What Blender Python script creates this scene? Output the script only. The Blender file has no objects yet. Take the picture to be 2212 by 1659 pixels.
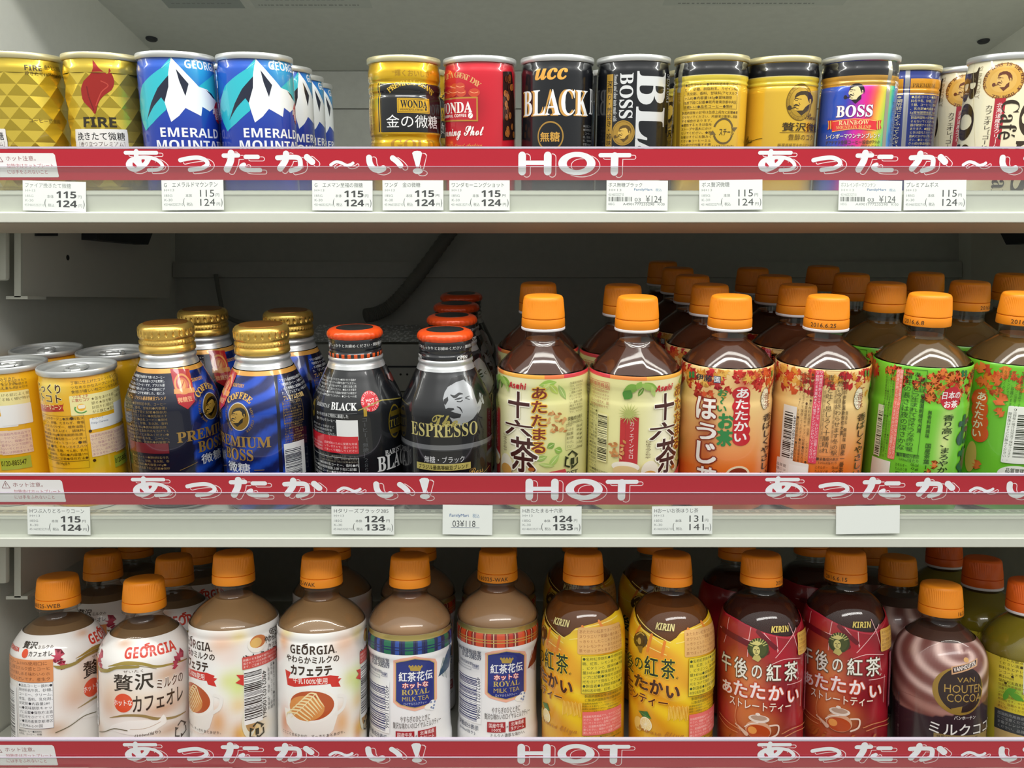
import bpy, bmesh, math, random
import numpy as np
from mathutils import Matrix, Vector
from mathutils.geometry import delaunay_2d_cdt

# ------------------------------------------------------------------ camera, world, lamps, exposure
SC = bpy.context.scene
COL = SC.collection
MM = 0.001
ZC = 1.30                                   # eye height of the photographer (m)
FPX, CX, CY = 1800.0, 1106.0, 829.5         # focal length and centre for a 2212 x 1659 frame

cam = bpy.data.cameras.new('camera')
cam.sensor_width = 36.0
cam.lens = 36.0 * FPX / 2212.0
cam.clip_start = 0.01
cam.clip_end = 50
cam_o = bpy.data.objects.new('camera', cam)
cam_o.location = (0, 0, ZC)
cam_o.rotation_euler = (math.radians(90), 0, 0)
COL.objects.link(cam_o)
SC.camera = cam_o

world = bpy.data.worlds.new('store_light')
SC.world = world
world.use_nodes = True
wt = world.node_tree
bg = wt.nodes['Background']
# the shop around the case: bright ceiling, mid walls, darker floor
w_tc, w_sep, w_rp = wt.nodes.new('ShaderNodeTexCoord'), wt.nodes.new('ShaderNodeSeparateXYZ'), wt.nodes.new('ShaderNodeValToRGB')
w_rp.color_ramp.elements[0].position, w_rp.color_ramp.elements[0].color = 0.30, (0.20, 0.20, 0.19, 1)
w_rp.color_ramp.elements[1].position, w_rp.color_ramp.elements[1].color = 0.85, (1.0, 1.0, 0.95, 1)
e = w_rp.color_ramp.elements.new(0.55)
e.color = (0.52, 0.53, 0.51, 1)
w_mr = wt.nodes.new('ShaderNodeMapRange')
w_mr.inputs['From Min'].default_value = -1.0
wt.links.new(w_tc.outputs['Generated'], w_sep.inputs[0])
wt.links.new(w_sep.outputs['Z'], w_mr.inputs['Value'])
wt.links.new(w_mr.outputs[0], w_rp.inputs[0])
wt.links.new(w_rp.outputs[0], bg.inputs[0])
bg.inputs[1].default_value = 1.15


def area(name, loc, target, sx, sy, power, color):
    l = bpy.data.lights.new(name, 'AREA')
    l.shape = 'RECTANGLE'
    l.size, l.size_y = sx, sy
    l.energy = power
    l.color = color
    o = bpy.data.objects.new(name, l)
    o.location = loc
    d = Vector(target) - Vector(loc)
    o.rotation_euler = d.to_track_quat('-Z', 'Y').to_euler()
    COL.objects.link(o)
    return o


# two fluorescent tubes under the front canopy of the case, one above the other
area('canopy_tube', (0.05, 0.455, ZC + 0.372), (0.05, 0.66, ZC - 0.05), 2.6, 0.028, 2.2, (1.0, 1.0, 0.93))
area('canopy_tube', (0.05, 0.33, ZC + 0.50), (0.05, 0.62, ZC - 0.10), 2.6, 0.028, 5.4, (1.0, 1.0, 0.93))
# unseen frontal fill added behind the photographer, for the shop's ceiling lamps
area('shop_ceiling_lamp', (0.3, -1.3, ZC + 1.35), (0.0, 0.6, ZC - 0.1), 2.6, 0.25, 26.0, (1.0, 0.98, 0.95))

SC.view_settings.view_transform = 'Standard'
SC.view_settings.look = 'None'
SC.view_settings.gamma = 1.0
SC.view_settings.use_curve_mapping = False
SC.view_settings.exposure = -0.12
try:
    cy = SC.cycles
    cy.max_bounces = 8
    cy.diffuse_bounces = 5
    cy.glossy_bounces = 4
    cy.transmission_bounces = 6
    cy.transparent_max_bounces = 24
    cy.caustics_reflective = False
    cy.caustics_refractive = False
    cy.sample_clamp_indirect = 4.0
    cy.use_denoising = True
except Exception:
    pass

# ------------------------------------------------------------------ colour and materials


def lin(h):
    h = h.lstrip('#')
    out = []
    for i in (0, 2, 4):
        c = int(h[i:i + 2], 16) / 255.0
        out.append(c / 12.92 if c <= 0.04045 else ((c + 0.055) / 1.055) ** 2.4)
    return tuple(out)


def mix(a, b, t):
    a = lin(a) if isinstance(a, str) else a
    b = lin(b) if isinstance(b, str) else b
    t = min(1.0, max(0.0, t))
    return tuple(a[i] * (1 - t) + b[i] * t for i in range(3))


def mat(name, color='#ffffff', rough=0.5, metal=0.0, trans=0.0, ior=1.45, coat=0.0, bump=0.0, bscale=300, var=0.0, vscale=40):
    m = bpy.data.materials.new(name)
    m.use_nodes = True
    nt = m.node_tree
    b = nt.nodes['Principled BSDF']
    c = lin(color) if isinstance(color, str) else color
    b.inputs['Base Color'].default_value = (*c, 1)
    b.inputs['Roughness'].default_value = rough
    b.inputs['Metallic'].default_value = metal
    b.inputs['Transmission Weight'].default_value = trans
    b.inputs['IOR'].default_value = ior
    b.inputs['Coat Weight'].default_value = coat
    b.inputs['Coat Roughness'].default_value = 0.08
    if bump or var:
        tc = nt.nodes.new('ShaderNodeTexCoord')
        nz = nt.nodes.new('ShaderNodeTexNoise')
        nz.inputs['Scale'].default_value = bscale if bump else vscale
        nz.inputs['Detail'].default_value = 4
        nt.links.new(tc.outputs['Object'], nz.inputs['Vector'])
        if bump:
            bp = nt.nodes.new('ShaderNodeBump')
            bp.inputs['Strength'].default_value = bump
            bp.inputs['Distance'].default_value = 0.0006
            nt.links.new(nz.outputs['Fac'], bp.inputs['Height'])
            nt.links.new(bp.outputs['Normal'], b.inputs['Normal'])
        if var:
            mx = nt.nodes.new('ShaderNodeMix')
            mx.data_type = 'RGBA'
            mx.inputs[6].default_value = (*c, 1)
            mx.inputs[7].default_value = (*[v * (1 - var) for v in c], 1)
            nt.links.new(nz.outputs['Fac'], mx.inputs[0])
            nt.links.new(mx.outputs[2], b.inputs['Base Color'])
    return m


def ink_material(name, rough, coat, foil_rough=0.28):
    """Printed surface: ink colour and foil share come from the print's own attributes."""
    m = bpy.data.materials.new(name)
    m.use_nodes = True
    nt = m.node_tree
    b = nt.nodes['Principled BSDF']
    a = nt.nodes.new('ShaderNodeAttribute')
    a.attribute_name = 'ink'
    f = nt.nodes.new('ShaderNodeAttribute')
    f.attribute_name = 'foil'
    nt.links.new(a.outputs['Color'], b.inputs['Base Color'])
    nt.links.new(f.outputs['Fac'], b.inputs['Metallic'])
    b.inputs['Roughness'].default_value = rough
    b.inputs['Coat Weight'].default_value = coat
    b.inputs['Coat Roughness'].default_value = 0.03
    return m


def clear_material(name, ior, tint, haze=0.0, rough=0.03):
    """Thin clear plastic: lets the light straight through, mirrors at its Fresnel share."""
    m = bpy.data.materials.new(name)
    m.use_nodes = True
    nt = m.node_tree
    nt.nodes.remove(nt.nodes['Principled BSDF'])
    out = nt.nodes['Material Output']
    tr = nt.nodes.new('ShaderNodeBsdfTransparent')
    tr.inputs[0].default_value = (*lin(tint), 1)
    gl = nt.nodes.new('ShaderNodeBsdfGlossy')
    gl.inputs['Roughness'].default_value = rough
    # Schlick's Fresnel share, the same on both faces of the thin wall
    lw = nt.nodes.new('ShaderNodeLayerWeight')
    lw.inputs['Blend'].default_value = 0.5
    pw = nt.nodes.new('ShaderNodeMath')
    pw.operation = 'POWER'
    pw.inputs[1].default_value = 5.0
    fr = nt.nodes.new('ShaderNodeMapRange')
    f0 = ((ior - 1) / (ior + 1)) ** 2
    fr.inputs['To Min'].default_value = f0
    fr.inputs['To Max'].default_value = 1.0
    nt.links.new(lw.outputs['Facing'], pw.inputs[0])
    nt.links.new(pw.outputs[0], fr.inputs['Value'])
    mx = nt.nodes.new('ShaderNodeMixShader')
    nt.links.new(fr.outputs[0], mx.inputs[0])
    nt.links.new(tr.outputs[0], mx.inputs[1])
    nt.links.new(gl.outputs[0], mx.inputs[2])
    last = mx
    if haze:
        df = nt.nodes.new('ShaderNodeBsdfDiffuse')
        df.inputs[0].default_value = (0.8, 0.8, 0.82, 1)
        m2 = nt.nodes.new('ShaderNodeMixShader')
        m2.inputs[0].default_value = haze
        nt.links.new(mx.outputs[0], m2.inputs[1])
        nt.links.new(df.outputs[0], m2.inputs[2])
        last = m2
    nt.links.new(last.outputs[0], out.inputs[0])
    return m


M = {
    'can_ink': ink_material('can_ink', 0.24, 0.9),
    'film_ink': ink_material('film_ink', 0.30, 0.45),
    'paper_ink': ink_material('paper_ink', 0.75, 0.0),
    'steel': mat('tinned_steel', '#d9dbda', 0.34, 0.65, bump=0.05),
    'steel_gold': mat('gold_lacquered_steel', '#d8cfa4', 0.34, 0.6, bump=0.04),
    'alu': mat('brushed_aluminium', '#dcdee0', 0.30, 0.7, bump=0.08, bscale=500),
    'alu_gold': mat('gold_aluminium', '#eec566', 0.27, 0.85, bump=0.04),
    'alu_red': mat('red_orange_lacquer', '#f2541c', 0.30, 0.15, coat=0.5),
    'black_lacquer': mat('black_lacquer', '#1b1c1f', 0.28, 0.2, coat=0.4),
    'cap_orange': mat('orange_cap_plastic', '#f6931f', 0.42, 0.0, bump=0.06, bscale=900),
    'cap_deep': mat('deep_orange_cap_plastic', '#f28c1e', 0.42, 0.0, bump=0.06, bscale=900),
    'cap_red': mat('red_orange_cap_plastic', '#ee6a1e', 0.42, 0.0, bump=0.06, bscale=900),
    'ring_white': mat('white_ring_plastic', '#e8e4e6', 0.4),
    'pet': clear_material('clear_pet', 1.55, '#fbfbf9'),
    'pet_facet': clear_material('clear_facetted_pet', 1.75, '#fbfbf9', rough=0.07),
    'acrylic': clear_material('clear_acrylic', 1.45, '#f6f8f6', haze=0.04),
    'flap': clear_material('clear_flap', 1.30, '#fcfdfc', haze=0.025),
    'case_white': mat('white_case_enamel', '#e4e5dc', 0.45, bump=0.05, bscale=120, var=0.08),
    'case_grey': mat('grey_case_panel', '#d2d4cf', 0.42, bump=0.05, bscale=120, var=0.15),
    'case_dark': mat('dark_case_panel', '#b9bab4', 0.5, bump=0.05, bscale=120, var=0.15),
    'shelf_white': mat('white_shelf_enamel', '#d6d8cd', 0.38, bump=0.03, bscale=200, var=0.05),
    'shelf_underside': mat('bare_steel_underside', '#b5a998', 0.55, var=0.1),  # beige tint is warm light reflected from the caps, put into the colour
    'bracket': mat('white_bracket_enamel', '#dddcd2', 0.45, var=0.08),
    'dark_steel': mat('dark_steel', '#33353a', 0.5, 0.3),
    'hose': mat('grey_hose_plastic', '#74736d', 0.6),
    'rubber': mat('black_rubber', '#232323', 0.7),
}

# ------------------------------------------------------------------ where the three shelves stand
# depth and height (mm, from the eye) of the front edge of each deck, and its forward tilt
ROWS = {1: (580.0, 122.3, 13.5), 2: (580.0, -100.6, 13.5), 3: (580.0, -280.0, 2.5)}
FRONT_TILT = 13.5
FRONT_DROP = {1: 0.0, 2: -1.0, 3: -3.2}          # how far each front strip sits below its deck


def deck_point(row, x, s, w=0.0):
    d0, z0, t = ROWS[row]
    t = math.radians(t)
    return Vector((x * MM, (d0 + s * math.cos(t) - w * math.sin(t)) * MM, ZC + (z0 + s * math.sin(t) + w * math.cos(t)) * MM))


def deck_rot(row, yaw=0.0):
    return Matrix.Rotation(math.radians(ROWS[row][2]), 3, 'X') @ Matrix.Rotation(math.radians(yaw), 3, 'Z')


def front_matrix(row):
    """Frame of a shelf's front edge: x along the shelf, y into the case, z up along the tilted front."""
    d0, z0, t = ROWS[row]
    return Matrix.Translation((0, d0 * MM, ZC + (z0 + FRONT_DROP[row]) * MM)) @ Matrix.Rotation(math.radians(FRONT_TILT), 4, 'X')


# ------------------------------------------------------------------ objects


def link(name, me, parent=None):
    o = bpy.data.objects.new(name, me)
    COL.objects.link(o)
    if parent is not None:
        o.parent = parent
    return o


def tag(o, label=None, cat=None, group=None, kind=None):
    if label:
        o['label'] = label
    if cat:
        o['category'] = cat
    if group:
        o['group'] = group
    if kind:
        o['kind'] = kind
    return o


def copy_tree(o, parent=None):
    c = o.copy()
    COL.objects.link(c)
    c.parent = parent
    for ch in list(o.children):
        copy_tree(ch, c)
    return c


class MB:
    """Collects simple solids (mm) and links them as one mesh."""

    def __init__(self):
        self.v, self.f, self.s = [], [], []

    def add(self, v, f, smooth=False):
        n = len(self.v)
        self.v += [tuple(p) for p in v]
        self.f += [tuple(i + n for i in q) for q in f]
        self.s += [smooth] * len(f)
        return self

    def box(self, x0, x1, y0, y1, z0, z1, rot=None, bev=0.0):
        if bev:
            bm = bmesh.new()
            bmesh.ops.create_cube(bm, size=1)
            bmesh.ops.scale(bm, vec=(x1 - x0, y1 - y0, z1 - z0), verts=bm.verts)
            bmesh.ops.translate(bm, vec=((x0 + x1) / 2, (y0 + y1) / 2, (z0 + z1) / 2), verts=bm.verts)
            bmesh.ops.bevel(bm, geom=bm.edges[:], offset=bev, segments=2, affect='EDGES', profile=0.5)
            bm.verts.index_update()
            v = [tuple(q.co) for q in bm.verts]
            f = [tuple(q.index for q in p.verts) for p in bm.faces]
            bm.free()
        else:
            v = [(x, y, z) for z in (z0, z1) for y in (y0, y1) for x in (x0, x1)]
            f = [(0, 2, 3, 1), (4, 5, 7, 6), (0, 1, 5, 4), (2, 6, 7, 3), (0, 4, 6, 2), (1, 3, 7, 5)]
        if rot is not None:
            v = [tuple(rot @ Vector(p)) for p in v]
        return self.add(v, f)

    def prism(self, pts, x0, x1):
        """outline in (y, z) pushed along x"""
        n = len(pts)
        v = [(x0, y, z) for y, z in pts] + [(x1, y, z) for y, z in pts]
        f = [tuple(range(n))[::-1], tuple(range(n, 2 * n))] + [(i, (i + 1) % n, n + (i + 1) % n, n + i) for i in range(n)]
        return self.add(v, f)

    def lathe(self, prof, seg=64, smooth=True, wob=None, close=True, axis=(0, 0)):
        """prof: (r, z) list; wob(i, j) optional radius change"""
        v, f = [], []
        for j, (r, z) in enumerate(prof):
            for i in range(seg):
                a = 2 * math.pi * i / seg
                rr = r + (wob(i, j) if wob else 0)
                v.append((axis[0] + rr * math.sin(a), axis[1] - rr * math.cos(a), z))
        for j in range(len(prof) - 1):
            for i in range(seg):
                k = (i + 1) % seg
                f.append((j * seg + i, j * seg + k, (j + 1) * seg + k, (j + 1) * seg + i))
        if close:
            f.append(tuple(range(seg))[::-1])
            f.append(tuple((len(prof) - 1) * seg + i for i in range(seg)))
        return self.add(v, f, smooth)

    def tube(self, pts, r, seg=12, ridge=0.0):
        pts = [Vector(p) for p in pts]
        v, f = [], []
        for j, p in enumerate(pts):
            t = (pts[min(j + 1, len(pts) - 1)] - pts[max(j - 1, 0)]).normalized()
            a = t.orthogonal().normalized() if abs(t.y) > 0.95 else t.cross(Vector((0, 1, 0))).normalized()
            b = t.cross(a).normalized()
            rr = r + (ridge if j % 2 else 0)
            for i in range(seg):
                q = 2 * math.pi * i / seg
                v.append(tuple(p + a * (rr * math.cos(q)) + b * (rr * math.sin(q))))
        for j in range(len(pts) - 1):
            for i in range(seg):
                k = (i + 1) % seg
                f.append((j * seg + i, j * seg + k, (j + 1) * seg + k, (j + 1) * seg + i))
        f.append(tuple(range(seg))[::-1])
        f.append(tuple((len(pts) - 1) * seg + i for i in range(seg)))
        return self.add(v, f, True)

    def mesh(self, name, material):
        me = bpy.data.meshes.new(name)
        me.from_pydata([(x * MM, y * MM, z * MM) for x, y, z in self.v], [], self.f)
        me.polygons.foreach_set('use_smooth', self.s)
        me.materials.append(material)
        bm = bmesh.new()
        bm.from_mesh(me)
        bmesh.ops.recalc_face_normals(bm, faces=bm.faces)
        bm.to_mesh(me)
        bm.free()
        try:
            me.set_sharp_from_angle(angle=math.radians(38))
        except Exception:
            pass
        me.update()
        return me

    def build(self, name, material, parent=None):
        return link(name, self.mesh(name, material), parent)


def catmull(pts, n=6, closed=False):
    if len(pts) < 3:
        return [tuple(p) for p in pts]
    out = []
    m = len(pts)
    rng = range(m if closed else m - 1)
    for i in rng:
        p0 = pts[(i - 1) % m] if (closed or i > 0) else pts[0]
        p1, p2 = pts[i], pts[(i + 1) % m]
        p3 = pts[(i + 2) % m] if (closed or i + 2 < m) else pts[-1]
        for k in range(n):
            t = k / n
            out.append(tuple(0.5 * ((2 * p1[c]) + (-p0[c] + p2[c]) * t + (2 * p0[c] - 5 * p1[c] + 4 * p2[c] - p3[c]) * t * t
                                    + (-p0[c] + 3 * p1[c] - 3 * p2[c] + p3[c]) * t ** 3) for c in range(len(p1))))
    if not closed:
        out.append(tuple(pts[-1]))
    return out

# ------------------------------------------------------------------ lettering: outlines of Blender's own font, as flat meshes
_G = {}


def _outline(s, w, res):
    c = bpy.data.curves.new('lettering', 'FONT')
    c.body = s
    c.size = 1.0
    c.resolution_u = res
    c.offset = w
    o = bpy.data.objects.new('lettering', c)
    COL.objects.link(o)
    dg = bpy.context.evaluated_depsgraph_get()
    dg.update()
    e = o.evaluated_get(dg)
    me = e.to_mesh()
    v = np.array([(q.co.x, q.co.y) for q in me.vertices]).reshape(-1, 2)
    f = [tuple(p.vertices) for p in me.polygons]
    e.to_mesh_clear()
    bpy.data.objects.remove(o)
    bpy.data.curves.remove(c)
    return v, f


def area_of(v, f):
    t = 0.0
    for q in f:
        for i in range(1, len(q) - 1):
            a, b, c = v[q[0]], v[q[i]], v[q[i + 1]]
            t += abs((b[0] - a[0]) * (c[1] - a[1]) - (c[0] - a[0]) * (b[1] - a[1])) / 2
    return t


def union(V, F):
    """flat faces that may overlap -> the same region without overlaps"""
    if len(F) < 2:
        return V, F
    ccw = []
    for q in F:
        t = sum(V[q[i - 1]][0] * V[q[i]][1] - V[q[i]][0] * V[q[i - 1]][1] for i in range(len(q)))
        if abs(t) > 1e-10:
            ccw.append(q if t > 0 else tuple(reversed(q)))
    F = ccw
    r = delaunay_2d_cdt([Vector((float(p[0]), float(p[1]))) for p in V], [], [list(q) for q in F], 1, 1e-5)
    return np.array([(p.x, p.y) for p in r[0]]).reshape(-1, 2), [tuple(q) for q, src in zip(r[2], r[5]) if len(src)]


def tidy(V, F):
    """drops the inner edges of a flat region and cuts it into few triangles"""
    bm = bmesh.new()
    vs = [bm.verts.new((p[0], p[1], 0)) for p in V]
    for q in F:
        try:
            bm.faces.new([vs[i] for i in q])
        except ValueError:
            pass
    bmesh.ops.remove_doubles(bm, verts=bm.verts[:], dist=1e-5)
    bmesh.ops.dissolve_limit(bm, angle_limit=0.035, use_dissolve_boundaries=False, verts=bm.verts[:], edges=bm.edges[:])
    bmesh.ops.triangulate(bm, faces=bm.faces[:])
    bmesh.ops.delete(bm, geom=[v for v in bm.verts if not v.link_faces], context='VERTS')
    bm.verts.index_update()
    V2 = np.array([(v.co.x, v.co.y) for v in bm.verts]).reshape(-1, 2)
    F2 = [tuple(v.index for v in f.verts) for f in bm.faces]
    bm.free()
    return V2, F2


def rim_length(v, f):
    seen = {}
    for q in f:
        for i in range(len(q)):
            k = (min(q[i - 1], q[i]), max(q[i - 1], q[i]))
            seen[k] = seen.get(k, 0) + 1
    return sum(float(np.linalg.norm(v[a] - v[b])) for (a, b), c in seen.items() if c == 1)


W_STEPS = (0.0, 0.012, 0.02, 0.03, 0.045, 0.06, 0.08)


def glyph(ch, w=0.0, res=3):
    w = min(W_STEPS, key=lambda q: abs(q - max(w, 0.0)))
    k = (ch, w, res)
    if k not in _G:
        if ch in ' \u3000':
            _G[k] = (np.zeros((0, 2)), [], 0.28 if ch == ' ' else 1.0)
            return _G[k]
        v, f = _outline(ch, 0.0, res)
        if ord(ch) >= 0x2e80 and ord(ch) < 0xff61 and ord(ch) < 0x10000:
            adv = 1.0
        else:
            q, _ = _outline(ch + '|', 0.0, 1)
            adv = float(q[:, 0].max()) - 0.168
        if w > 0 and len(v):
            ok = ord(ch) < 0x2e80
            if ok:
                v2, f2 = _outline(ch, w, res)
                a0 = area_of(v, f)
                ok = len(v2) > 2
            if ok:
                lo, hi, lo2, hi2 = v.min(0), v.max(0), v2.min(0), v2.max(0)
                a2 = area_of(v2, f2)
                grow = np.maximum(lo - lo2, hi2 - hi)
                ok = grow.max() < 1.6 * w + 0.004 and a2 > a0 * (1.0 + 0.9 * w / 0.09 * 0.5) and a2 < a0 * (1 + 2.6 * w / 0.045)
            if ok:
                v, f = v2, f2
            else:
                n = len(v)
                m = 8 if w >= 0.045 else 4
                a0, most = area_of(v, f), rim_length(v, f) * w * 1.35 + 0.004
                best = None
                for phase in (0.5, 0.37, 0.21, 0.11):
                    V, F = [v], list(f)
                    for i in range(m):
                        a = 2 * math.pi * (i + phase) / m
                        V.append(v + w * np.array([math.cos(a), math.sin(a)]))
                        F += [tuple(j + n * (i + 1) for j in q) for q in f]
                    r = union(np.concatenate(V), F)
                    grown = area_of(*r) - a0
                    if best is None or grown < best[0]:
                        best = (grown, r)
                    if 0 < grown < most:
                        break
                u = best[1]
                t = tidy(*u)
                v, f = t if abs(area_of(*t) - area_of(*u)) < 0.004 else u
        _G[k] = (v, f, adv)
    return _G[k]


def serif(s, base=0x1D400):
    o = ''
    for c in s:
        if 'A' <= c <= 'Z':
            o += chr(base + ord(c) - 65)
        elif 'a' <= c <= 'z':
            o += chr(base + 26 + ord(c) - 97)
        else:
            o += c
    return o


def script(s):
    return serif(s, 0x1D4D0)


def sitalic(s):
    return serif(s, 0x1D468)


def heavy(s, italic=False):
    base = 0x1D63C if italic else 0x1D5D4
    o = ''
    for c in s:
        if 'A' <= c <= 'Z':
            o += chr(base + ord(c) - 65)
        elif 'a' <= c <= 'z':
            o += chr(base + 26 + ord(c) - 97)
        elif '0' <= c <= '9' and not italic:
            o += chr(0x1D7EC + ord(c) - 48)
        else:
            o += c
    return o


TURN = set('ー～〜（）()「」-…')


def layout(s, w=0.0, vertical=False, ls=0.0, res=3):
    V, F, n = [], [], 0
    pen = 0.0
    for ch in s:
        v, f, adv = glyph(ch, w, res)
        if len(v):
            if vertical:
                if ch in TURN:
                    c = np.array([0.5, 0.38])
                    q = v - c
                    p = np.stack([q[:, 1], -q[:, 0]], 1) + c
                else:
                    p = v + np.array([(1.0 - adv) / 2 if adv < 1 else 0.0, 0.0])
                p = p + np.array([0.0, -pen])
            else:
                p = v + np.array([pen, 0.0])
            V.append(p)
            F += [tuple(i + n for i in q) for q in f]
            n += len(v)
        pen += (1.0 if vertical and ch != ' ' else adv) + ls
    if not V:
        return np.zeros((0, 2)), []
    return np.concatenate(V), F


def stroke_shape(pts, w, cap=True):
    """round-ended line of width w (or a list of widths) as quads and discs, flat"""
    V, F = [], []
    pts = [np.array(p[:2], float) for p in pts]
    ws = w if isinstance(w, (list, tuple)) else [w] * len(pts)
    L, Rr = [], []
    for i, p in enumerate(pts):
        t = pts[min(i + 1, len(pts) - 1)] - pts[max(i - 1, 0)]
        t = t / (np.linalg.norm(t) + 1e-9)
        nrm = np.array([-t[1], t[0]])
        L.append(p + nrm * ws[i] / 2)
        Rr.append(p - nrm * ws[i] / 2)
    n = len(pts)
    V = L + Rr
    F = [(i, n + i, n + i + 1, i + 1) for i in range(n - 1)]
    if cap:
        for p, q, ww in ((pts[0], pts[1], ws[0]), (pts[-1], pts[-2], ws[-1])):
            d = (p - q) / (np.linalg.norm(p - q) + 1e-9)
            a0 = math.atan2(d[1], d[0])
            k = len(V)
            V.append(p)
            for j in range(9):
                a = a0 - math.pi / 2 + math.pi * j / 8
                V.append(p + ww / 2 * np.array([math.cos(a), math.sin(a)]))
            F += [(k, k + 1 + j, k + 2 + j) for j in range(8)]
    return np.array(V), F


def ellipse_shape(cx, cy, rx, ry, n=40):
    V = [(cx + rx * math.cos(2 * math.pi * i / n), cy + ry * math.sin(2 * math.pi * i / n)) for i in range(n)]
    return np.array(V), [tuple(range(n))]


def ring_shape(cx, cy, rx, ry, tx, ty=None, n=48, a0=0.0, a1=360.0):
    ty = tx if ty is None else ty
    full = abs(a1 - a0) >= 359.9
    m = n if full else n + 1
    V = []
    for k in (0, 1):
        for i in range(m):
            a = math.radians(a0 + (a1 - a0) * i / n)
            V.append((cx + (rx - k * tx) * math.cos(a), cy + (ry - k * ty) * math.sin(a)))
    F = []
    for i in range(n):
        j = (i + 1) % m
        F.append((i, j, m + j, m + i))
    return np.array(V), F


def poly_shape(pts):
    """possibly concave outline, triangulated"""
    bm = bmesh.new()
    vs = [bm.verts.new((p[0], p[1], 0)) for p in pts]
    f = bm.faces.new(vs)
    bmesh.ops.triangulate(bm, faces=[f])
    bm.verts.index_update()
    V = np.array([(v.co.x, v.co.y) for v in bm.verts])
    F = [tuple(v.index for v in q.verts) for q in bm.faces]
    bm.free()
    return V, F


# ------------------------------------------------------------------ printed surfaces
NSEG = 96


class Sheet:
    """Ink on a flat card: x right, y up (mm); flat mesh facing -y of its own frame."""
    step = 0.012

    def __init__(self):
        self.V, self.N, self.C, self.K, self.F = [], [], [], [], []
        self.n = 0
        self.lay = 0

    def place(self, uv, lay):
        off = 0.05 + self.step * lay
        P = np.stack([uv[:, 0], np.full(len(uv), -off), uv[:, 1]], 1)
        N = np.tile(np.array([0.0, -1.0, 0.0]), (len(uv), 1))
        return P, N

    def cut(self, V, F):
        return V, F

    def shape(self, VF, color, foil=0.0, lay=None, up=True):
        V, F = VF
        if len(V) == 0:
            return
        if lay is None:
            if up:
                self.lay += 1
            lay = self.lay
        V, F = self.cut(np.asarray(V, float), F)
        if not len(F):
            return
        P, N = self.place(V, lay)
        self.push(P, N, F, color, foil)

    def push(self, P, N, F, color, foil):
        c = lin(color) if isinstance(color, str) else color
        if isinstance(c, tuple):
            c = np.tile(np.array(c), (len(P), 1))
        # turn every face towards its surface normal
        I = np.array([q[:3] for q in F])
        nn = np.cross(P[I[:, 1]] - P[I[:, 0]], P[I[:, 2]] - P[I[:, 0]])
        back = (nn * N[I[:, 0]]).sum(1) < 0
        n = self.n
        self.F += [tuple(i + n for i in (q[::-1] if f else q)) for q, f in zip(F, back)]
        self.V.append(P)
        self.N.append(N)
        self.C.append(c)
        self.K.append(np.full(len(P), float(foil)))
        self.n += len(P)

    def mesh(self, name, material):
        V = np.concatenate(self.V) * MM
        N = np.concatenate(self.N)
        me = bpy.data.meshes.new(name)
        me.from_pydata(V.tolist(), [], self.F)
        a = me.attributes.new('ink', 'FLOAT_COLOR', 'POINT')
        C = np.concatenate(self.C)
        a.data.foreach_set('color', np.concatenate([C, np.ones((len(C), 1))], 1).astype(np.float32).ravel())
        k = me.attributes.new('foil', 'FLOAT', 'POINT')
        k.data.foreach_set('value', np.concatenate(self.K).astype(np.float32))
        me.polygons.foreach_set('use_smooth', [True] * len(me.polygons))
        me.materials.append(material)
        try:
            me.normals_split_custom_set_from_vertices(N.tolist())
        except Exception:
            pass
        me.update()
        return me


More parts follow.
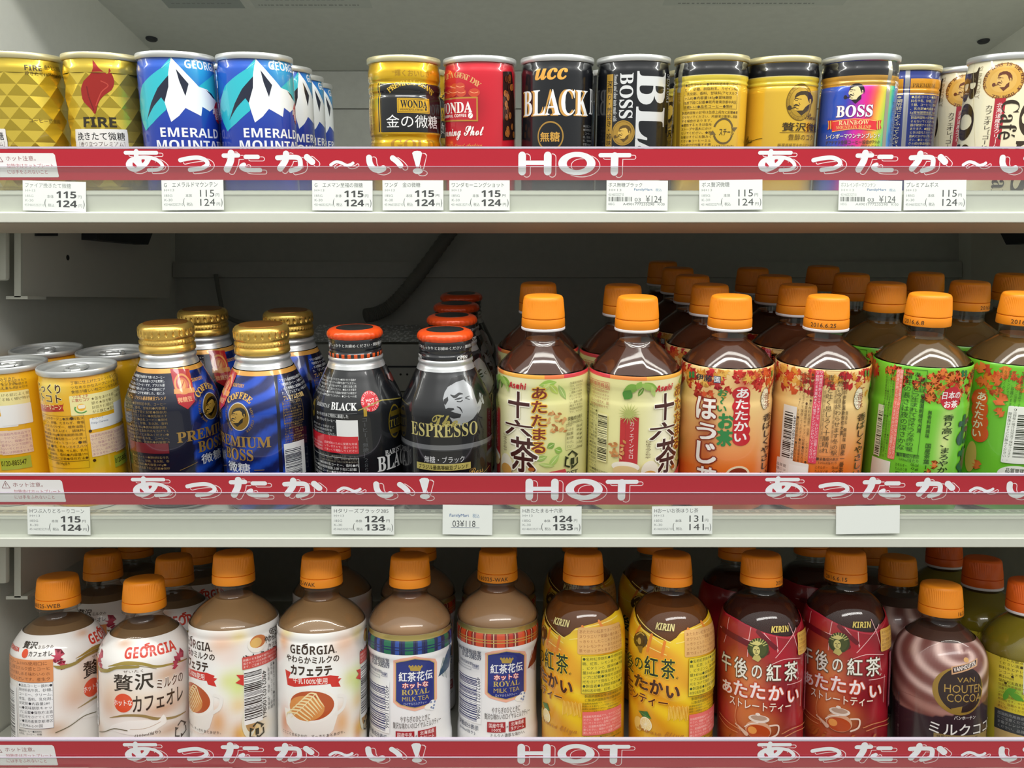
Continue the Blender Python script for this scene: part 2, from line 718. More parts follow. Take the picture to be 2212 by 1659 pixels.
class Wrap(Sheet):
    """Ink wrapped round a turned body. Artwork is traced in the photograph's scale (zoomed crops:
    origin ox, oy and magnification k) and carried onto the body by the body's own place on its shelf."""

    def __init__(self, prof, R, foil=0.0, z_range=None, grid=None):
        super().__init__()
        self.prof = prof                       # (z, r) knots
        self.zs = np.array([p[0] for p in prof], float)
        self.rs = np.array([p[1] for p in prof], float)
        self.R = R
        self.refs = {}
        self.z0, self.z1 = z_range or (self.zs[0], self.zs[-1])
        self.step = 0.010

    # ---- body surface
    def rad(self, z):
        return np.interp(z, self.zs, self.rs)

    def slope(self, z):
        e = 0.6
        return (self.rad(z + e) - self.rad(z - e)) / (2 * e)

    def surf(self, uv, off):
        th = uv[:, 0] / self.R
        D = 2 * math.pi / NSEG
        i = np.floor(th / D)
        t = th / D - i
        a, b = i * D, (i + 1) * D
        r = self.rad(uv[:, 1])
        px = r * ((1 - t) * np.sin(a) + t * np.sin(b))
        py = -r * ((1 - t) * np.cos(a) + t * np.cos(b))
        g = self.slope(uv[:, 1])
        q = 1 / np.sqrt(1 + g * g)
        N = np.stack([np.sin(th) * q, -np.cos(th) * q, -g * q], 1)
        P = np.stack([px, py, uv[:, 1]], 1) + N * off
        return P, N

    def place(self, uv, lay):
        return self.surf(uv, 0.05 + self.step * lay)

    def knots(self):
        return list(self.zs[1:-1])

    def cut(self, V, F):
        du = self.R * 2 * math.pi / NSEG
        u0, u1 = V[:, 0].min(), V[:, 0].max()
        v0, v1 = V[:, 1].min(), V[:, 1].max()
        ks = [z for z in self.knots() if v0 + 0.05 < z < v1 - 0.05]
        big_u = (u1 - u0) > 1.15 * du
        lo, hi = max(self.z0, self.zs[0]), min(self.z1, self.zs[-1])
        over = v0 < lo - 1e-3 or v1 > hi + 1e-3
        if not over:
            if not big_u and not ks:
                return V, F
            if (v1 - v0) < 1.6 and not big_u:
                return V, F
        bm = bmesh.new()
        vs = [bm.verts.new((p[0], p[1], 0)) for p in V]
        for q in F:
            try:
                bm.faces.new([vs[i] for i in q])
            except ValueError:
                pass
        if over:                                   # nothing is printed past the ends of the body
            bmesh.ops.bisect_plane(bm, geom=bm.verts[:] + bm.edges[:] + bm.faces[:], plane_co=(0, lo, 0), plane_no=(0, -1, 0), dist=1e-6, clear_outer=True)
            bmesh.ops.bisect_plane(bm, geom=bm.verts[:] + bm.edges[:] + bm.faces[:], plane_co=(0, hi, 0), plane_no=(0, 1, 0), dist=1e-6, clear_outer=True)
        if big_u:
            k = math.ceil(u0 / du + 1e-4)
            while k * du < u1 - 1e-4:
                bmesh.ops.bisect_plane(bm, geom=bm.verts[:] + bm.edges[:] + bm.faces[:], plane_co=(k * du, 0, 0), plane_no=(1, 0, 0), dist=1e-6)
                k += 1
        for z in ks:
            bmesh.ops.bisect_plane(bm, geom=bm.verts[:] + bm.edges[:] + bm.faces[:], plane_co=(0, z, 0), plane_no=(0, 1, 0), dist=1e-6)
        bm.verts.index_update()
        V2 = np.array([(q.co.x, q.co.y) for q in bm.verts]).reshape(-1, 2)
        F2 = [tuple(v.index for v in f.verts) for f in bm.faces]
        bm.free()
        return V2, F2

    # ---- base colour, with soft printed fades
    def base(self, fn, foil=0.0, dz=3.0, top=None):
        zz = [self.z0]
        for z in list(self.zs) + [self.z1]:
            if self.z0 < z <= self.z1 + 1e-6 and z - zz[-1] > 1e-4:
                m = max(1, int(math.ceil((z - zz[-1]) / dz)))
                a = zz[-1]
                zz += [a + (z - a) * (i + 1) / m for i in range(m)]
        du = self.R * 2 * math.pi / NSEG
        uv = np.array([((i - NSEG // 2) * du, z) for z in zz for i in range(NSEG + 1)])
        W = NSEG + 1
        F = [(j * W + i, j * W + i + 1, (j + 1) * W + i + 1, (j + 1) * W + i) for j in range(len(zz) - 1) for i in range(NSEG)]
        if top:
            # label with a shaped upper edge: nothing is printed above it
            lim = np.interp(uv[:, 0], [q[0] for q in top], [q[1] for q in top])
            cutv = np.minimum(uv[:, 1], lim)
            F = [q for q in F if max(cutv[q[2]] - cutv[q[1]], cutv[q[3]] - cutv[q[0]]) > 1e-4]
            uv = np.stack([uv[:, 0], cutv], 1)
        P, N = self.surf(uv, 0.0)
        C = np.array([fn(u, v) for u, v in uv]) if callable(fn) else (lin(fn) if isinstance(fn, str) else fn)
        K = foil
        self.push(P, N, F, C, K)
        return self

    # ---- tracing
    def ref(self, row, X, s, yaw=0.0):
        self.T = (row, X, s, yaw)
        loc = deck_point(row, X, s)
        Rm = deck_rot(row, yaw)
        self.o = Rm.transposed() @ (Vector((0, 0, ZC)) - loc) / MM
        self.Rt = Rm.transposed()
        self.a0 = math.atan2(self.o.x, -self.o.y)      # the side of the body that faces the eye
        d0, z0, t = ROWS[row]
        self.px = FPX / (d0 + (s - self.R) * math.cos(math.radians(t)) - 60 * math.sin(math.radians(t)))
        return self

    def z(self, ox, oy, k):
        self.zo = (ox, oy, k)
        return self

    def m(self, zx, zy):
        ox, oy, k = self.zo
        X, Y = ox + zx / k, oy + zy / k
        d = self.Rt @ Vector(((X - CX) / FPX, 1.0, -(Y - CY) / FPX))
        o = self.o
        r = self.R
        zz = None
        for _ in range(8):
            A = d.x * d.x + d.y * d.y
            B = o.x * d.x + o.y * d.y
            Cc = o.x * o.x + o.y * o.y - r * r
            disc = max(B * B - A * Cc, 0.0)
            t = (-B - math.sqrt(disc)) / A
            p = o + d * t
            zz = min(max(p.z, self.zs[0]), self.zs[-1])
            r = 0.5 * r + 0.5 * float(self.rad(zz))
        a = math.atan2(p.x, -p.y) - self.a0
        a = (a + math.pi) % (2 * math.pi) - math.pi
        return (self.R * (self.a0 + a), p.z)

    def mmz(self, q):
        """zoomed pixels to mm on the body"""
        return q / self.zo[2] / self.px

    def box(self, x0, y0, x1, y1):
        xm, ym = (x0 + x1) / 2, (y0 + y1) / 2
        return self.m(x0, ym)[0], self.m(xm, y1)[1], self.m(x1, ym)[0], self.m(xm, y0)[1]

    def fit(self, VF, bx, color, foil, lay, up):
        V, F = VF
        if not len(V):
            return
        u0, v0, u1, v1 = bx
        a, b = V.min(0), V.max(0)
        s = np.maximum(b - a, 1e-6)
        W = (V - a) / s * np.array([u1 - u0, v1 - v0]) + np.array([u0, v0])
        self.shape((W, F), color, foil, lay, up)

    def T_(self, s, x0, y0, x1, y1, color, w=0.0, foil=0.0, out=None, ow=0.05, ls=0.0, res=3, vertical=False, up=True):
        bx = self.box(x0, y0, x1, y1)
        size = (bx[2] - bx[0]) if vertical else (bx[3] - bx[1])
        if size < 2.2:                      # small print: plain weight, coarse outlines
            w, res = 0.0, 1
        elif size < 3.2:
            w, res = min(w, 0.02), 1
        elif size < 7.0:
            res = 2
        VF = layout(s, w, vertical, ls, res)
        if out:
            V2, F2 = layout(s, w + ow, vertical, ls, min(res, 2))
            if len(VF[0]) and len(V2):
                a, b = VF[0].min(0), VF[0].max(0)
                sc = np.array([bx[2] - bx[0], bx[3] - bx[1]]) / np.maximum(b - a, 1e-6)
                W = (V2 - a) * sc + np.array([bx[0], bx[1]])
                self.shape((W, F2), out, foil, None, True)
        self.fit(VF, bx, color, foil, None, up)

    def V_(self, s, x0, y0, x1, y1, color, **k):
        self.T_(s, x0, y0, x1, y1, color, vertical=True, **k)

    def TL(self, s, x, ybase, h, color, w=0.0, sx=1.0, foil=0.0, out=None, ow=0.05, ls=0.0, cap=0.69):
        """left-anchored line of capital height h (zoomed px) that may run on past the visible edge"""
        u = self.m(x, ybase)[0]
        v = self.m(x + 0.6 * h, ybase)[1]
        vt = self.m(x + 0.6 * h, ybase - h)[1]
        k = (vt - v) / cap
        if out:
            V2, F2 = layout(s, w + ow, False, ls)
            self.shape((V2 * np.array([k * sx, k]) + np.array([u, v]), F2), out, foil)
        V, F = layout(s, w, False, ls)
        self.shape((V * np.array([k * sx, k]) + np.array([u, v]), F), color, foil)

    def R_(self, x0, y0, x1, y1, color, foil=0.0, rad=0.0):
        u0, v0, u1, v1 = self.box(x0, y0, x1, y1)
        self.rect(u0, v0, u1, v1, color, foil, rad)

    def rect(self, u0, v0, u1, v1, color, foil=0.0, rad=0.0):
        if rad:
            r = min(rad, (u1 - u0) / 2, (v1 - v0) / 2)
            pts = []
            for cx, cy, a in ((u1 - r, v0 + r, -90), (u1 - r, v1 - r, 0), (u0 + r, v1 - r, 90), (u0 + r, v0 + r, 180)):
                for j in range(5):
                    q = math.radians(a + 90 * j / 4)
                    pts.append((cx + r * math.cos(q), cy + r * math.sin(q)))
        else:
            pts = [(u0, v0), (u1, v0), (u1, v1), (u0, v1)]
        self.shape((np.array(pts), [tuple(range(len(pts)))]), color, foil)

    def frame(self, x0, y0, x1, y1, t, color, foil=0.0):
        u0, v0, u1, v1 = self.box(x0, y0, x1, y1)
        t = self.mmz(t)
        V = [(u0, v0), (u1, v0), (u1, v1), (u0, v1), (u0 + t, v0 + t), (u1 - t, v0 + t), (u1 - t, v1 - t), (u0 + t, v1 - t)]
        self.shape((np.array(V), [(0, 1, 5, 4), (1, 2, 6, 5), (2, 3, 7, 6), (3, 0, 4, 7)]), color, foil)

    def P_(self, pts, color, foil=0.0, smooth=0):
        q = [self.m(*p) for p in pts]
        if smooth:
            q = catmull(q, smooth, True)
        self.shape(poly_shape(q), color, foil)

    def E_(self, x, y, rx, ry, color, foil=0.0, n=36):
        u, v = self.m(x, y)
        self.shape(ellipse_shape(u, v, self.mmz(rx), self.mmz(ry), n), color, foil)

    def O_(self, x, y, rx, ry, t, color, foil=0.0, a0=0, a1=360):
        u, v = self.m(x, y)
        self.shape(ring_shape(u, v, self.mmz(rx), self.mmz(ry), self.mmz(t), None, 40, a0, a1), color, foil)

    def S_(self, pts, w, color, foil=0.0, smooth=5):
        q = [self.m(*p) for p in pts]
        ws = self.mmz(w) if not isinstance(w, (list, tuple)) else [self.mmz(i) for i in w]
        if smooth and len(q) > 2:
            if isinstance(ws, list):
                q3 = [(a[0], a[1], b) for a, b in zip(q, ws)]
                q3 = catmull(q3, smooth)
                q, ws = [c[:2] for c in q3], [max(0.05, c[2]) for c in q3]
            else:
                q = catmull(q, smooth)
        self.shape(union(*stroke_shape(q, ws)), color, foil)

    def A_(self, s, x, y, r, a0, a1, h, color, w=0.0, foil=0.0, inside=False, ry=None, up=True):
        """letters along an arc (degrees, anticlockwise from the right), reading clockwise"""
        u, v = self.m(x, y)
        r, h = self.mmz(r), self.mmz(h)
        ry = self.mmz(ry) if ry else r
        n = len(s)
        V, F, k = [], [], 0
        for i, ch in enumerate(s):
            g, f, adv = glyph(ch, w if h > 2.2 else 0.0, 3 if h > 2.2 else 1)
            if not len(g):
                continue
            a = math.radians(a0 + (a1 - a0) * (i + 0.5) / n)
            q = (g - np.array([adv / 2, 0])) * (h / 0.69)
            b = a - math.pi / 2 if not inside else a + math.pi / 2
            c, d = math.cos(b), math.sin(b)
            q = np.stack([q[:, 0] * c - q[:, 1] * d, q[:, 0] * d + q[:, 1] * c], 1) + np.array([u + r * math.cos(a), v + ry * math.sin(a)])
            V.append(q)
            F += [tuple(j + k for j in p) for p in f]
            k += len(g)
        if V:
            self.shape((np.concatenate(V), F), color, foil, None, up)

    def block(self, x0, y0, x1, y1, rows, text, color, w=0.0, foil=0.0, vertical=False, fill=0.78):
        """a field of small print: the text runs over `rows` lines"""
        u0, v0, u1, v1 = self.box(x0, y0, x1, y1)
        if vertical:
            h = (u1 - u0) / rows
            per = max(1, int(abs(v1 - v0) / (h * 1.02)))
        else:
            h = (v1 - v0) / rows
            per = max(1, int(abs(u1 - u0) / (h * fill * 1.0)))
        pos = 0
        for i in range(rows):
            line = ''.join(text[(pos + j) % len(text)] for j in range(per))
            pos += per
            V, F = layout(line, 0.0, vertical, 0.0, 1)
            if not len(V):
                continue
            if vertical:
                k = (v1 - v0) / per
                W = V * np.array([h * fill, k]) + np.array([u1 - (i + 0.5) * h - h * fill / 2, v1 - k * 0.85])
            else:
                k = (u1 - u0) / max(V[:, 0].max(), per * 0.9)
                W = V * np.array([k, h * fill]) + np.array([u0, v1 - (i + 1) * h + h * 0.2])
            self.shape((W, F), color, foil, self.lay + 1)
        self.lay += 1

    def bars(self, x0, y0, x1, y1, color, horizontal=False, seed=1):
        """barcode; horizontal: bars run left-right"""
        rnd = random.Random(seed)
        u0, v0, u1, v1 = self.box(x0, y0, x1, y1)
        a, b = (v0, v1) if horizontal else (u0, u1)
        V, F = [], []
        q = a
        mod = (b - a) / 95.0
        while q < b - mod:
            w = mod * rnd.choice([1, 1, 2, 2, 3])
            w = min(w, b - q)
            k = len(V)
            if horizontal:
                V += [(u0, q), (u1, q), (u1, q + w), (u0, q + w)]
            else:
                V += [(q, v0), (q + w, v0), (q + w, v1), (q, v1)]
            F.append((k, k + 1, k + 2, k + 3))
            q += w + mod * rnd.choice([1, 1, 2, 3])
        self.shape((np.array(V), F), color)


class FacetWrap(Wrap):
    """Wrap over a diamond-cut can wall: flat triangles between staggered rings."""
    NF, ZA, ZB, NR = 12, 14.0, 91.0, 11

    def knots(self):
        return [self.ZA + 1.28333 * i for i in range(61)] + [z for z in self.zs if z > self.ZB + 0.5]

    def surf(self, uv, off):
        P0, N0 = super().surf(uv, off)
        dz = (self.ZB - self.ZA) / (self.NR - 1)
        D = 2 * math.pi / self.NF
        out = P0.copy()
        for n, (u, v) in enumerate(uv):
            if v <= self.ZA or v >= self.ZB:
                continue
            j = min(int((v - self.ZA) / dz), self.NR - 2)
            t = (v - self.ZA) / dz - j
            s = u / self.R / D
            a = 0.5 * (j % 2)
            # barycentric walk on the staggered lattice
            i0 = math.floor(s - a)
            x = s - a - i0
            y = t
            if x >= 0.5 * y and x <= 1 - 0.5 * y:
                w = [(i0 + a, 0, 1 - y - (x - 0.5 * y)), (i0 + 1 + a, 0, x - 0.5 * y), (i0 + a + 0.5, 1, y)]
            else:
                e = i0 + a + (0 if x < 0.5 * y else 1)
                xr = x if x < 0.5 * y else x - 1
                w = [(e - 0.5, 1, 0.5 * y - xr), (e + 0.5, 1, 0.5 * y + xr), (e, 0, 1 - y)]
            px = py = 0.0
            for (q, lev, wt) in w:
                px += wt * self.R * math.sin(q * D)
                py += wt * -self.R * math.cos(q * D)
            th = u / self.R
            out[n] = (px + math.sin(th) * (off + 0.22), py - math.cos(th) * (off + 0.22), v)
        return out, N0

    def base_facets(self, color, foil):
        dz = (self.ZB - self.ZA) / (self.NR - 1)
        D = 2 * math.pi / self.NF
        n = self.NF
        for j in range(self.NR - 1):
            for i in range(n):
                a = 0.5 * (j % 2)
                b = 0.5 * ((j + 1) % 2)
                p = lambda q, lev: np.array([self.R * math.sin(q * D), -self.R * math.cos(q * D), self.ZA + (j + lev) * dz])
                lo0, lo1 = p(i + a, 0), p(i + 1 + a, 0)
                up0 = p(i + a + 0.5, 1)
                up1 = p(i + a + 1.5, 1)
                for T in ((lo0, lo1, up0), (up0, lo1, up1)):
                    nn = np.cross(T[1] - T[0], T[2] - T[0])
                    nn /= np.linalg.norm(nn)
                    if nn[0] * T[0][0] + nn[1] * T[0][1] < 0:
                        nn = -nn
                    self.push(np.array(T), np.tile(nn, (3, 1)), [(0, 1, 2)], color, foil)
        for lo, hi in ((self.zs[0], self.ZA), (self.ZB, self.zs[-1])):
            zz = [lo] + [z for z in self.zs if lo < z < hi] + [hi]
            du = self.R * 2 * math.pi / NSEG
            uv = np.array([((i - NSEG // 2) * du, z) for z in zz for i in range(NSEG + 1)])
            P, N = Wrap.surf(self, uv, 0.0)
            W = NSEG + 1
            F = [(q * W + i, q * W + i + 1, (q + 1) * W + i + 1, (q + 1) * W + i) for q in range(len(zz) - 1) for i in range(NSEG)]
            self.push(P, N, F, color, foil)


def refine(prof, dz=1.6):
    """(z, r) knots -> finer knots along a smooth curve; equal radii stay straight"""
    out = [prof[0]]
    for i in range(len(prof) - 1):
        (z0, r0), (z1, r1) = prof[i], prof[i + 1]
        if abs(r0 - r1) < 1e-6:
            out.append((z1, r1))
            continue
        za, ra = prof[i - 1] if i > 0 else (z0, r0)
        zb, rb = prof[i + 2] if i + 2 < len(prof) else (z1, r1)
        sl = (r1 - r0) / (z1 - z0)
        sa = (r0 - ra) / (z0 - za) if z0 > za else sl
        sb = (rb - r1) / (zb - z1) if zb > z1 else sl
        m0 = 0.0 if sa * sl <= 0 else 2 * sa * sl / (sa + sl)
        m1 = 0.0 if sb * sl <= 0 else 2 * sb * sl / (sb + sl)
        n = max(1, int(math.ceil((z1 - z0) / dz)))
        for k in range(1, n + 1):
            t = k / n
            h = z1 - z0
            r = (2 * t ** 3 - 3 * t * t + 1) * r0 + (t ** 3 - 2 * t * t + t) * h * m0 + (-2 * t ** 3 + 3 * t * t) * r1 + (t ** 3 - t * t) * h * m1
            out.append((z0 + h * t, r))
    return out

# ------------------------------------------------------------------ shared artwork pieces
WHITE, BLACK = '#f2f3f4', '#16171a'
SMALL = '●品名コーヒー●原材料名牛乳、コーヒー、砂糖、乳化剤、香料、甘味料●内容量185g●賞味期限缶底下段に記載●保存方法直射日光をさけてください●開缶後はすぐにお飲みください'
NOTE = '加温販売用商品です。やけどにご注意ください。容器のまま電子レンジで加熱しないでください。品質には問題ありません。'
TEA = '●名称紅茶飲料●原材料名砂糖、紅茶、レモン果汁、香料、ビタミンC、酸味料●内容量345ml●賞味期限キャップに記載●保存方法直射日光をさけて保存してください●製造者'


def soft(base, blobs):
    b0 = base if callable(base) else (lambda u, v, c=lin(base): c)

    def fn(u, v):
        c = b0(u, v)
        for (bu, bv, ru, rv, col, st) in blobs:
            q = ((u - bu) / ru) ** 2 + ((v - bv) / rv) ** 2
            if q < 6:
                c = mix(c, col, st * math.exp(-q))
        return c
    return fn


def blob(p, x, y, rx, ry, col, st=1.0):
    u, v = p.m(x, y)
    return (u, v, p.mmz(rx), p.mmz(ry), lin(col), st)


def man(p, x, y, k, dark, light, pipe=True):
    """head of a man in profile with a moustache and a pipe: the emblem on several coffee packs"""
    t = lambda pts: [(x + (a - 510) * k, y + (b - 750) * k) for a, b in pts]
    p.P_(t([(445, 852), (530, 846), (562, 800), (612, 762), (606, 840), (512, 918)]), dark)
    p.P_(t([(430, 692), (450, 662), (500, 632), (560, 622), (600, 660), (612, 700), (640, 700), (636, 752), (604, 772), (565, 800), (530, 848), (455, 852), (415, 834), (438, 806), (420, 792), (404, 748), (416, 712)]), light)
    p.P_(t([(426, 664), (452, 618), (508, 592), (572, 588), (626, 612), (658, 660), (664, 712), (650, 762), (642, 700), (622, 690), (612, 742), (596, 704), (588, 668), (556, 640), (500, 646), (452, 668), (430, 690)]), dark)
    p.S_(t([(414, 790), (440, 774), (484, 788)]), [10 * k, 24 * k, 8 * k], dark)
    p.S_(t([(424, 700), (446, 688), (474, 696)]), 12 * k, dark)
    p.S_(t([(432, 716), (462, 714)]), 8 * k, dark)
    p.S_(t([(486, 696), (512, 700)]), 7 * k, dark)
    p.S_(t([(478, 745), (494, 772)]), 7 * k, dark)
    p.S_(t([(440, 824), (470, 826)]), 7 * k, dark)
    p.S_(t([(622, 716), (618, 746)]), 8 * k, dark)
    if pipe:
        p.E_(*t([(356, 812)])[0], 27 * k, 30 * k, dark)
        p.S_(t([(370, 828), (400, 815), (440, 803)]), 12 * k, dark)


def maple(p, x, y, r, rot, col):
    u, v = p.m(x, y)
    r = p.mmz(r)
    pts = []
    for i in range(7):
        a = math.radians(rot + 90 + (i - 3) * 46)
        rr = r * (1.0 - 0.11 * abs(i - 3))
        for da, q in ((-15, 0.42), (0, 1.0), (15, 0.42)):
            pts.append((u + rr * q * math.cos(a + math.radians(da)), v + rr * q * math.sin(a + math.radians(da))))
    a = math.radians(rot - 90)
    pts.append((u + r * 0.5 * math.cos(a), v + r * 0.5 * math.sin(a)))
    p.shape(poly_shape(pts), col)


def leaf(p, x, y, L, w, rot, col):
    u, v = p.m(x, y)
    L, w = p.mmz(L), p.mmz(w)
    c, s = math.cos(math.radians(rot)), math.sin(math.radians(rot))
    pts = []
    for t in range(11):
        q = math.pi * t / 10
        pts.append((L * (t / 10 - 0.5), w / 2 * math.sin(q)))
    for t in range(9, 0, -1):
        q = math.pi * t / 10
        pts.append((L * (t / 10 - 0.5), -w / 2 * math.sin(q)))
    p.shape((np.array([(u + a * c - b * s, v + a * s + b * c) for a, b in pts]), [tuple(range(len(pts)))]), col)


def recycle(p, x, y, r, col, t=0.22):
    """three chasing arrows in a triangle"""
    u, v = p.m(x, y)
    r = p.mmz(r)
    for k in range(3):
        a = [math.radians(90 + 120 * k + d) for d in (-52, 0, 40)]
        pts = [(u + r * q * math.cos(b), v + r * q * math.sin(b)) for b, q in zip(a, (0.86, 1.0, 0.8))]
        p.shape(stroke_shape(pts, r * t, False), col)
        b = math.radians(90 + 120 * k + 62)
        d = math.radians(90 + 120 * k + 150)
        e = (u + r * 0.78 * math.cos(b), v + r * 0.78 * math.sin(b))
        n = (math.cos(d), math.sin(d))
        m = (-n[1], n[0])
        p.shape(poly_shape([(e[0] + n[0] * r * 0.3, e[1] + n[1] * r * 0.3), (e[0] + m[0] * r * 0.3 - n[0] * r * .1, e[1] + m[1] * r * 0.3 - n[1] * r * .1), (e[0] - m[0] * r * 0.3 - n[0] * r * .1, e[1] - m[1] * r * 0.3 - n[1] * r * .1)]), col)


# ------------------------------------------------------------------ steel cans
CAN_PROF = refine([(3.0, 25.6), (4.5, 26.4), (93.5, 26.4), (97.0, 25.7), (100.6, 25.2)], 1.2)
BEAD = [(3.0, 25.6), (4.5, 26.4), (82.5, 26.4), (84.0, 25.75), (85.5, 26.35), (87.0, 25.75), (88.5, 26.4), (93.5, 26.4), (97.0, 25.7), (100.6, 25.2)]
BEAD_PROF = refine(BEAD, 0.8)
RIB_PROF = refine([(3.0, 25.6), (4.5, 26.2), (45, 26.2), (47.5, 25.5), (49, 25.5), (51.5, 26.3), (66, 26.5), (76, 26.2), (78, 25.6), (79, 25.6), (81, 26.3), (84.5, 26.3), (86, 25.6), (87, 25.6), (89, 26.3), (93.5, 26.3), (97.0, 25.7), (100.6, 25.2)], 0.9)


def tab_mesh():
    m = MB()
    pts = catmull([(0, -9, 0), (5, -7, 0.2), (6, 0, 0.4), (4.5, 7, 0.5), (0, 9, 0.6), (-4.5, 7, 0.5), (-6, 0, 0.4), (-5, -7, 0.2), (0, -9, 0)], 5)
    m.tube(pts, 1.1, 8)
    m.box(-5, 5, -1.5, 5.5, -0.3, 0.5, bev=0.25)
    m.lathe([(2.0, -0.6), (2.0, 1.0), (1.4, 1.3)], 16, axis=(0, -0.5))
    return m


_CANPARTS = {}


def can_parts(gold):
    if gold not in _CANPARTS:
        st = M['steel_gold' if gold else 'steel']
        r = MB().lathe([(25.0, 100.2), (26.3, 100.3), (26.75, 101.0), (26.8, 103.6), (26.4, 104.3), (25.7, 104.5), (25.1, 104.2), (24.8, 103.2), (24.7, 100.9), (24.9, 100.4)], 96, close=False).mesh('rim', st)
        b = MB().lathe([(24.6, 1.6), (24.9, 0.4), (25.6, 0.0), (26.5, 0.3), (26.75, 1.0), (26.6, 2.8), (25.8, 3.2), (25.2, 3.1)], 96, close=True).mesh('base_rim', st)
        l = MB().lathe([(24.75, 100.8), (24.0, 99.6), (22.6, 99.3), (22.0, 100.2), (21.0, 100.5), (0.3, 100.6)], 64, close=False).lathe([(9.5, 100.65), (8.5, 100.95), (7.5, 100.65)], 32, axis=(0, -11), close=False).mesh('lid', st)
        t = tab_mesh().mesh('pull_tab', st)
        _CANPARTS[gold] = (r, b, l, t)
    return _CANPARTS[gold]


def make_can(name, sheet, gold=False, ink='can_ink'):
    root = link(name, None)
    link('body', sheet.mesh(name + '_body', M[ink]), root)
    r, b, l, t = can_parts(gold)
    link('rim', r, root)
    link('base_rim', b, root)
    lo = link('lid', l, root)
    to = link('pull_tab', t, lo)
    to.location = (0, 0, 101.7 * MM)
    return root


# ------------------------------------------------------------------ screw caps
_CAPS = {}
CAPZ = 22.0


def cap_mesh(color, h=CAPZ, r0=15.4, r1=13.7, knurl=0.17):
    key = ('cap', color, h, r0)
    if key not in _CAPS:
        zb = h * 0.30
        prof = [(r0 - 0.5, zb), (r0 - 0.15, zb + 0.4), (r0 - 0.2, zb + 1.6), (r0 - 0.35, zb + 2.2), (r1 + 0.35, h - 3.2), (r1 + 0.1, h - 1.6), (r1 - 0.5, h - 0.6), (r1 - 1.6, h - 0.1), (r1 - 4, h), (0.4, h + 0.05)]
        kn = {2: 0.1, 3: 1.0, 4: 1.0, 5: 0.6}
        m = MB().lathe(prof, 144, wob=lambda i, j: (knurl * kn.get(j, 0) * (1 if i % 2 else -1)))
        _CAPS[key] = m.mesh('cap', M[color])
    return _CAPS[key]


def band_mesh(color, h=CAPZ, r0=15.4, text=None, at=0.0):
    key = ('band', color, h, r0, text, at)
    if key not in _CAPS:
        zb = h * 0.30
        m = MB().lathe([(r0 - 1.2, 0.0), (r0 - 0.1, 0.0), (r0 + 0.15, 0.5), (r0, zb - 1.2), (r0 - 0.25, zb - 0.4), (r0 - 0.8, zb - 0.2)], 72)
        me = m.mesh('tamper_band', M[color])
        if text:
            me.materials.append(M['date_ink'])
            V, F = layout(text, 0.012, False, 0.04, 2)
            k = 2.9 / 0.69
            V = V * k
            V = V - np.array([V[:, 0].max() / 2, 0.0]) + np.array([math.radians(at) * r0, zb * 0.22])
            bm = bmesh.new()
            bm.from_mesh(me)
            vs = [bm.verts.new(((r0 + 0.16) * math.sin(a / r0) * MM, -(r0 + 0.16) * math.cos(a / r0) * MM, b * MM)) for a, b in V]
            for q in F:
                try:
                    f = bm.faces.new([vs[i] for i in q])
                    f.material_index = 1
                except ValueError:
                    pass
            bm.to_mesh(me)
            bm.free()
        _CAPS[key] = me
    return _CAPS[key]


M['date_ink'] = mat('date_ink', '#5a3a1c', 0.6)


# ------------------------------------------------------------------ plastic bottles


def shell_mesh(prof, facets=None, seg=72):
    """clear bottle wall; facets = (z_low, z_high, count, style) cuts flat panels into the shoulder"""
    m = MB()
    if not facets:
        m.lathe([(r, z) for z, r in prof], seg, close=True)
        return m
    z0, z1, n, style = facets
    zs = [p[0] for p in prof]
    rs = [p[1] for p in prof]
    rad = lambda z: float(np.interp(z, zs, rs))
    low = [(r, z) for z, r in prof if z <= z0 + 1e-6]
    up = [(r, z) for z, r in prof if z >= z1 - 1e-6]
    m.lathe(low, seg, close=False)
    m.lathe(up, seg, close=False)
    if style == 'panel':
        zz = [z0 + (z1 - z0) * i / 7 for i in range(8)]
        V, F = [], []
        for z in zz:
            for i in range(n):
                for q in (-0.44, 0.44):
                    a = 2 * math.pi * (i + q) / n
                    e = 1.0 - 0.0 * abs(q)
                    V.append((rad(z) * e * math.sin(a), -rad(z) * e * math.cos(a), z))
        w = 2 * n
        for j in range(len(zz) - 1):
            for i in range(w):
                k = (i + 1) % w
                F.append((j * w + i, j * w + k, (j + 1) * w + k, (j + 1) * w + i))
        m.add(V, F, False)
    else:
        zm = z0 + (z1 - z0) * 0.42
        A = [(rad(z0) * math.sin(2 * math.pi * i / n), -rad(z0) * math.cos(2 * math.pi * i / n), z0) for i in range(n)]
        B = [(rad(zm) * 1.07 * math.sin(2 * math.pi * (i + 0.5) / n), -rad(zm) * 1.07 * math.cos(2 * math.pi * (i + 0.5) / n), zm) for i in range(n)]
        Cc = [(rad(z1) * math.sin(2 * math.pi * i / n), -rad(z1) * math.cos(2 * math.pi * i / n), z1) for i in range(n)]
        V = A + B + Cc
        F = []
        for i in range(n):
            j = (i + 1) % n
            F += [(i, j, n + i), (n + i, j, n + j), (n + i, n + j, 2 * n + j), (2 * n + i, n + i, 2 * n + j)]
        m.add(V, F, False)
    return m


def drink_mesh(prof, level, inset=1.0, z0=3.0):
    pts = [(0.3, z0), (float(np.interp(z0, [p[0] for p in prof], [p[1] for p in prof])) - inset - 1.5, z0)]
    for z, r in prof:
        if z0 + 1 < z < level:
            pts.append((r - inset, z))
    rl = float(np.interp(level, [p[0] for p in prof], [p[1] for p in prof])) - inset
    pts += [(rl, level), (0.3, level)]
    return MB().lathe(pts, 64, close=True)


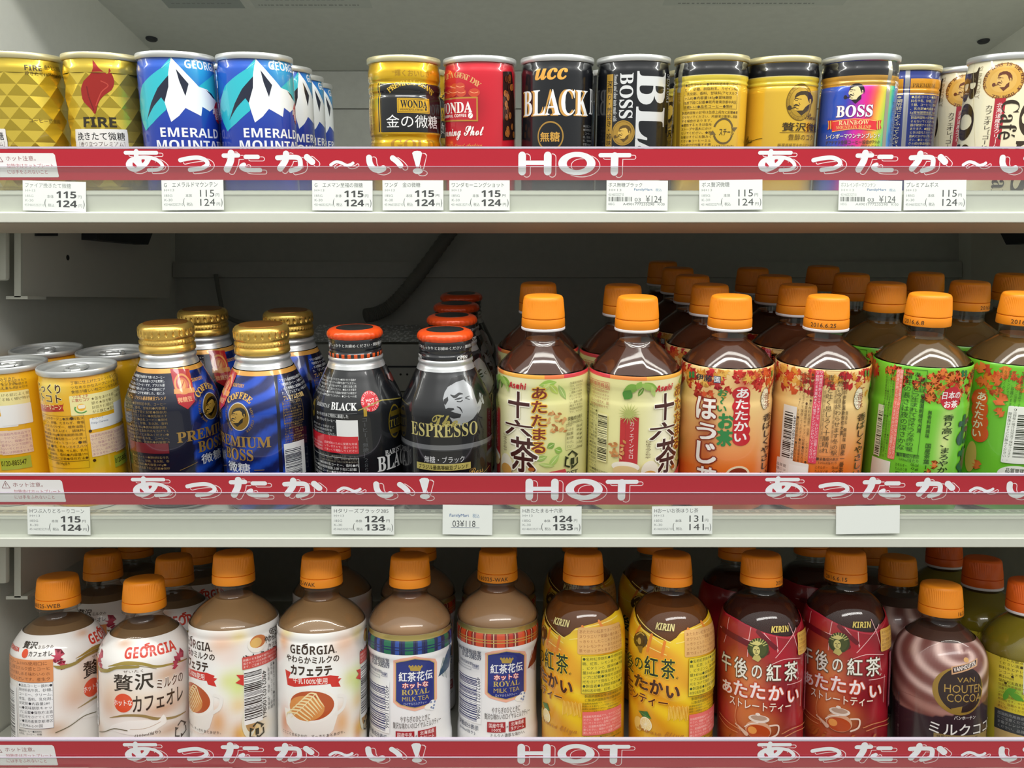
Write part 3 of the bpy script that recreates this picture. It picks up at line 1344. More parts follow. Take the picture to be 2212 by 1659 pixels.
def neck_rings(z, r):
    """the support ledge and a thread turn moulded on a bottle neck"""
    return MB().lathe([(r - 0.2, z - 1.0), (r + 2.2, z - 0.7), (r + 2.4, z), (r + 2.2, z + 0.6), (r - 0.2, z + 0.9)], 64, close=False)


def make_bottle(name, sheet, prof, height, drink, level, cap='cap_orange', ring=None, facets=None, band_text=None, band_at=0.0):
    root = link(name, None)
    link('label', sheet.mesh(name + '_label', M['film_ink']), root)
    link('shell', shell_mesh(prof, facets).mesh('shell', M['pet_facet' if facets else 'pet']), root)
    if facets:      # the tea takes the cut shape of the shoulder
        inner = [(z, r - 0.9) for z, r in prof if 2.5 < z < level]
        inner.append((level, float(np.interp(level, [q[0] for q in prof], [q[1] for q in prof])) - 0.9))
        dm = shell_mesh(inner, facets)
        dm.lathe([(inner[0][1], inner[0][0]), (0.3, inner[0][0])], 72, close=False)
        dm.lathe([(inner[-1][1], inner[-1][0]), (0.3, inner[-1][0])], 72, close=False)
    else:
        dm = drink_mesh(prof, level)
    link('drink', dm.mesh('drink', drink), root)
    zc = (height - CAPZ) * MM
    c = link('cap', cap_mesh(cap), root)
    c.location = (0, 0, zc)
    b = link('tamper_band', band_mesh(cap, text=band_text, at=band_at), root)
    b.location = (0, 0, zc)
    if ring:
        rr = link('neck_ring', MB().lathe([(12.8, -2.2), (15.2, -2.2), (15.7, -1.6), (15.7, -0.5), (15.2, -0.1), (12.8, -0.1)], 64, close=False).mesh('neck_ring', M[ring]), root)
        rr.location = (0, 0, zc)
    return root


# ------------------------------------------------------------------ aluminium bottles
ALU_PROF = refine([(2.5, 31.0), (5, 32.8), (76, 32.8), (81, 32.0), (86, 30.2), (92, 27.4), (98, 24.5), (102.5, 22.4), (105.5, 20.9), (108, 19.9)], 1.5)
ALU_NECK = [(19.9, 108.0), (19.2, 109.2), (19.0, 110.2), (19.6, 111.4), (19.5, 112.6), (18.6, 113.8), (17.8, 114.6), (17.6, 117.0)]


def make_alu_bottle(name, sheet, label_top, cap_style):
    root = link(name, None)
    link('label', sheet.mesh(name + '_label', M['can_ink']), root)
    top = [(r - 0.02, z) for z, r in ALU_PROF if z >= label_top - 0.5]
    link('neck', MB().lathe(top + ALU_NECK, 96, close=False).mesh('neck', M['alu']), root)
    link('base', MB().lathe([(22, 3.5), (24, 0.4), (27, 0.0), (29.5, 0.8), (31.0, 2.5), (31.2, 3.0)], 96, close=True).mesh('base', M['alu']), root)
    if cap_style == 'gold':
        prof = [(18.2, 115.0), (19.3, 115.2), (19.6, 116.2), (19.4, 119.0), (18.7, 119.8), (18.6, 120.6), (19.1, 121.2), (19.1, 123.0), (18.6, 123.7), (18.5, 124.6), (19.2, 125.6), (19.6, 127.0), (19.6, 128.2), (19.5, 129.4), (19.6, 130.8), (19.2, 132.6), (18.0, 134.2), (16.2, 135.0), (12.5, 135.3), (12.0, 134.9), (0.3, 134.9)]

        def dimple(i, j):
            if j in (12, 13):
                return -1.1 * max(0.0, math.sin(2 * math.pi * i / 8.0)) ** 2
            if j in (7,):
                return 0.14 * (1 if (i // 2) % 2 else -1)
            return 0.0
        c = link('cap', MB().lathe(prof, 192, wob=dimple).mesh('cap', M['alu_gold']), root)
        link('cap_seal', MB().lathe([(15.4, 134.95), (15.2, 135.42), (0.3, 135.45)], 48).mesh('cap_seal', M['seal_gold']), c)
        me = c.data
    else:
        prof = [(18.2, 126.4), (19.2, 126.6), (19.9, 127.8), (20.0, 129.0), (19.5, 130.6), (18.3, 131.9), (16.4, 132.7), (13.6, 133.0), (13.2, 132.7), (0.3, 132.7)]
        c = link('cap', MB().lathe(prof, 168, wob=lambda i, j: (-0.28 * (1 if (i // 3) % 2 else 0) if j in (1, 2, 3) else 0)).mesh('cap', M['alu_red']), root)
        link('cap_seal', MB().lathe([(13.3, 132.6), (13.1, 133.05), (0.3, 133.1)], 48).mesh('cap_seal', M['black_lacquer']), c)
        w = Wrap(refine([(112.6, 18.0), (113.4, 18.9), (116.0, 19.1), (117.2, 18.4), (118.6, 18.3), (119.6, 18.8), (125.6, 18.7), (126.6, 18.3)], 0.8), 18.8)
        w.base('#202125')
        if cap_style == 'striped':
            for i in range(26):
                u = (i + 0.5) * 2 * math.pi * 18.8 / 26
                w.rect(u, 113.4, u + 2.3, 116.4, '#e0581e')
                w.lay = 1
        else:
            w.shape((layout('OPEN', 0.03)[0] * 3.6 + np.array([9.5, 113.9]), layout('OPEN', 0.03)[1]), '#e8e8e6')
            w.shape((layout('OPEN', 0.03)[0] * 3.6 + np.array([-28.0, 113.9]), layout('OPEN', 0.03)[1]), '#e8e8e6')
        t = layout('キャップをしっかりとお締めください・開封後は早めにお飲みください', 0.01, False, 0, 1)
        w.shape((t[0] * 2.6 + np.array([-30, 121.6]), t[1]), '#d8d9d8')
        link('cap_skirt', w.mesh('cap_skirt', M['can_ink']), root)
    return root


M['seal_gold'] = mat('dark_gold_seal', '#8a5a22', 0.35, 0.6)

# ------------------------------------------------------------------ artwork of the steel cans (top shelf)
P = {}


def can_sheet(prof=CAN_PROF, cls=Wrap):
    return cls(prof, 26.4)


# gold diamond-cut can with a red flame
p = can_sheet(cls=FacetWrap)
p.base_facets(lin('#f0d24c'), 0.8)
p.ref(1, -290.2, 40, 0).z(0, 0, 3.191)
p.P_([(662, 412), (705, 470), (760, 510), (772, 500), (776, 470), (800, 520), (812, 570), (795, 620), (745, 655), (712, 690), (690, 745), (680, 790), (655, 760), (620, 725), (588, 680), (582, 620), (598, 560), (640, 520), (665, 470)], '#a8261f', 0.35, smooth=2)
p.S_([(620, 600), (640, 680), (668, 760)], 8, '#7c1a18', 0.3)
p.S_([(720, 560), (770, 590), (720, 640), (685, 730)], 7, '#c94a3c', 0.3)
p.T_(heavy('FIRE'), 597, 808, 828, 878, '#2b2412', w=0.01)
p.R_(545, 890, 908, 1030, '#e9e6e2', 0.0, 0.8)
p.T_('挽きたて微糖', 560, 912, 885, 968, '#222222', w=0.012)
p.T_('［香り立つプレミアム］', 572, 978, 888, 1012, '#4d2a2a', w=0.005)
p.R_(545, 1034, 908, 1120, '#8c2a26', 0.2)
p.ref(1, -346.2, 38, -58)
p.T_(heavy('FIRE'), 192, 452, 310, 488, '#4a3a16', w=0.0)
p.T_('挽きたて微糖', 330, 456, 430, 488, '#6b5520')
p.T_('挽きたて18時間以内', 195, 500, 440, 528, '#5e4a1c')
p.T_('コーヒー豆使用', 225, 820, 440, 850, '#6b5520')
P['flame'] = p

# blue can with a white mountain
p = can_sheet()
p.ref(1, -238.1, 36).z(0, 0, 3.191)


def blues(u, v):
    return mix(mix('#1b3aa2', '#2458c2', min(1, max(0, (v - 55) / 40))), '#2236a4', max(0, (50 - v) / 40))


p.base(soft(blues, [blob(p, 1380, 470, 130, 130, '#2fa7dc', 0.95)]))
p.P_([(1180, 395), (1115, 470), (985, 590), (965, 760), (1012, 905), (1060, 850), (1150, 760), (1170, 560)], '#2fb9c9')
p.P_([(1365, 605), (1420, 560), (1480, 505), (1530, 560), (1545, 760), (1480, 690), (1430, 622)], '#2fb9c9')
p.P_([(1182, 395), (1215, 432), (1290, 510), (1375, 600), (1432, 620), (1482, 682), (1500, 720), (1450, 770), (1400, 738), (1392, 802), (1340, 775), (1284, 746), (1240, 800), (1186, 842), (1160, 770), (1140, 705), (1160, 610), (1165, 500)], '#eef2f6')
p.P_([(1216, 475), (1262, 530), (1305, 580), (1283, 664), (1240, 560)], '#1b2238')
p.P_([(1165, 520), (1166, 600), (1140, 705), (1116, 672), (1062, 738), (1020, 828), (1048, 710), (1092, 608)], '#1b2238')
p.P_([(1424, 622), (1462, 648), (1486, 690), (1470, 676)], '#1b2238')
p.TL(heavy('GEORGIA'), 1275, 472, 54, '#eef2f6', sx=0.92)
p.S_([(1372, 408), (1350, 418), (1372, 424), (1362, 432)], 7, '#eef2f6')
p.TL(heavy('EMERALD'), 1107, 945, 62, '#f0f2f6', w=0.006, sx=1.12)
p.TL(heavy('MOUNTAIN'), 1085, 1035, 66, '#f0f2f6', w=0.006, sx=1.08)
p.E_(1505, 780, 62, 75, '#c8202e')
p.TL('高級豆', 1470, 788, 34, '#f2e8e8', w=0.012, sx=0.9)
p.TL('使用', 1488, 826, 30, '#f2e8e8', w=0.012, sx=0.9)
p.S_([(1182, 420), (1120, 470)], 3, '#8fd6e2')
P['mountain'] = p

# ribbed gold can with a black panel
p = can_sheet(RIB_PROF)
p.ref(1, -79.1, 54.5).z(540, 0, 3.191)
p.base('#f0c01e', 0.62)
p.R_(905, 575, 1318, 912, '#17181a')
for x in (884, 898):
    p.R_(x, 575, x + 6, 912, '#1c1a12')
p.T_('“輝くおいしさ”', 980, 482, 1250, 528, '#9a7416', w=0.005)
p.A_(serif('PREMIUM BEANS'), 1118, 850, 250, 128, 48, 34, '#e8bd3c', ry=250)
p.R_(1014, 678, 1236, 780, '#e6b62c', 0.4)
p.frame(1020, 684, 1230, 774, 3, '#3a2c0c')
p.T_(serif('WONDA'), 1036, 692, 1220, 744, '#17181a', w=0.01)
p.T_(serif('WONDERFUL COFFEE'), 1034, 750, 1196, 764, '#17181a')
p.E_(1212, 757, 8, 9, '#17181a')
p.T_('金の微糖', 940, 792, 1288, 882, '#eef0f0', w=0.006)
p.T_(serif('GOLD'), 972, 962, 1276, 1028, '#a87a12', w=0.004)
p.block(820, 580, 862, 905, 3, 'まろやかな甘み金の微糖コーヒー', '#8a6512', vertical=True)
P['ribbed'] = p

# red can with coffee beans
p = can_sheet()
p.ref(1, -23.7, 56.5).z(540, 0, 3.191)
p.base(soft('#cf2032', [blob(p, 1480, 740, 130, 130, '#5a0f18', 0.75)]), 0.12)
p.A_(serif('START OF A GREAT DAY'), 1400, 860, 310, 128, 50, 36, '#d9a468', ry=310)
for bx, by, r in ((1375, 645, 0), (1412, 606, 30), (1455, 640, -10), (1448, 600, 20), (1545, 640, 15), (1400, 640, 60), (1360, 690, 0), (1330, 640, 0)):
    p.E_(bx, by, 40, 28, '#c4442a')
    p.S_([(bx - 26, by - 6), (bx, by + 2), (bx + 26, by - 4)], 4, '#f0a070')
p.P_([(1290, 690), (1570, 668), (1572, 838), (1290, 846)], '#c9923e', 0.3)
p.P_([(1290, 700), (1560, 679), (1561, 828), (1290, 836)], '#b81c2c')
p.T_(serif('WONDA'), 1318, 705, 1532, 782, '#f4f0ec', w=0.012)
p.T_(heavy('WONDERFUL COFFEE'), 1296, 792, 1492, 812, '#f4f0ec')
p.E_(1520, 798, 17, 19, '#f4f0ec')
p.S_([(1510, 810), (1530, 786)], 3, '#b81c2c')
p.T_(script('Morning Shot'), 1262, 872, 1612, 968, '#f6f0ee', w=0.012)
p.T_(script('Brazil 100% finest Arabica'), 1290, 990, 1600, 1020, '#d89a52')
p.P_([(1742, 495), (1800, 495), (1830, 960), (1742, 968)], '#2a1512')
p.ref(1, -23.7, 56.5).z(1090, 0, 3.191)
rnd = random.Random(4)
for i in range(26):
    bx, by = 2 + 60 * rnd.random(), 520 + 430 * rnd.random()
    c = rnd.choice(['#8a4a20', '#5a2a18', '#a8642c', '#3a1a14'])
    p.E_(bx, by, 15, 22, c)
    p.S_([(bx - 3, by - 16), (bx + 2, by), (bx - 2, by + 16)], 3, '#241008')
P['red'] = p

# black can, BLACK in white serif letters
p = can_sheet()
p.ref(1, 33.0, 52.2).z(1090, 0, 3.191)
p.base('#15171c', 0.15)
p.T_(sitalic('ucc'), 210, 470, 436, 550, '#e0a445', w=0.022)
p.TL(serif('BLACK'), 128, 800, 176, '#c9964a', w=0.014, sx=0.655)
p.TL(serif('BLACK'), 134, 796, 176, '#eceef0', w=0.004, sx=0.655)
p.TL(serif('BLACK'), 580, 796, 176, '#eceef0', w=0.004, sx=0.6)
p.O_(314, 940, 94, 100, 10, '#c79a48', 0.5)
p.T_('無糖', 246, 910, 380, 978, '#dca94c', w=0.02, foil=0.2)
p.block(540, 860, 600, 1010, 6, SMALL, '#7e7f80')
P['black_serif'] = p

# black can, lettering running down the side
p = can_sheet()
p.ref(1, 88.6, 52.2).z(1090, 0, 3.191)
p.base('#15171c', 0.2)


def down_text(p, s, x0, y0, x1, y1, col, w=0.0, foil=0.0):
    """letters turned a quarter clockwise, reading downwards"""
    u0, v0, u1, v1 = p.box(x0, y0, x1, y1)
    V, F = layout(s, w)
    a, b = V.min(0), V.max(0)
    q = (V - a) / (b - a)
    W = np.stack([u0 + q[:, 1] * (u1 - u0), v1 - q[:, 0] * (v1 - v0)], 1)
    p.shape((W, F), col, foil)


def run_side(p, s, u0, h, y0, pace, col, w=0.0):
    """big letters on their side: baseline at u0 (mm round the body), cap height h, starting at height y0"""
    V, F = layout(s, w)
    W = np.stack([u0 + V[:, 1] * h / 0.69, y0 - V[:, 0] * pace], 1)
    p.shape((W, F), col)


def run_down(p, s, x0, x1, y0, h, col, w=0.0, foil=0.0, sx=1.0):
    """as down_text, but starting at y0 and running on at its own pace"""
    u0, v0, u1, _ = p.box(x0, y0, x1, y0 + 20)
    _, v = p.m((x0 + x1) / 2, y0)
    V, F = layout(s, w)
    k = (u1 - u0) / 0.69
    W = np.stack([u0 + V[:, 1] * k, v - V[:, 0] * k * sx], 1)
    p.shape((W, F), col, foil)


run_down(p, serif('BLACK'), 918, 1112, 488, 0, '#e2e4e6', w=0.008, foil=0.25, sx=1.0)
down_text(p, serif('BOSS'), 792, 505, 886, 818, '#e2e4e6', w=0.01, foil=0.2)
p.R_(700, 515, 742, 1100, '#c79c3e', 0.4)
p.V_('深煎り・荒挽き・雑味なし', 704, 560, 738, 1096, '#1b1812', w=0.01)
down_text(p, sitalic('Smooth and clear taste made with'), 752, 515, 778, 838, '#c8cacc')
p.E_(815, 918, 82, 84, '#c79c3e', 0.5)
p.O_(815, 918, 74, 76, 3, '#7a5a1c', 0.3)
man(p, 818, 922, 0.36, '#5a4214', '#d8b050')
down_text(p, serif('SUNTORY'), 1116, 515, 1134, 720, '#b8babc')
down_text(p, 'original blend', 740, 1010, 760, 1100, '#c8cacc')
p.frame(786, 1022, 862, 1100, 5, '#d8dadc')
P['black_down'] = p

# gold beaded can: ingredient side and emblem side
p = can_sheet(BEAD_PROF)
p.ref(1, 144.5, 48, 0).z(1090, 0, 3.191)
p.base('#eec23c', 0.36)
p.rect(-83, 90.6, 83, 99.8, '#17181b')
p.rect(-83, 84.5, 83, 90.4, '#f4dc50', 0.3)
p.rect(-83, 90.2, 83, 90.7, '#f0e2a0', 0.4)
p.P_([(1218, 400), (1246, 400), (1214, 640), (1190, 640)], '#b9b6a0', 0.6)
p.P_([(1190, 640), (1212, 640), (1206, 1040), (1182, 1040)], '#b08a2a', 0.5)
p.frame(1236, 560, 1604, 752, 2, '#6b5312')
p.block(1240, 566, 1600, 750, 6, '●品名コーヒー●原材料名牛乳、コーヒー、砂糖、脱脂粉乳、カゼインNa、乳化剤、香料、甘味料(アセスルファムK)●内容量185g●賞味期限缶底下段に記載●販売者東京都中央区京橋3-1-1', '#4d3c10', w=0.004)
p.block(1224, 760, 1604, 818, 2, '製造所固有の記号は缶底上段左に記載●凍らせないでください。内容液が膨張し容器が破損', '#4d3c10')
p.block(1216, 820, 1424, 1040, 8, 'する場合があります。●開缶するときは缶をストーブや直火にかけないでください。●開缶後はすぐにお飲みください●コーヒーミルクの成分が分離', '#4d3c10')
p.O_(1510, 905, 78, 88, 13, '#6d5a30', 0.2, 20, 160)
p.O_(1510, 905, 78, 88, 13, '#6d5a30', 0.2, 200, 340)
for x, y, s in ((1584, 880, 1), (1436, 930, -1)):
    p.P_([(x - 24, y), (x + 20, y), (x - 2, y + 30 * s)], '#6d5a30')
p.T_('スチール', 1478, 888, 1580, 936, '#4a3c1c', w=0.014)
p.T_('のんだあとはリサイクル', 1426, 998, 1580, 1022, '#4d3c10')
GB = 150
p.ref(1, 196.7, 56.5, GB).z(1640, 0, 3.191)
p.E_(268, 706, 102, 122, '#c8a030', 0.55)
p.O_(268, 706, 102, 122, 5, '#8a6c1c', 0.5)
p.O_(268, 706, 82, 98, 3, '#8a6c1c', 0.5)
p.A_(serif('BOSS IS THE BOSS OF THEM ALL'), 268, 706, 87, 200, -20, 14, '#7a5c18', ry=104)
p.A_(serif('SINCE 1992'), 268, 706, 98, 215, 325, 14, '#7a5c18', inside=True, ry=118)
man(p, 272, 712, 0.52, '#3c2c10', '#d3ac3c')
p.T_(script('Boss'), 300, 784, 368, 826, '#4a3410')
p.T_('贅沢微糖', 140, 846, 398, 906, '#33260c', w=0.008)
p.S_([(125, 914), (400, 914)], 3, '#5a4414')
p.T_('豊醇のコク', 182, 926, 348, 968, '#5a4414', w=0.004)
p.T_('厳選高級豆を中心につかいました', 108, 990, 420, 1020, '#5a4414')
p.ref(1, 196.7, 56.5, GB).z(1090, 0, 3.191)
p.T_(script('Boss'), 1650, 940, 1690, 990, '#3a2c10')
p.S_([(1650, 1000), (1700, 970), (1760, 955)], 4, '#3a2c10')
P['gold'] = p

# rainbow can
p = can_sheet(BEAD_PROF)
p.ref(1, 249.9, 48).z(1770, 100, 7.373)
HU = ['#2a55c8', '#3a46c0', '#7a2fb4', '#d82fb0', '#e8308a', '#ee6a4a', '#f2d048', '#a8d84a', '#3cc0a0', '#3a7ad0']


def rainbow(u, v):
    x = (u + 21) / 42.0 * 8.8 + (76 - v) / 46.0 * 1.4 + 0.1
    x = min(max(x, 0), 8.99)
    i = int(x)
    return mix(HU[i], HU[i + 1], x - i)


p.base(rainbow, 0.15)
p.lay += 1
p.rect(-83, 90.2, 83, 99.8, '#17181c')
p.rect(-83, 83.6, 83, 90.2, '#d7a44a', 0.4)
p.P_([(1035, 160), (1095, 160), (1108, 330), (1050, 330)], '#c4c4b4', 0.6)
p.P_([(1045, 330), (1108, 330), (1060, 760), (1015, 1300), (990, 1640), (940, 1640), (960, 1300), (1005, 760)], '#b6b2a0', 0.6)
man(p, 512, 752, 1.0, '#231a22', '#ead9a8')
p.T_(serif('BOSS'), 218, 938, 792, 1128, '#f6f4f4', w=0.02, out='#6a1c70', ow=0.02)
p.P_([(130, 1190), (500, 1150), (850, 1178), (845, 1340), (500, 1318), (150, 1368)], '#e0303a')
p.S_([(160, 1205), (500, 1160), (850, 1190)], 10, '#f0c068')
p.S_([(150, 1365), (500, 1320), (840, 1342)], 10, '#f0c068')
for x0 in (80, 850):
    p.P_([(x0, 1190), (x0 + 78, 1180), (x0 + 60, 1250), (x0 + 78, 1310), (x0 - 8, 1335), (x0 + 15, 1260)], '#c8402c')
    for dx in (14, 46):
        p.S_([(x0 + dx, 1195), (x0 + dx, 1325)], 12, '#f0c068')
p.T_(serif('RAINBOW'), 255, 1182, 728, 1252, '#f2d8a0')
p.T_(serif('MOUNTAIN BLEND'), 215, 1264, 764, 1318, '#f0c070')
p.T_('レインボーマウンテンブレンド', 62, 1388, 905, 1468, '#f4f2ee', w=0.02, out='#5a3a3a', ow=0.03)
p.T_('グアテマラ全国コーヒー協会が7つの', 50, 1495, 900, 1560, '#4c4436', w=0.02)
p.T_('産地エリアから厳選し、認証を与えた', 45, 1575, 895, 1640, '#4c4436', w=0.02)
p.TL(serif('BOSS'), 1140, 690, 110, '#f4f2f0', w=0.02, sx=0.8)
p.block(1075, 880, 1180, 1640, 24, SMALL, '#585448', w=0.01)
P['rainbow'] = p

# dark blue can with an orange band
p = can_sheet(BEAD_PROF)
p.ref(1, 308.3, 100.8).z(1770, 100, 7.373)
p.base('#1c2f7c', 0.15)
u0, v0 = p.m(1600, 745)
_, v1 = p.m(1600, 515)
p.rect(-83, v0, 83, v1, '#dd9a2c', 0.15)
p.rect(-83, v0 - 1.3, 83, v0 - 0.5, '#e8b860', 0.2)
p.rect(-83, v0 + 0.3, 83, v0 + 0.6, '#8a5a1c')
p.P_([(1350, 340), (1465, 340), (1440, 760), (1385, 1640), (1275, 1640), (1330, 760)], '#1c2f7c')
p.P_([(1378, 340), (1452, 340), (1425, 760), (1365, 1640), (1298, 1640), (1350, 760)], '#b7b7b9', 0.6)
p.T_(serif('PREMIUM'), 1484, 595, 1842, 658, '#7a5214', w=0.004)
p.V_('※開缶前によくふってください', 1180, 800, 1290, 1620, '#e8ddb8', w=0.014)
p.block(1450, 780, 1850, 1090, 5, '●品名コーヒー●原材料名牛乳、砂糖、ぶどう糖、コーヒー、香料、乳化剤●内容量185g賞味期限缶底下段に記載●フーズ(株)東京都', '#d8cc98', w=0.01)
p.S_([(1450, 1100), (1850, 1100)], 6, '#c8bc88')
p.block(1430, 1110, 1800, 1640, 9, '製造所固有の記号●凍らせないでください容器が破損するおそれがあります。●開缶するときは缶をストーブや直火にかけないでください。●コーヒーミルクの成分', '#d8cc98', w=0.008)
p.O_(1850, 1430, 100, 160, 22, '#d8a850', 0, 100, 250)
P['blue_band'] = p

# cream can, brown lettering turned on its side
p = can_sheet()
p.ref(1, 354.7, 41.8).z(1640, 0, 3.191)
p.base(soft('#efe6c4', []))
run_side(p, serif('BOSS'), p.m(1806, 700)[0], 17.0, p.m(1850, 430)[1], 35.0, '#3a2c1c', w=0.02)
p.O_(1672, 558, 128, 118, 118, '#d9a84c')
p.O_(1672, 558, 126, 116, 5, '#8a5a28')
p.A_(serif('SUNTORY BOSS IS THE BOSS OF THEM ALL'), 1672, 558, 108, 205, -120, 22, '#6a3c20', w=0.01, ry=98)
p.E_(1672, 558, 82, 76, '#dfb25c')
man(p, 1672, 560, 0.42, '#6a3a24', '#e4bc70')
p.R_(1590, 680, 1664, 1100, '#b32636')
p.V_('北海道産生クリーム使用', 1604, 712, 1650, 1098, '#f2e6e2', w=0.012)
run_down(p, serif('Café au lait'), 1668, 1790, 684, 0, '#33281c', w=0.004, sx=0.86)
p.V_('カフェオレ［コーヒー］', 1528, 728, 1580, 1100, '#4a4030', w=0.004)
down_text(p, 'SUNTORY', 1490, 462, 1520, 680, '#b8ac8c')
run_side(p, serif('BOSS'), p.m(1482, 700)[0] - 17.0, 17.0, p.m(1478, 470)[1], 35.0, '#3a2c1c', w=0.02)
p.S_([(1480, 400), (1480, 1040)], 2, '#d8ccA0'.lower())
P['cream'] = p

# ------------------------------------------------------------------ artwork of the middle shelf
# corn soup can (yellow)
p = can_sheet()
p.ref(2, -318.2, 56, 0).z(0, 480, 3.072)
p.base(soft('#eab41c', [blob(p, 500, 1010, 400, 45, '#f0932a', 0.9), blob(p, 640, 1600, 120, 60, '#c9b422', .8), blob(p, 420, 1400, 200, 250, '#e8a818', .7), blob(p, 720, 1020, 90, 60, '#f6c832', .8), blob(p, 330, 1100, 120, 60, '#f4e070', .8)]))
p.T_('じっくり', 262, 1078, 405, 1140, '#4c2a16', w=0.035, out='#f6e8a0', ow=0.06)
p.T_('コトコト', 262, 1148, 412, 1200, '#4c2a16', w=0.035, out='#f6e8a0', ow=0.06)
p.P_([(268, 1205), (420, 1215), (428, 1205), (420, 1235), (430, 1258), (270, 1250)], '#b4301c')
p.T_('とろーりコーン', 292, 1214, 412, 1248, '#f6e2a0', w=0.02)
p.block(470, 1038, 790, 1128, 3, '丁寧に仕上げたコーンの甘み引きたつなめらかなスープにシャキシャキ食感が嬉しい粒コーンを加えました。', '#6b5a2c', w=0.012)
p.R_(468, 1138, 800, 1275, '#f0e6a4', 0, 1.0)
p.T_('つぶを上手', 482, 1148, 590, 1170, '#b83a3a', w=0.01)
p.T_('に飲むコツ', 482, 1172, 598, 1196, '#b83a3a', w=0.01)
p.block(610, 1142, 795, 1260, 4, '★缶をあける前によく振る★缶を軽く傾け時計回りに細かく回しながら飲む', '#5a4a24', w=0.014)
p.E_(545, 1232, 26, 24, '#f0b428')
p.R_(522, 1215, 570, 1240, '#f4ead0', 0, 1)
p.O_(545, 1240, 42, 34, 8, '#4c9440', 0, 150, 320)
p.R_(600, 1285, 812, 1362, '#eef0f2', 0, 0.6)
p.T_('ホームページ', 614, 1292, 690, 1310, '#5a6a8a')
p.T_('http://www.', 612, 1318, 728, 1338, '#5a6a8a')
p.frame(286, 1290, 580, 1590, 2, '#8a6a1c')
p.block(290, 1296, 576, 1586, 11, '●名称コーンポタージュ●原材料名スイートコーン、砂糖、たまねぎ、食塩、チキンエキスパウダー、植物油脂、乳糖、でん粉、乳たんぱく、調味料、香料●内容量190g●賞味期限缶底に記載●保存方法', '#5c4310', w=0.006)
for x, y in ((480, 1306), (536, 1464), (352, 1488), (604, 1390), (632, 1584)):
    p.E_(x, y, 10, 10, '#3c2a0c')
p.R_(606, 1385, 800, 1545, '#e8cdb0')
p.block(610, 1392, 796, 1540, 6, NOTE, '#b0788a', w=0.004)
p.T_('1缶190g当り', 380, 1595, 470, 1618, '#54430f', w=0.01)
p.frame(300, 1590, 600, 1640, 2, '#8a6a1c')
p.ref(2, -376.4, 67.2, -65).z(0, 480, 3.072)
p.R_(6, 1120, 200, 1262, '#f0e6a4', 0, 1.0)
p.block(8, 1128, 196, 1186, 2, 'ける前によく振る軽く傾け時計回りに', '#5a4a24', w=0.014)
p.R_(6, 1210, 214, 1345, '#eef0f2', 0, 0.8)
p.block(8, 1040, 180, 1110, 3, 'つの甘み引きたつキシャキ食感がました', '#6b5a2c', w=0.01)
p.R_(6, 1380, 216, 1540, '#e8cdb8')
p.block(8, 1390, 212, 1536, 6, NOTE, '#b0788a', w=0.004)
p.R_(6, 1560, 210, 1640, '#a8b43c')
p.T_('0120-885547', 10, 1580, 180, 1616, '#4a4a18', w=0.02)
P['corn'] = p


def alu_sheet(top):
    q = Wrap(refine([(z, r + 0.25) for z, r in ALU_PROF], 2.0), 33.05, z_range=(5.0, top))
    return q


# blue coffee bottle with a gold medallion
p = alu_sheet(105.0)
BY = 93
p.ref(2, -180.6, 51.8, 0).z(460, 680, 4.88)


def blue_streak(u, v):
    # slanting dark and bright streaks
    q = 0.5 + 0.5 * math.sin(u * 0.22 - v * 0.42 + 1.2 * math.sin(v * 0.11 + u * 0.05))
    t = min(1, max(0, (q - 0.35) * 2.2))
    return mix('#12205c', '#1c4cc0', t) if -30 < u < 28 else lin('#14182e')


p.base(blue_streak, 0.25)
p.lay += 1
p.rect(-104, 101.9, 104, 105.0, '#dca04c', 0.2)
p.P_([(640, 650), (675, 650), (690, 900), (720, 1300), (740, 1660), (700, 1660), (680, 1200), (660, 900)], '#10142a')
p.TL(heavy('suntory'.upper()), 205, 760, 38, '#d8a048', sx=0.86)
p.A_(serif('COFFEE'), 264, 1080, 195, 140, 48, 62, '#d8a84c', w=0.02, ry=190)
p.E_(264, 1080, 132, 150, '#e6e2d0', 0.3)
p.E_(264, 1080, 124, 142, '#a8802c', 0.6)
man(p, 255, 1080, 0.62, '#1a1508', '#bb9440')
p.A_(serif('BOSS COFFEE'), 264, 1080, 158, 35, -60, 26, '#8a6c34', w=0.01, ry=165)
p.A_(serif('BOSS COFFEE'), 264, 1080, 158, 240, 145, 26, '#8a6c34', w=0.01, ry=165)
p.T_(serif('PREMIUM'), 75, 1290, 612, 1402, '#b08a44', w=0.012, foil=0.4)
p.T_(serif('BOSS'), 150, 1415, 425, 1535, '#b08a44', w=0.012, foil=0.4)
p.T_('微糖', 172, 1560, 395, 1665, '#d8dcE4'.lower(), w=0.014)
p.S_([(105, 1590), (150, 1585)], 6, '#8a6c34')
p.S_([(440, 1640), (540, 1636)], 8, '#8a6c34')
p.block(700, 640, 990, 830, 4, 'ブラジル最高等級豆を極限まで挽いた「微粉砕コーヒー」を絶妙にブレンド。ボス微糖史上最高級のコクを実現した、「プレミアム」の名にふさわしいコーヒーです。', '#e4e6ea', w=0.014)
p.T_('プレミアムボス微糖', 735, 835, 960, 890, '#d8b878', w=0.02)
p.frame(740, 900, 950, 1140, 5, '#7a6238')
p.block(748, 905, 945, 1370, 16, SMALL, '#8a7248', w=0.006)
p.R_(755, 1340, 968, 1700, '#dfe2e4')
p.bars(765, 1400, 935, 1700, '#1b2036', horizontal=True, seed=7)
p.ref(2, -253.9, 60, BY).z(0, 480, 3.072)
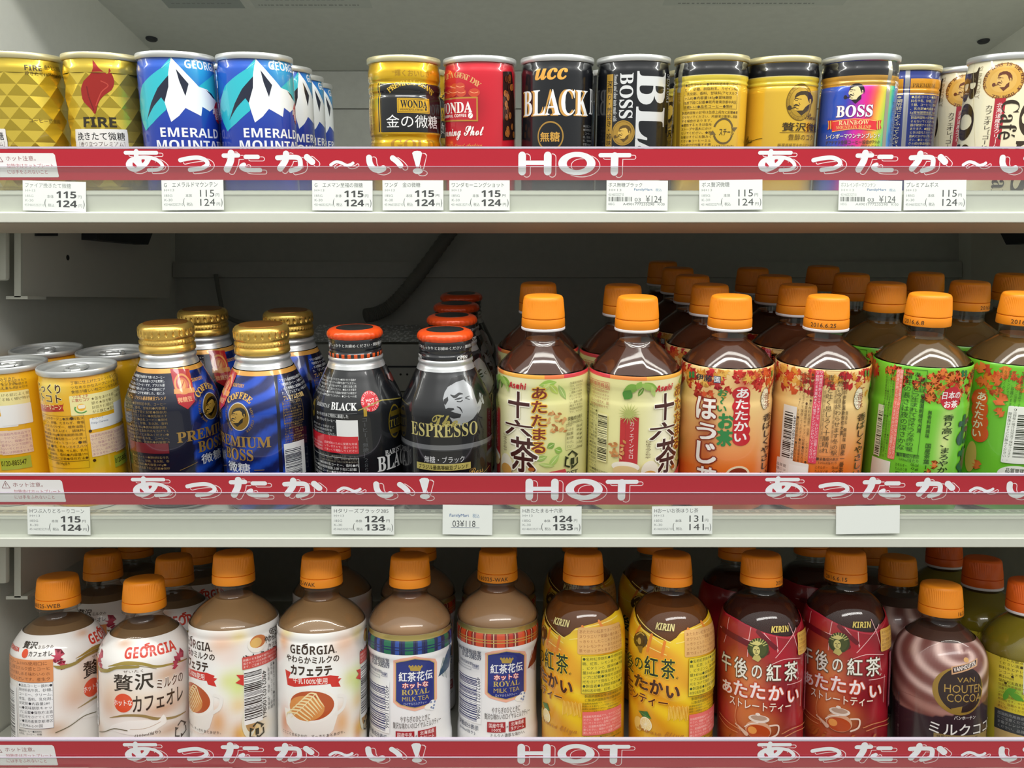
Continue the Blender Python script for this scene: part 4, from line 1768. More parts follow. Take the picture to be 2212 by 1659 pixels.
# ribbon and small print seen on the other face
p.P_([(1115, 975), (1238, 975), (1278, 1190), (1232, 1242), (1168, 1206)], '#b3202a')
p.O_(1198, 1075, 66, 66, 14, '#d8904c')
p.E_(1198, 1075, 40, 40, '#d06a40')
p.E_(1198, 1078, 22, 30, '#e0a060')
p.S_([(1190, 1100), (1205, 1056)], 5, '#b3202a')
p.P_([(1140, 1110), (1272, 1098), (1280, 1130), (1142, 1142)], '#d8904c')
p.T_('微糖豆', 1165, 1160, 1262, 1196, '#e8a878', w=0.02)
p.block(820, 1015, 1080, 1150, 5, 'ブラジル最高等級豆を極限まで挽いたコーヒーを絶妙にブレンド。史上最高級のコクを実現した、名にふさわしいコーヒーです。', '#e4e6ea', w=0.012)
p.T_('プレミアム・ブラジル最高等級豆ブレンド', 830, 1158, 1088, 1184, '#c89858', w=0.01)
p.block(826, 1195, 1100, 1470, 11, SMALL, '#8a7248', w=0.01)
p.R_(860, 1468, 1108, 1535, '#6b1824')
p.block(880, 1550, 1112, 1645, 4, SMALL, '#8a7248', w=0.01)
p.R_(815, 1460, 852, 1660, '#dfe2e4')
p.bars(818, 1480, 848, 1660, '#1b2036', horizontal=True, seed=5)
P['medallion'] = p

# black coffee bottle with white small print
p = alu_sheet(105.6)
p.ref(2, -113.2, 51.8).z(540, 480, 3.072)
p.base('#17191d', 0.12)
p.block(438, 1032, 705, 1165, 6, '●缶のまま電子レンジにかけないでください●凍らせたり容器が破損する場合があります。キャップへの衝撃を避けてください。●コーヒーの成分が沈殿することがありますが、品質には全く問題ありません。●リサイクルにご協力ください。', '#c8cacb', w=0.006)
p.T_(serif('BARISTAS'), 446, 1200, 528, 1226, '#c0c2c4')
p.T_(serif('BLACK'), 538, 1200, 710, 1252, '#eceded', w=0.014)
p.S_([(446, 1256), (710, 1270)], 2, '#7a7c7e')
p.T_('ホットのために特別に厳選した', 446, 1272, 652, 1298, '#d0d2d3', w=0.008)
p.T_('香るブラックコーヒー。', 446, 1302, 570, 1322, '#d0d2d3', w=0.008)
p.R_(575, 1316, 718, 1450, '#e9eaea')
p.block(430, 1340, 560, 1430, 4, '超クオリティを贅沢ラビカ豆100%使用焙煎後急速工業粉砕にこだわり', '#b8babb', w=0.006)
p.T_('詳しくはこちら', 524, 1405, 572, 1445, '#c8cacb')
p.R_(414, 1420, 720, 1532, '#cf1f2e')
p.block(496, 1460, 712, 1528, 3, '品質保持のために窒素を充填していますので、温かいうちにゆっくり開栓してください。', '#f0c4c6', w=0.012)
p.block(420, 1440, 482, 1500, 3, '開栓後は加熱します', '#f0c4c6', w=0.01)
p.block(470, 1545, 720, 1600, 3, SMALL, '#8a8478', w=0.006)
p.frame(424, 1560, 726, 1700, 3, '#d0d2d3')
p.block(430, 1598, 722, 1700, 4, '●品名コーヒー●原材料名コーヒー、香料●内容量285ml●賞味期限容器上部下段に記載●保存方法', '#e0e1e2', w=0.016)
p.E_(797, 1190, 66, 66, '#cf1f2e')
p.A_('QUALITY HOT QUALITY HOT ', 797, 1190, 46, 200, -160, 17, '#f4dada', w=0.01)
p.T_('HOT', 768, 1172, 824, 1196, '#f4e4e4', w=0.02)
p.T_('専用', 778, 1200, 822, 1222, '#f4e4e4', w=0.02)
p.R_(754, 1240, 776, 1290, '#b8962c', 0.3)
p.V_('コーヒー［無糖］２８５', 748, 1300, 786, 1660, '#55585c', w=0.0)
p.S_([(720, 1250), (850, 1192), (905, 1180), (1000, 1165)], 7, '#a89a4c', 0.3)
p.E_(960, 1320, 62, 118, '#8a7420', 0.4)
p.E_(960, 1320, 54, 106, '#17191d')
p.T_(serif('TULLY'), 925, 1300, 1015, 1350, '#7a6a24')
p.R_(930, 1245, 1000, 1280, '#6e5c1c', 0.3)
p.R_(930, 1362, 1000, 1396, '#6e5c1c', 0.3)
p.TL(serif('BARISTAS'), 895, 1545, 34, '#d8d9da', sx=0.9)
p.TL(serif('BLACK'), 845, 1645, 96, '#e6e7e8', w=0.01, sx=0.7)
p.E_(425, 1230, 24, 60, '#8a7420', 0.4)
p.E_(425, 1230, 20, 20, '#17191d')
p.P_([(905, 1010), (930, 990), (950, 1040), (945, 1060), (915, 1040)], '#6a2a24')
P['black_print'] = p

# black espresso bottle with a large silver portrait
p = alu_sheet(106.0)
p.ref(2, -47.5, 41.8).z(880, 640, 4.31)
p.base(soft('#131418', [blob(p, 540, 860, 210, 190, '#606468', 0.55)]), 0.2)
p.lay += 1
p.P_([(375, 850), (450, 800), (520, 780), (600, 850), (625, 930), (650, 1010), (690, 905), (712, 950), (700, 1010), (668, 1080), (620, 1140), (540, 1190), (500, 1210), (420, 1180), (385, 1120), (350, 1040), (330, 960), (345, 900)], '#a6a9ad', 0.35)
p.P_([(368, 852), (408, 765), (500, 738), (600, 745), (665, 800), (715, 890), (735, 990), (700, 1060), (668, 1100), (690, 1010), (700, 930), (680, 900), (662, 960), (655, 1000), (630, 940), (622, 870), (580, 800), (520, 782), (450, 806)], '#131418')
p.E_(690, 955, 24, 52, '#a6a9ad', 0.35)
p.S_([(690, 920), (682, 960), (692, 990)], 10, '#131418')
p.S_([(402, 925), (440, 942), (480, 915), (515, 915)], [8, 26, 22, 6], '#131418')
p.S_([(440, 968), (480, 958), (510, 950)], [5, 16, 5], '#131418')
p.S_([(540, 950), (575, 935)], 7, '#131418')
p.S_([(540, 958), (578, 966)], 6, '#131418')
p.S_([(462, 985), (490, 988), (512, 975)], 9, '#131418')
p.P_([(338, 968), (375, 940), (380, 975), (352, 1020), (336, 1000)], '#131418')
p.S_([(462, 1035), (490, 1050), (512, 1090)], [6, 14, 4], '#131418')
p.P_([(345, 1060), (380, 1045), (430, 1048), (436, 1062), (400, 1075), (440, 1090), (500, 1105), (490, 1135), (430, 1145), (375, 1125), (365, 1085)], '#131418')
p.P_([(510, 1190), (590, 1170), (655, 1080), (640, 1160), (590, 1230), (540, 1260)], '#131418')
p.P_([(195, 1105), (280, 1100), (300, 1140), (260, 1200), (215, 1190)], '#0d0e10')
p.T_(script('The'), 205, 1110, 468, 1225, '#a99c50', w=0.012, foil=0.25)
p.T_(serif('ESPRESSO'), 40, 1196, 650, 1322, '#cbc07a', w=0.0, foil=0.2)
p.R_(-60, 1395, 800, 1440, '#7c7e82', 0.4)
p.R_(-60, 1440, 800, 1452, '#3a3c40', 0.4)
p.T_('無糖・ブラック', 158, 1500, 530, 1562, '#d6d7d9', w=0.004)
p.R_(90, 1570, 588, 1632, '#cbbd6c', 0.2)
p.T_('ブラジル最高等級豆ブレンド', 108, 1582, 566, 1624, '#1c1a10', w=0.02)
p.TL(script('Boss'), 560, 1670, 70, '#c89a4c', sx=0.9)
p.S_([(690, 1660), (760, 1580)], 4, '#c89a4c')
P['portrait'] = p

# ---- tea bottles
TEA_PROF = refine([(1.5, 28.5), (4, 31.5), (10, 32.6), (16, 32.6), (18, 32.0), (20, 32.6), (84, 32.6), (88, 31.9), (94, 31.9), (98, 32.5), (104.5, 32.5), (106.5, 31.6), (109, 29.7), (113, 26.2), (118, 21.0), (122.5, 15.8), (125.5, 13.2), (128, 12.9), (134.5, 12.9)], 1.6)
TEA2_PROF = refine([(1.5, 28.5), (4, 31.5), (10, 32.6), (82, 32.6), (87, 31.9), (94, 32.3), (103, 32.6), (109, 32.3), (111.5, 30.2), (115.5, 26.0), (121, 19.6), (125.8, 13.4), (128, 12.9), (134.5, 12.9)], 1.6)
TEA3_PROF = [(z + 2.0 if z > 95 else z, r) for z, r in TEA2_PROF]


def film_sheet(prof, lo, hi, R=None):
    q = [(z, r + 0.28) for z, r in prof if lo - 2 <= z <= hi + 2]
    return Wrap(q, R or max(r for _, r in q), z_range=(lo, hi))


# pale green tea label with brush lettering
p = film_sheet(TEA_PROF, 6, 105.6)
p.ref(2, 22.3, 48, 0).z(1050, 540, 3.072)
p.base(soft('#e9e4a4', [blob(p, 220, 1150, 120, 330, '#f6f2dc', 0.9), blob(p, 450, 940, 120, 60, '#cfdc7c', 0.7), blob(p, 460, 1380, 110, 90, '#c8d878', 0.8), blob(p, 130, 1450, 60, 60, '#e0a040', 0.6), blob(p, 500, 1150, 80, 100, '#e8d884', .6)]))
p.lay += 1
p.rect(-104, 103.0, 104, 105.6, '#d8404a')
p.rect(-60, 103.0, -22, 105.6, '#ea8c44')
p.rect(-34, 103.0, 2, 105.6, '#f0b048')
p.rect(0, 103.0, 14, 105.6, '#ea7c48')
p.rect(66, 103.0, 100, 105.6, '#f0b048')
for x, y, L, w, r, c in ((135, 870, 110, 44, -30, '#8cb44c'), (105, 890, 70, 30, 60, '#6c9c34'), (410, 890, 120, 50, 10, '#9cc454'), (450, 925, 90, 44, -50, '#b8cc5c'), (505, 945, 120, 40, -60, '#a4c06c'), (400, 910, 60, 40, 40, '#c8d878'), (365, 1385, 90, 40, 20, '#9cbc5c'), (450, 1400, 120, 44, 50, '#a8c868'), (480, 1330, 60, 50, -20, '#8cb44c'), (430, 1300, 60, 44, 30, '#7ca444'), (400, 1430, 110, 30, -10, '#b4cc74')):
    leaf(p, x, y, L, w, r, c)
    leaf(p, x, y, L * .9, 4, r, '#dce8a8')
rnd = random.Random(2)
for i in range(24):
    leaf(p, 400 + 130 * rnd.random(), 1060 + 150 * rnd.random(), 34, 17, rnd.random() * 180, rnd.choice(['#c88a4c', '#b0703c', '#d8a468']))
p.T_(heavy('Asahi', True), 155, 880, 268, 922, '#c8202e', w=0.01)
p.T_('十', 150, 940, 290, 1118, '#46201c', w=0.03, out='#f8f4e4', ow=0.03)
p.T_('六', 132, 1130, 312, 1240, '#46201c', w=0.02, out='#f8f4e4', ow=0.04)
p.T_('茶', 165, 1245, 345, 1478, '#46201c', w=0.02, out='#f8f4e4', ow=0.04)
p.V_('あたたまる', 302, 912, 402, 1350, '#7c2c1c', w=0.025, out='#f0c040', ow=0.05)
p.V_('じゅうろくちゃ', 120, 1215, 142, 1330, '#5a3a24')
p.R_(75, 1050, 96, 1340, '#c02c30')
p.block(548, 868, 630, 1080, 10, NOTE, '#6a6038', w=0.006)
p.T_('栄養成分表示', 540, 1098, 632, 1126, '#45401f', w=0.012)
p.T_('(100ml当り)', 540, 1128, 630, 1148, '#45401f')
for i, (a, b) in enumerate((('エネルギー', '0kcal'), ('たんぱく質', '0g'), ('脂質', '0g'), ('炭水化物', '0g'), ('ナトリウム', '3-13mg'), ('カフェイン', '0mg'))):
    y = 1152 + i * 28
    p.T_(a, 532, y, 575, y + 20, '#45401f')
    p.T_(b, 596, y, 630, y + 20, '#45401f')
p.frame(526, 1146, 634, 1318, 2, '#6a6038')
recycle(p, 565, 1392, 62, '#26301c')
p.T_('1', 556, 1378, 580, 1420, '#26301c', w=0.02)
p.T_('PET', 530, 1462, 602, 1490, '#26301c', w=0.02)
p.P_([(330, 1500), (430, 1470), (520, 1450), (540, 1500), (540, 1560), (330, 1560)], '#cc4c50')
p.E_(302, 1455, 22, 14, '#b4642c')
p.E_(140, 1420, 60, 76, '#f0e8d4')
p.E_(140, 1450, 52, 40, '#d8a050')
P_Y = 65
p.ref(2, 87.8, 43, P_Y)
p.R_(918, 1110, 1000, 1600, '#bc2a30')
p.V_('カフェインゼロ', 944, 1140, 976, 1385, '#f2dcd8', w=0.004)
p.frame(690, 868, 818, 915, 3, '#c05048')
p.T_('飲料専用商品', 696, 876, 812, 906, '#c05048', w=0.012)
p.block(700, 920, 815, 1045, 5, '国産茶葉厳選素材十六種のはたらきホットでカラダうるおすブレンド茶です。', '#a0583c', w=0.012)
p.R_(740, 1085, 802, 1405, '#eee8b4')
p.bars(742, 1095, 800, 1395, '#33301c', horizontal=True, seed=9)
p.block(690, 1020, 736, 1460, 18, SMALL, '#5a5430', w=0.006)
p.block(690, 1455, 810, 1500, 2, '製造所固有記号賞味期限', '#45401f', w=0.01)
for x, y, L, w, r, c in ((960, 920, 110, 60, 20, '#7cac44'), (935, 960, 80, 70, 60, '#4c8c34'), (1070, 910, 120, 44, -20, '#9cc05c'), (1100, 940, 80, 30, -70, '#b4cc74'), (1010, 900, 60, 40, 60, '#8cb850')):
    leaf(p, x, y, L, w, r, c)
for k in range(9):
    leaf(p, 945, 1090, 150, 9, 20 * k, '#b0b868')
for i in range(18):
    leaf(p, 820 + 100 * rnd.random(), 1270 + 110 * rnd.random(), 36, 18, rnd.random() * 180, rnd.choice(['#c88a4c', '#d8a468', '#b87840']))
p.E_(920, 1440, 92, 38, '#f2ecdc')
p.E_(920, 1470, 84, 40, '#e4c890')
P['sixteen'] = p

# orange roasted tea label with maple leaves
p = film_sheet(TEA2_PROF, 6, 109.7)
p.ref(2, 151.1, 48, 0).z(1440, 540, 3.072)


def amber(u, v):
    return mix('#e8762a', '#f0cd8a', min(1, max(0, (v - 38) / 45)))


p.base(soft(amber, [blob(p, 480, 880, 60, 60, '#cc2c2c', 0.8), blob(p, 220, 1220, 70, 300, '#a8401c', 0.75), blob(p, 620, 1150, 70, 300, '#f6d49a', 0.7)]))
rnd = random.Random(11)
for i in range(170):
    a = rnd.uniform(-103, 103)
    v = 108.5 - abs(rnd.gauss(0, 8))
    if v < 82:
        continue
    u, vv, r = a, v, rnd.uniform(3.2, 5.8)
    pts = []
    rot = rnd.uniform(0, 360)
    for k in range(7):
        q = math.radians(rot + (k - 3) * 46)
        rr = r * (1.0 - 0.11 * abs(k - 3))
        for da, f in ((-15, 0.42), (0, 1.0), (15, 0.42)):
            pts.append((u + rr * f * math.cos(q + math.radians(da)), min(109.5, vv + rr * f * math.sin(q + math.radians(da)))))
    if len(set(round(c[1], 3) for c in pts)) < len(pts) - 3:
        continue
    p.shape(poly_shape(pts), rnd.choice(['#c8282c', '#d8582c', '#e0983c', '#b8242c', '#e8b454', '#d03a2c']), 0.0, 1 + i % 12, False)
p.lay = 14


def clover(p, x, y, r, col):
    for k in range(4):
        a = math.radians(45 + 90 * k)
        p.E_(x + r * 0.55 * math.cos(a), y + r * 0.55 * math.sin(a), r * 0.5, r * 0.5, col)


def hoji_front(p):
    clover(p, 127, 828, 26, '#2c7c44')
    p.T_('伊藤', 155, 828, 262, 872, '#24283a', w=0.02)
    p.R_(272, 838, 318, 884, '#24365c')
    p.T_('園', 276, 842, 314, 880, '#f0f0f0', w=0.01)
    p.R_(402, 908, 506, 1292, '#c4202c', 0, 6.0)
    for y in (955, 1040, 1120, 1200, 1255):
        p.E_(455, y, 62, 48, '#c4202c')
    p.V_('あたたかい', 410, 920, 502, 1272, '#f6f0ee', w=0.03)
    p.V_('お～い', 296, 925, 362, 1075, '#2c8444', w=0.03)
    p.V_('お茶', 290, 1085, 402, 1305, '#2c8444', w=0.04)
    for s, y0, y1 in (('ほ', 978, 1125), ('う', 1150, 1260), ('じ', 1275, 1420), ('茶', 1440, 1590)):
        p.T_(s, 158, y0, 290, y1, '#f4efea', w=0.03, out='#8c3018', ow=0.05)
    p.E_(432, 1500, 86, 70, '#ecdcb8')
    p.E_(432, 1498, 70, 54, '#8a3420')


def hoji_side(p, dx, dy):
    p.E_(606 + dx, 984 + dy, 40, 76, '#f2e8cc')
    p.O_(606 + dx, 984 + dy, 40, 76, 3, '#3a4a3c')
    p.V_('一番茶', 600 + dx, 918 + dy, 636 + dx, 1050 + dy, '#8c3a24', w=0.006)
    p.V_('一〇〇％', 578 + dx, 945 + dy, 600 + dx, 1040 + dy, '#54543c')
    p.V_('香ばしくやさしい', 582 + dx, 1090 + dy, 634 + dx, 1495 + dy, '#33231a', w=0.01)
    clover(p, 664 + dx, 820 + dy, 24, '#4c8c3c')


hoji_front(p)
hoji_side(p, 0, 0)
p.ref(2, 221.4, 45.5, 180)
hoji_side(p, 644, 0)
p.R_(945, 800, 1000, 1420, '#d8405c', 0, 1)
p.V_('▽内容液が熱くなっていますので、やけどにご注意ください。', 974, 806, 996, 1410, '#f6dce0', w=0.01)
p.V_('▽容器のまま直火または電子レンジにかけないでください。', 950, 806, 972, 1410, '#f6dce0', w=0.01)
p.frame(1010, 805, 1150, 1372, 2, '#7a5a34')
p.V_('片想い今日終わらせます冬の駅', 1095, 830, 1135, 1365, '#4c3a24', w=0.004)
p.V_('青空と吐く息しろく十勝晴れ', 1030, 830, 1075, 1350, '#4c3a24', w=0.004)
p.V_('佳作特別賞北海道河東郡三十歳', 1010, 930, 1026, 1350, '#7a6244')
p.V_('佳作特別賞長崎県諫早市山口', 1080, 930, 1094, 1350, '#7a6244')
p.V_('伊藤園新俳句大賞', 1140, 965, 1162, 1230, '#4c3a24', w=0.01)
p.frame(1148, 868, 1180, 955, 2, '#4c3a24')
p.V_('第二十回', 1152, 874, 1176, 950, '#4c3a24')
p.V_('無香料', 1164, 1070, 1180, 1160, '#4c3a24', w=0.01)
p.V_('無調味', 1150, 1180, 1170, 1275, '#4c3a24', w=0.01)
p.V_('国産一番茶', 1128, 1290, 1158, 1480, '#4c3a24', w=0.01)
p.block(845, 810, 942, 1420, 4, '●名称緑茶飲料●原材料名緑茶(日本)、ビタミンC●内容量345ml●賞味期限キャップに記載●保存方法高温直射日光をさけて保存してください●製造者東京都渋谷区本町3-47-10', '#5a3c20', w=0.012, vertical=True)
p.R_(752, 1030, 838, 1395, '#eae6e2')
p.bars(762, 1070, 815, 1380, '#241c1c', horizontal=True, seed=12)
down_text(p, '4901085161784', 818, 1100, 834, 1390, '#241c1c')
p.R_(712, 1400, 920, 1600, '#ece8e4', 0, 1)
p.block(716, 1410, 778, 1495, 3, '品質管理についてはこちら', '#30282a', w=0.012)
p.R_(792, 1432, 912, 1550, '#f2f0ee')
p.T_('■栄養成分表示', 975, 1378, 1118, 1402, '#4c3018', w=0.012)
p.T_('100ml当たり', 990, 1404, 1108, 1424, '#4c3018', w=0.006)
for i, (a, b) in enumerate((('エネルギー', '0kcal'), ('たんぱく質', '0g'), ('脂質', '0g'))):
    p.T_(a, 965, 1432 + 28 * i, 1050, 1454 + 28 * i, '#4c3018')
    p.T_(b, 1075, 1432 + 28 * i, 1115, 1454 + 28 * i, '#4c3018')
P['roasted'] = p

# bright green tea label with maple leaves
p = film_sheet(TEA3_PROF, 6, 111.6)
p.ref(2, 294.6, 42.8, 0).z(1800, 540, 3.072)
p.base(soft('#74c834', [blob(p, 750, 1260, 50, 230, '#e4f0a0', 0.9)]))
for i in range(120):
    a = rnd.uniform(-103, 103)
    v = 110.0 - abs(rnd.gauss(0, 9))
    r = rnd.uniform(3.2, 6.2)
    if v + r > 111.4:
        v = 111.4 - r
    rot = rnd.uniform(0, 360)
    pts = []
    for k in range(7):
        q = math.radians(rot + (k - 3) * 46)
        rr = r * (1.0 - 0.11 * abs(k - 3))
        for da, f in ((-15, 0.42), (0, 1.0), (15, 0.42)):
            pts.append((a + rr * f * math.cos(q + math.radians(da)), v + rr * f * math.sin(q + math.radians(da))))
    p.shape(poly_shape(pts), rnd.choice(['#e0582c', '#e88a34', '#d8442c', '#ee7a3c', '#c84a30']), 0.0, 1 + i % 12, False)
p.lay = 14
for x, y, r, t in ((680, 870, 46, 20), (650, 990, 50, -30), (800, 850, 44, 70), (735, 820, 40, 10), (680, 1430, 40, 40), (630, 1480, 34, 0), (720, 1000, 40, 10), (640, 910, 44, 80)):
    maple(p, x, y, r, t, '#e07a34')
clover(p, 878, 822, 26, '#1f6c34')
p.TL('伊藤園', 918, 838, 44, '#1f3a2c', w=0.02)
p.R_(400, 785, 448, 1395, '#ee7a6a', 0, 1)
p.V_('内容液が熱くなっていますやけどにご注意ください', 404, 790, 424, 1390, '#fbe0d8', w=0.01)
p.V_('容器のまま電子レンジにかけないでください', 426, 790, 444, 1390, '#fbe0d8', w=0.01)
p.frame(448, 790, 605, 1360, 3, '#356c1c')
p.V_('あとひとつ生まれてきそうな冬の星', 520, 810, 568, 1340, '#274a1c', w=0.006)
p.V_('霜柱の長さは夜の深さかな', 462, 810, 510, 1330, '#274a1c', w=0.006)
p.V_('佳作特別賞福岡県飯塚市二十歳仲村', 508, 905, 522, 1330, '#4c7a34')
p.V_('後援特別賞東京都世田谷区五歳大崎', 450, 905, 464, 1330, '#4c7a34')
p.frame(586, 855, 618, 945, 3, '#274a1c')
p.V_('第二十回', 590, 862, 614, 940, '#274a1c')
p.V_('伊藤園新俳句大賞', 576, 955, 606, 1215, '#274a1c', w=0.01)
p.V_('無香料無調味', 628, 1065, 655, 1250, '#274a1c', w=0.012)
p.V_('国産茶葉10', 608, 1285, 648, 1490, '#274a1c', w=0.014)
p.E_(790, 985, 72, 78, '#c62a38')
p.T_('日本の', 732, 940, 848, 990, '#f6ecec', w=0.025)
p.T_('お茶', 742, 1000, 828, 1050, '#f6ecec', w=0.025)
p.A_('緑茶飲料発売50周年', 790, 985, 88, 165, 15, 18, '#d8402c', w=0.01)
p.V_('香り高く、まろやか', 716, 1095, 785, 1475, '#26381c', w=0.012)
for s, y0, y1, c in (('お', 1095, 1290, '#1c4a40'), ('茶', 1320, 1520, '#1c4a40')):
    u, v = p.m(810, y1)
    _, vt = p.m(810, y0)
    V, F = layout(s, 0.05)
    V = V * np.array([22.0, (vt - v) / 0.88]) + np.array([u, v])
    p.shape((V, F), c)
p.R_(296, 1020, 335, 1370, '#e4ecd8')
p.bars(300, 1060, 326, 1370, '#2a3420', horizontal=True, seed=21)
p.block(335, 780, 398, 1380, 4, '●名称緑茶飲料●原材料名緑茶(日本)、ビタミンC●内容量345ml●賞味期限キャップに記載●保存方法', '#356020', w=0.012, vertical=True)
p.R_(262, 1385, 385, 1520, '#eef2e8')
p.T_('■栄養成分表示', 430, 1352, 580, 1380, '#26481c', w=0.012)
p.T_('100ml当たり', 446, 1384, 576, 1408, '#26481c', w=0.006)
for i, (a, b) in enumerate((('エネルギー', '0kcal'), ('たんぱく質', '0g'), ('脂質', '0g'), ('炭水化物', '0g'))):
    p.T_(a, 420, 1415 + 28 * i, 500, 1437 + 28 * i, '#26481c')
    p.T_(b, 522, 1415 + 28 * i, 574, 1437 + 28 * i, '#26481c')
GY = -159
p.ref(2, 362.5, 47.8, GY)
for y in (985, 1060, 1140, 1215):
    p.E_(972, y, 58, 64, '#e0582c')
p.V_('あたたかい', 940, 940, 1004, 1245, '#f8ecdc', w=0.02)
p.R_(1135, 1040, 1330, 1420, '#f0f2ea', 0, 1)
p.V_('●未開栓の場合は常温で保存できます。', 1172, 1050, 1196, 1400, '#26341c', w=0.01)
p.V_('開栓後はすぐにお飲みください。', 1140, 1075, 1164, 1400, '#26341c', w=0.01)
p.bars(1205, 1090, 1330, 1380, '#26301c', horizontal=True, seed=22)
p.E_(1210, 1490, 110, 60, '#f0f2ea')
p.T_('品質管理', 1140, 1450, 1262, 1482, '#26341c', w=0.02)
p.block(1090, 800, 1260, 1040, 6, NOTE, '#356020', w=0.01, vertical=True)
p.E_(915, 1370, 40, 110, '#d8b060')
for x, y, r, t in ((985, 790, 50, 20), (1090, 870, 50, 60), (1110, 1000, 60, 10), (955, 1430, 44, 30), (1110, 1080, 44, 80), (1000, 870, 50, 120)):
    maple(p, x, y, r, t, '#e8743a')
P['leafgreen'] = p

# ------------------------------------------------------------------ artwork of the bottom shelf
SHORT_PROF = refine([(1.5, 28.0), (4, 31.3), (8, 32.3), (76, 32.3), (80, 32.0), (85, 30.4), (90, 27.4), (95, 23.4), (99, 18.6), (102, 14.6), (105, 13.0), (112, 12.9)], 1.6)
LATTE_PROF = refine([(1.5, 28.0), (4, 31.3), (8, 32.3), (94, 32.3), (96.5, 31.7), (98, 32.2), (101, 32.2), (104, 31.3), (107, 29.3), (110, 26.7), (113, 23.4), (116, 19.2), (119, 15.0), (121.5, 13.2), (124, 12.9), (131.5, 12.9)], 1.6)
ROYAL_PROF = refine([(1.5, 28.0), (5, 30.9), (14, 30.9), (22, 30.0), (36, 29.6), (60, 29.6), (78, 30.0), (83, 31.0), (93, 31.0), (95, 30.1), (97, 30.1), (99.5, 31.0), (102, 30.9), (104.5, 30.0), (107, 28.5), (110, 26.2), (113, 23.3), (116, 19.2), (119, 15.0), (121.5, 13.2), (124, 12.9), (129.0, 12.9)], 1.6)
BULLET_PROF = refine([(1.5, 27.5), (5, 30.4), (10, 31.0), (45, 31.0), (55, 31.3), (80, 31.6), (90, 31.4), (96, 30.9), (104.5, 28.9), (111, 25.9), (117, 20.8), (120.5, 15.8), (123, 13.3), (125, 12.9), (130.0, 12.9)], 1.6)
COCOA_PROF = refine([(1.5, 28.0), (4, 31.0), (8, 32.0), (72, 32.0), (77, 31.4), (82, 29.8), (87, 27.0), (92, 22.8), (96, 18.4), (99, 14.8), (101.5, 13.1), (104, 12.9), (107.5, 12.9)], 1.6)
LEMON_PROF = refine([(1.5, 28.0), (4, 31.3), (8, 32.0), (74, 32.0), (79, 32.2), (86, 31.0), (93, 27.2), (99, 21.8), (103, 16.6), (105.5, 13.6), (107, 12.9), (110.0, 12.9)], 1.6)

# white and beige milk coffee label
ZY = 72
p = film_sheet(SHORT_PROF, 5, 94.6)
p.ref(3, -275.7, 50, 0).z(0, 1140, 3.197)
p.base(soft('#f2efec', [blob(p, 860, 800, 70, 26, '#d8a070', .7), blob(p, 1160, 1010, 110, 60, '#d0a47c', .8), blob(p, 800, 1130, 150, 120, '#e8ccb0', .7), blob(p, 1120, 1250, 160, 60, '#c88c5c', .8), blob(p, 750, 1230, 100, 100, '#d09468', .6), blob(p, 1000, 1190, 240, 60, '#ecd4b8', .7), blob(p, 1180, 1390, 120, 50, '#c08a5c', .7), blob(p, 690, 1390, 80, 60, '#c89a70', .7)]))
p.T_(heavy('GEORGIA'), 866, 812, 1222, 892, '#d8402c', w=0.012)
p.S_([(1030, 800), (1000, 812), (1030, 820), (1015, 832)], 9, '#d8402c')
p.S_([(748, 958), (860, 938), (980, 942), (1080, 960), (1190, 940), (1290, 905)], [4, 26, 22, 18, 14, 8], '#b09a4c', 0.3)
p.S_([(750, 972), (860, 955), (980, 960), (1080, 975)], 4, '#7a6a34')
p.T_('贅', 786, 1015, 918, 1132, '#33291f', w=0.012)
p.T_('沢', 930, 1005, 1062, 1118, '#33291f', w=0.02)
p.T_('ミルクの', 1082, 1025, 1262, 1095, '#5a3a28', w=0.02, out='#f6f0e8', ow=0.05)
p.T_('カフェオレ', 916, 1140, 1262, 1250, '#3a2a20', w=0.02)
p.T_('ぜいたく', 850, 985, 990, 1004, '#6a5444')
p.E_(850, 1212, 66, 66, '#e0502c')
p.T_('ホットな', 788, 1190, 912, 1232, '#f8ece4', w=0.02)
p.S_([(758, 1312), (860, 1298), (980, 1300), (1080, 1320), (1200, 1310), (1280, 1270)], [3, 16, 18, 20, 16, 6], '#a8905c', 0.2)
p.P_([(760, 1380), (860, 1340), (1000, 1330), (1090, 1330), (1130, 1290), (1150, 1340), (1100, 1380), (1020, 1430), (880, 1430)], '#f6f2ee', 0, 3)
p.S_([(900, 1395), (1010, 1385), (1110, 1340)], 4, '#c8b09c')
for x, y, r, t in ((690, 900, 60, 20), (1235, 890, 60, -20), (1210, 950, 40, 30), (700, 970, 44, 60)):
    maple(p, x, y, r, t, '#c04058')
p.T_('(100ml当り)', 930, 1415, 1110, 1440, '#5a4a3c', w=0.01)
recycle(p, 1250, 1390, 60, '#4c4038', 0.16)
p.ref(3, -344.3, 57.5, ZY)
p.T_(heavy('GEORGIA'), 40, 800, 145, 842, '#d8402c', w=0.01)
p.T_('贅沢', 165, 786, 262, 838, '#33291f', w=0.02)
p.T_('ミルクの', 266, 812, 370, 838, '#5a4a3c', w=0.015)
p.T_('カフェオレ', 200, 855, 362, 890, '#33291f', w=0.015)
p.E_(174, 870, 26, 28, '#e0502c')
p.R_(40, 915, 368, 1070, '#e09058', 0, 0.8)
p.block(60, 920, 345, 1065, 4, '産生クリーム100%使用口に広がる上質なミルク感とコーヒーのコクが楽しめる味わいのホットなカフェオレです。', '#6a3418', w=0.02)
p.R_(30, 1072, 120, 1440, '#f2f2f4')
p.bars(40, 1095, 105, 1420, '#2a2a3a', horizontal=True, seed=31)
p.R_(132, 1072, 370, 1390, '#f4f4f6')
p.frame(132, 1072, 370, 1390, 2, '#5a5a6a')
